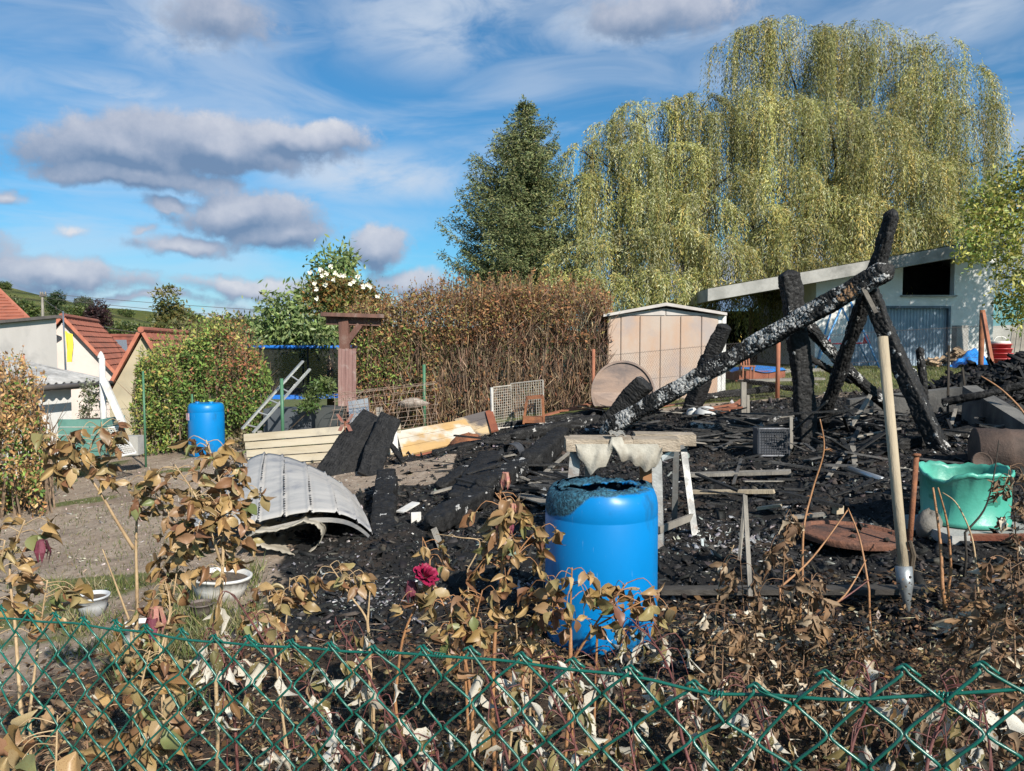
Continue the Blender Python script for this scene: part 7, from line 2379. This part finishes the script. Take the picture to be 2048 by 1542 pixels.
# left roses
rose('tall scorched rose at the left with bare orange brown canes', [
    ([(270, 1345, 2.7), (274, 1200, 2.7), (272, 1090, 2.7), (276, 985, 2.7)], .0085, .05, .35, 7),
    ([(268, 1098, 2.7), (235, 1045, 2.68), (200, 985, 2.66), (165, 935, 2.64)], .007, .9, 1.0, 4),
    ([(165, 935, 2.64), (135, 900, 2.6), (110, 868, 2.6)], .004, .0, 1.0, 7),
    ([(166, 937, 2.64), (185, 885, 2.62), (205, 850, 2.62)], .004, .2, 1.0, 6),
    ([(262, 1250, 2.68), (232, 1170, 2.66), (205, 1098, 2.64)], .005, .9, 1.0, 0)], .062, 101, leaflets=(3, 4), dens=2.1)
rose('densely leaved scorched rose in front of the metal sheet', [
    ([(430, 1300, 2.6), (443, 1180, 2.55), (446, 1060, 2.55), (438, 960, 2.55), (412, 880, 2.55)], .007, .30, 1.0, 13),
    ([(443, 1130, 2.55), (420, 1060, 2.5), (390, 990, 2.5), (350, 930, 2.5)], .005, .2, 1.0, 10),
    ([(400, 1120, 2.6), (360, 1060, 2.6), (320, 1000, 2.62), (300, 960, 2.62)], .0045, .2, 1.0, 9),
    ([(446, 1060, 2.55), (470, 1000, 2.6), (488, 930, 2.6)], .0045, .2, 1.0, 6),
    ([(330, 1290, 2.6), (350, 1170, 2.6), (360, 1080, 2.6)], .005, .5, 1.0, 6)], .060, 102, leaflets=(3, 5), dens=2.6)
rose('dull reddish rose at the left edge with a wilted purple flower', [
    ([(40, 1400, 2.1), (30, 1250, 2.15), (20, 1130, 2.2), (50, 1040, 2.2)], .006, .35, 1.0, 9),
    ([(-20, 1400, 2.0), (-10, 1200, 2.1), (10, 1080, 2.1)], .005, .3, 1.0, 7),
    ([(60, 1420, 2.2), (80, 1260, 2.25), (95, 1160, 2.25)], .005, .5, 1.0, 7)], .062, 103, [(82, 1085, 2.2, .06, 'petal_purple')], leaflets=(3, 4), droop=.35)
rose('low rose with a withered pink flower beside the white pot', [
    ([(330, 1430, 2.3), (322, 1330, 2.35), (312, 1230, 2.4)], .0055, .35, 1.0, 4),
    ([(270, 1430, 2.3), (285, 1360, 2.3), (300, 1300, 2.3)], .005, .3, 1.0, 6),
    ([(322, 1300, 2.4), (340, 1220, 2.5), (330, 1160, 2.55)], .004, .3, 1.0, 3)], .060, 104, [(312, 1220, 2.38, .075, 'petal_wilt'), (305, 1240, 2.36, .06, 'petal_purple')])
rose('small rose shoots with brown leaves right of the white planter bowl', [
    ([(560, 1400, 2.6), (545, 1250, 2.7), (530, 1170, 2.7)], .005, .5, 1.0, 6),
    ([(560, 1330, 2.65), (575, 1220, 2.7), (580, 1155, 2.7)], .004, .5, 1.0, 5)], .060, 105)
rose('thin forked rose cane with few leaves between planter and pink rose', [
    ([(738, 1330, 2.7), (735, 1245, 2.7), (700, 1190, 2.7), (660, 1130, 2.7)], .0055, .75, 1.0, 5),
    ([(735, 1245, 2.7), (740, 1180, 2.7)], .006, .9, 1.0, 0),
    ([(705, 1195, 2.7), (698, 1150, 2.7)], .003, .5, 1.0, 1)], .062, 106)
pr = rose('rose with a magenta bloom left of the blue barrel', [
    ([(790, 1400, 2.5), (805, 1280, 2.5), (835, 1205, 2.5), (850, 1165, 2.5)], .006, .72, .95, 4),
    ([(945, 1420, 2.4), (930, 1320, 2.4), (905, 1250, 2.42), (880, 1195, 2.45)], .0065, .35, 1.0, 12),
    ([(930, 1330, 2.4), (950, 1240, 2.4), (965, 1180, 2.4)], .005, .3, 1.0, 6),
    ([(850, 1175, 2.5), (860, 1120, 2.55), (845, 1075, 2.55)], .004, .4, 1.0, 3)], .060, 107, m_stem='cane_brown')
def bloom(t, c, R):
    r = random.Random(3)
    for ring, (nn, rr, tilt) in enumerate([(5, .35, .15), (6, .7, .55), (8, 1.0, 1.0), (7, 1.05, 1.4)]):
        for k in range(nn):
            a = 2 * math.pi * (k + .5 * ring) / nn + r.uniform(-.2, .2)
            V, Fc = [], []
            for i in range(4):
                f = i / 3
                for j in range(4):
                    s = (j / 3 - .5) * 1.1
                    out = rr * R * (.25 + .75 * f * math.sin(tilt) + .12 * f * f)
                    h = R * f * math.cos(tilt) * .9 + .04 * R * math.sin(j * 2 + k)
                    aa = a + s * (.35 + .75 * math.sin(math.pi * min(.95, f * .8 + .1)))
                    out *= 1 + r.uniform(-.16, .16) * f; h += r.uniform(-.10, .10) * R * f
                    v_ = Vector((math.cos(aa) * out, math.sin(aa) * out, h))
                    v_ = Matrix.Rotation(.55, 3, 'Y') @ (Matrix.Rotation(.35, 3, 'X') @ v_)
                    V.append(c + v_)
            for i in range(3):
                for j in range(3):
                    Fc.append((i * 4 + j, i * 4 + j + 1, (i + 1) * 4 + j + 1, (i + 1) * 4 + j))
            o = mesh_obj('petal', V, Fc, M['petal_pink'], t, True)
bloom(pr, at(850, 1152, 2.47), .038)
wilted_bloom(pr, at(822, 1165, 2.5), .06, M['petal_purple'], 9)
rose('upright rose cane with wilted pink flowers just left of the blue barrel', [
    ([(985, 1420, 2.4), (990, 1270, 2.42), (1003, 1150, 2.45), (1012, 1050, 2.45), (1000, 990, 2.45), (1014, 950, 2.45)], .007, .38, .78, 11),
    ([(1000, 1180, 2.45), (1040, 1100, 2.45), (1075, 1060, 2.45)], .004, .3, 1.0, 5),
    ([(1002, 1000, 2.45), (990, 985, 2.45)], .003, .5, 1.0, 1)], .064, 108, [(1012, 948, 2.43, .05, 'petal_wilt'), (1025, 1010, 2.43, .04, 'petal_wilt'), (1000, 1030, 2.43, .055, 'petal_wilt'), (1018, 1040, 2.43, .05, 'petal_purple')], m_stem='cane_brown', droop=.8)
rose('bushy rose with brown leaves in front of the blue barrel', [
    ([(1138, 1420, 2.35), (1140, 1290, 2.35), (1142, 1190, 2.35), (1144, 1135, 2.35)], .006, .45, 1.0, 6),
    ([(1140, 1330, 2.35), (1190, 1250, 2.33), (1230, 1195, 2.33), (1255, 1165, 2.33)], .005, .3, 1.0, 6),
    ([(1195, 1250, 2.33), (1260, 1215, 2.3), (1300, 1195, 2.3)], .004, .4, 1.0, 4),
    ([(1142, 1260, 2.35), (1110, 1200, 2.4), (1095, 1150, 2.4)], .004, .4, 1.0, 4)], .066, 109, m_stem='cane_brown')
rose('low rose between the pink rose and the blue barrel', [
    ([(1060, 1400, 2.5), (1065, 1290, 2.5), (1075, 1190, 2.5)], .005, .3, 1.0, 9),
    ([(1030, 1400, 2.45), (1035, 1300, 2.45), (1030, 1230, 2.45)], .005, .3, 1.0, 7)], .055, 110)

# raspberries
def rasp(label, stems, size, seed, **kw):
    return rose(label, stems, size, seed, name='raspberry_cane', mesh=RASP, m_stem='cane_red', leaflets=(3, 4), droop=1.35, cat='raspberry', dens=1.75, **kw)
rasp('raspberry cane slanting down right in front of the left half of the fence', [([(790, 1640, 1.55), (680, 1500, 1.62), (590, 1380, 1.7), (520, 1270, 1.78), (468, 1190, 1.85)], .006, .15, 1.0, 12), ([(640, 1440, 1.65), (600, 1490, 1.6), (560, 1500, 1.6)], .003, .3, 1, 3)], .062, 120)
rasp('raspberry cane with pale leaves left of the pink rose, slanting down right', [([(880, 1620, 1.5), (800, 1470, 1.6), (735, 1350, 1.7), (670, 1240, 1.8)], .0055, .1, 1.0, 13)], .060, 121)
rasp('short raspberry shoot with pale leaves behind the left fence wire', [([(470, 1450, 1.75), (450, 1330, 1.8), (425, 1250, 1.85)], .005, .3, 1.0, 8), ([(455, 1350, 1.8), (500, 1280, 1.8)], .003, .3, 1.0, 4)], .058, 122)
rasp('raspberry cane in the middle of the fence below the barrel', [([(1200, 1640, 1.4), (1150, 1490, 1.5), (1100, 1380, 1.6), (1080, 1310, 1.7)], .005, .0, 1.0, 11)], .060, 123)
rasp('raspberry cane rising right of the blue barrel', [([(1420, 1640, 1.5), (1365, 1480, 1.6), (1342, 1350, 1.75), (1300, 1275, 1.85), (1270, 1250, 1.9)], .0055, .0, 1.0, 13)], .060, 124)
rasp('raspberry cane with white leaves below the barrel base', [([(1050, 1640, 1.4), (1010, 1500, 1.5), (985, 1390, 1.6), (960, 1320, 1.7)], .005, .0, 1.0, 11)], .062, 125)
rasp('bright raspberry cane behind the wire peaks at the right', [([(1680, 1640, 1.35), (1705, 1490, 1.45), (1740, 1390, 1.55), (1730, 1330, 1.6)], .0055, .1, 1.0, 9)], .058, 126)
rasp('leafy raspberry cane near the right edge of the fence', [([(1840, 1640, 1.3), (1860, 1500, 1.4), (1895, 1400, 1.5), (1880, 1350, 1.55)], .0055, .0, 1.0, 12), ([(1990, 1640, 1.3), (1980, 1500, 1.4), (1965, 1400, 1.5)], .005, .0, 1.0, 7)], .058, 127)
rasp('raspberry shoots with pale leaves right below the barrel', [([(1290, 1640, 1.6), (1260, 1480, 1.7), (1240, 1360, 1.85)], .005, .0, 1.0, 9), ([(1220, 1400, 1.8), (1180, 1300, 2.0)], .004, .3, 1.0, 5)], .056, 128)
rasp('raspberry shoot at the bottom centre of the picture', [([(900, 1660, 1.3), (880, 1540, 1.4), (860, 1450, 1.5)], .005, .0, 1.0, 8), ([(770, 1660, 1.35), (745, 1560, 1.4), (720, 1480, 1.5)], .005, .0, 1.0, 6)], .056, 129)
rasp('raspberry shoot with drooping pale leaves between fence middle and right half', [([(1560, 1640, 1.5), (1540, 1500, 1.6), (1500, 1400, 1.75), (1480, 1350, 1.9)], .005, .0, 1.0, 10)], .054, 130)

# withered brown canes at the right
def withered(label, stems, size, seed):
    return rose(label, stems, size, seed, name='withered_cane', mesh=WITH, m_stem='cane_dull', leaflets=(5, 7), droop=1.1, cat='withered plant', dens=1.25)
withered('tallest withered brown raspberry clump right of the trestle', [([(1560, 1420, 2.9), (1562, 1250, 3.0), (1568, 1130, 3.0), (1572, 1030, 3.0)], .004, .1, 1.0, 22), ([(1500, 1420, 2.8), (1490, 1260, 2.9), (1480, 1110, 2.9)], .004, .15, 1.0, 18), ([(1600, 1420, 2.8), (1612, 1260, 2.9), (1625, 1150, 2.9)], .0035, .1, 1.0, 16)], .070, 140)
withered('withered brown raspberry clump directly right of the blue barrel', [([(1440, 1480, 2.5), (1445, 1330, 2.6), (1450, 1210, 2.65)], .0035, .1, 1.0, 16), ([(1520, 1480, 2.4), (1525, 1350, 2.5)], .003, .1, 1.0, 12), ([(1390, 1460, 2.5), (1400, 1340, 2.6)], .003, .1, 1.0, 10)], .064, 141)
withered('withered clump at the right edge below the green tub', [([(1960, 1480, 2.4), (1955, 1330, 2.5), (1950, 1180, 2.55)], .004, .1, 1.0, 20), ([(2030, 1480, 2.3), (2030, 1300, 2.4), (2020, 1120, 2.5)], .004, .1, 1.0, 20), ([(1900, 1470, 2.4), (1905, 1380, 2.45)], .003, .1, 1.0, 8)], .070, 142)
withered('sparse withered clump below the zinc spike', [([(1700, 1460, 2.6), (1712, 1340, 2.7), (1720, 1250, 2.75)], .003, .2, 1.0, 12), ([(1640, 1470, 2.5), (1645, 1360, 2.6)], .003, .1, 1.0, 11), ([(1790, 1480, 2.4), (1800, 1380, 2.5)], .003, .1, 1.0, 9)], .058, 143)
withered('withered tangle behind the fence at the bottom left', [([(180, 1560, 1.9), (170, 1460, 1.95), (140, 1380, 2.0)], .004, .0, 1.0, 9), ([(80, 1560, 1.8), (60, 1470, 1.9)], .004, .0, 1.0, 8), ([(300, 1560, 1.8), (310, 1490, 1.85)], .004, .0, 1.0, 7)], .058, 144)
withered('dry hanging plant at the far right beside the green tub', [([(2040, 1180, 3.6), (2030, 1050, 3.6), (2020, 930, 3.6)], .004, .1, 1.0, 20)], .06, 145)
rose('broad olive leaves right behind the fence at the bottom left', [([(250, 1600, 1.55), (270, 1440, 1.6), (285, 1380, 1.62)], .005, .3, 1.0, 5), ([(110, 1600, 1.5), (115, 1430, 1.55)], .004, .4, 1.0, 4)], .075, 146, name='leafy_shoot', cat='shoot', droop=.3)

# bare bramble canes and twigs
def cane(label, pts, r, m='cane_brown', thorns=0, ground=False):
    path = smooth_path([at(*p) for p in pts], 6)
    if ground: path = to_ground(path)
    t = thing('bramble_cane', path[0], label, 'cane')
    MB().tube(path, [r * (1 - .6 * i / len(path)) for i in range(len(path))], 6).build('stem', M[m], t, True)
    for k in range(thorns):
        i = rp_.randrange(1, len(path) - 1)
        p = path[i]; d = Vector((rp_.choice((-1, 1)), rp_.uniform(-.4, .4), rp_.uniform(-.1, .6))).normalized()
        L = rp_.uniform(.012, .05)
        MB().tube([p, p + d * L * .6, p + d * L + Vector((0, 0, -L * .3))], [r * .4, r * .3, .0005], 4).build('side_twig', M[m], t)
cane('thorny rust brown cane curving up right of the trestle', [(1605, 1180, 3.9), (1607, 1060, 3.95), (1625, 980, 4.0), (1648, 900, 4.0), (1640, 838, 4.0)], .007, thorns=12, ground=True)
cane('pale brown cane bent to a point, left leg before the rusty lid', [(1560, 1175, 3.7), (1625, 1115, 3.8), (1697, 1018, 3.9)], .007, ground=True)
cane('pale brown cane bent to a point, right leg before the rusty lid', [(1738, 1180, 3.7), (1720, 1080, 3.8), (1696, 1016, 3.9)], .007, ground=True)
cane('reddish bent twig lying before the edging board', [(1620, 1240, 3.6), (1690, 1195, 3.65), (1738, 1160, 3.7)], .006, 'cane_red')
cane('orange bent twig crossing above the edging board', [(1640, 1228, 3.6), (1690, 1190, 3.6), (1732, 1120, 3.7)], .006)
cane('upright orange broken cane before the green tub, left', [(1885, 1180, 3.8), (1880, 1080, 3.85), (1866, 975, 3.9)], .011, ground=True)
cane('upright brown broken cane before the green tub, right', [(1902, 1140, 3.9), (1895, 1050, 3.9), (1876, 975, 3.9)], .008, ground=True)
cane('thin grey cane arching down over the front of the green tub', [(1956, 1180, 3.8), (1945, 1080, 3.85), (1915, 1010, 3.9), (1885, 985, 3.95)], .006, 'stem_pale', ground=True)
cane('dark twig rising along the right side of the green tub', [(1930, 1060, 4.2), (1965, 1020, 4.2), (1985, 960, 4.25), (1998, 880, 4.3)], .006, 'darkbark_', 6) if False else None
M['darkcane'] = M['darkbark']
cane('dark twig rising along the right side of the green tub', [(1930, 1065, 4.2), (1968, 1020, 4.2), (1986, 960, 4.25), (1998, 880, 4.3)], .007, 'darkcane', 6, ground=True)
cane('long arching orange cane at the right over the concrete wall', [(2110, 960, 5.2), (2060, 845, 5.3), (2010, 785, 5.4), (1962, 752, 5.5)], .010, ground=True)
cane('thin dry shoot standing right of the blue barrel', [(1430, 1260, 3.2), (1440, 1160, 3.2), (1468, 1090, 3.2)], .004, 'stem_pale', 4, ground=True)
cane('bare rose cane stub in the middle foreground', [(1060, 1520, 2.0), (1050, 1440, 2.05), (1045, 1350, 2.1)], .009, ground=True)
cane('thin dry tendril arching left of the blue barrel', [(935, 1140, 3.4), (960, 1085, 3.4), (920, 1075, 3.4), (872, 1068, 3.45)], .004, 'stem_pale', 7, ground=True)

# ------------------------------------------------------------------ litter and weeds in the bed
rs = np.random.default_rng(55)
n_ = 26000
y = rs.uniform(1.6, 4.6, n_); x = rs.uniform(-3.2, 3.4, n_)
kp = (np.abs(x / y) < .74) & (rs.random(n_) < bed_mask(x, y) * np.clip(.25 + 1.2 * fbm(x, y, .5, 77), 0, 1))
x, y = x[kp], y[kp]; n_ = len(x)
pos = np.stack([x, y, surf_n(x, y) + .004 + .03 * rs.random(n_) ** 2], -1)
d = unit(n_, rs) * np.array([1, 1, .35])
s = .018 + .04 * rs.random(n_) ** 1.5
o = leaf_faces('leaf_litter', pos, d, s, s * .5, pick([(.10, .055, .03), (.06, .038, .025), (.17, .095, .045), (.25, .16, .08), (.035, .025, .02), (.45, .40, .31)], n_, [4, 5, 3, 1.6, 4, .7], .2, rs), M['dryleaf'], None, .45, bend=.12)
reg(o, 'brown litter of dead leaves and straw in the bed behind the fence', 'leaf litter')
n_ = 3500
y = rs.uniform(2.2, 4.6, n_); x = rs.uniform(-3.0, 3.2, n_)
kp = (np.abs(x / y) < .74) & (bed_mask(x, y) > .3)
x, y = x[kp], y[kp]; n_ = len(x)
d = np.stack([rs.normal(0, 1, n_), rs.normal(0, 1, n_), rs.random(n_) * .25], -1)
o = leaf_faces('dry_twigs', np.stack([x, y, surf_n(x, y) + .008], -1), d, .06 + .16 * rs.random(n_), .0035, pick([(.30, .22, .13), (.16, .10, .06), (.40, .32, .22), (.08, .05, .035)], n_, None, .2, rs), M['dryleaf'], None, .5)
reg(o, 'thin dry twigs and straw scattered over the bed', 'twigs')
# withered small growth standing in the bed at the right and bottom
n_c = 520
px = np.concatenate([rs.uniform(1380, 2060, 230), rs.uniform(0, 1380, 150)]); 
P, D, Cc = [], [], []
for q in px:
    Yq = rs.uniform(2.3, 3.7); xq = at(q, 690, Yq).x; zq = surf(xq, Yq)
    hgt = rs.uniform(.06, .30)
    k = 26
    tz = rs.random(k) ** .8
    P.append(np.stack([xq + rs.normal(0, .05, k), Yq + rs.normal(0, .05, k), zq + hgt * tz], -1))
    dd = unit(k, rs); dd[:, 2] -= .5; D.append(dd)
    Cc.append(pick([(.10, .06, .034), (.16, .095, .05), (.06, .04, .026), (.24, .17, .10), (.09, .085, .04), (.42, .37, .29)], k, [4, 2.5, 4, 1.5, 1.5, .5], .2, rs))
P, D, Cc = np.vstack(P), np.vstack(D), np.vstack(Cc)
s = .009 + .022 * rs.random(len(P))
o = leaf_faces('withered_undergrowth', P, D, s, s * .45, Cc, M['dryleaf'], None, .5, bend=.15)
reg(o, 'low tangle of withered brown undergrowth behind the fence', 'undergrowth')
# grass around the pots at the left
n_ = 5200
px = rs.uniform(90, 520, n_); Y = rs.uniform(3.6, 6.0, n_)
x = (px - 1024) / F * Y
dn = fbm(x, Y, .35, 91)
kp = dn > .5
x, Y = x[kp], Y[kp]
blades('pot_grass', 'tufts of grass round the flower pots at the left', np.stack([x, Y, surf_n(x, Y) - .005], -1), .13, [(.13, .15, .045), (.20, .19, .08), (.28, .23, .12), (.09, .12, .03)], 74, .006)

# ------------------------------------------------------------------ green chain-link fence in front
M['pvc'] = mat('green_pvc_wire', (.009, .115, .085), (.007, .09, .066), 30, .32, .05, 80, spec=.5, dirt=(.03, .10, .085), dscale=14, damt=.3)
TOPY = [(-200, 1222), (0, 1238), (120, 1246), (250, 1262), (400, 1284), (560, 1294), (760, 1306), (900, 1312), (1100, 1332), (1300, 1358), (1440, 1388), (1560, 1392), (1700, 1398), (1850, 1394), (1950, 1386), (2060, 1376), (2300, 1360)]
RISE = [(-200, 14), (0, 14), (600, 10), (900, 10), (1100, 14), (1250, 14), (1400, 6), (1500, 10), (1600, 46), (1900, 46), (2300, 40)]
def fpt(s):
    return Vector((.41 - .916 * s, .95 + .4 * s, 0))
def fpx(s):
    p = fpt(s); return 1024 + F * p.x / p.y
def wire_z(s):
    p = fpt(s); return at(fpx(s), np.interp(fpx(s), *zip(*TOPY)), p.y).z
def mesh_top(s):
    p = fpt(s); q = fpx(s)
    return at(q, np.interp(q, *zip(*TOPY)) - np.interp(q, *zip(*RISE)), p.y).z
CW, CH, RW = .0425, .0385, .0021
s0, s1 = -.33, 2.05
ncol = int((s1 - s0) / CW)
gf = thing('green_fence', (fpt(.8).x, fpt(.8).y, surf(fpt(.8).x, fpt(.8).y)), 'green coated chain link fence across the foreground', 'fence')
nrm = Vector((.4, .916, 0))
fr2 = random.Random(17)
JIT = {}
def node(c, k):
    if (c, k) not in JIT:
        JIT[c, k] = (fr2.gauss(0, .0022), fr2.gauss(0, .0022), fr2.gauss(0, .002))
    j = JIT[c, k]
    s = s0 + c * CW + j[0]
    p = fpt(s)
    wob = .012 * math.sin(s * 3.1) + .006 * math.sin(s * 9 + 1)
    sq = 1 + .06 * math.sin(s * 4.2)
    return Vector((p.x, p.y, mesh_top(s0 + c * CW) - k * CH * sq + j[1])) + nrm * (wob * (k / 10) + j[2])
ROWS = 27
for i in range(ncol):
    pts = []
    for k in range(ROWS + 1):
        c = i + (k + i) % 2
        p = node(c, k)
        pts.append(p)
    path = []
    for k in range(ROWS):
        a, b_ = pts[k], pts[k + 1]
        off = nrm * (.0022 if k % 2 else -.0022)
        path.append(a.lerp(b_, .09) + off); path.append(a.lerp(b_, .5) + off * 1.2); path.append(a.lerp(b_, .91) + off)
    if (i % 2) == 0:
        # bent-over end that makes the knuckle on each peak
        c = pts[0]; tdir = Vector((-.916, .4, 0))
        kn = [c + tdir * -.016 + Vector((0, 0, -.004)), c + tdir * -.006 + Vector((0, 0, .004)) - nrm * .004, c + Vector((0, 0, .007)) , c + tdir * .006 + Vector((0, 0, .003)) + nrm * .004]
        path = kn + path
    else:
        c = pts[0]; tdir = Vector((-.916, .4, 0))
        path = [c + tdir * .013 + Vector((0, 0, -.001)) - nrm * .003, c + tdir * .004 + Vector((0, 0, .006)) - nrm * .003] + path
    if fpx(s0 + i * CW) > 900:
        path = smooth_path(path, 2)
    MB().tube(path, RW, 6 if fpx(s0 + i * CW) > 900 else 5, True).build('mesh_wire', M['pvc'], gf, True)
tw = []
for k in range(90):
    s = s0 + (s1 - s0) * k / 89
    p = fpt(s); tw.append(Vector((p.x, p.y, wire_z(s))) + nrm * (.003 * math.sin(k * .9)))
MB().tube(tw, .0023, 6).build('tension_wire', M['pvc'], gf, True)
for px in (220, 500, 776, 875, 1440, 1900):
    s = min(np.linspace(s0, s1, 400), key=lambda q: abs(fpx(q) - px))
    p = fpt(s); c = Vector((p.x, p.y, wire_z(s)))
    tdir = Vector((-.916, .4, 0))
    sp_p = [c + tdir * (-.008 + .016 * k / 24) + (nrm * math.cos(k * .9) + Vector((0, 0, 1)) * math.sin(k * .9)) * .0042 for k in range(25)]
    MB().tube(sp_p, .0012, 5).build('tie_wire', M['pvc'], gf, True)
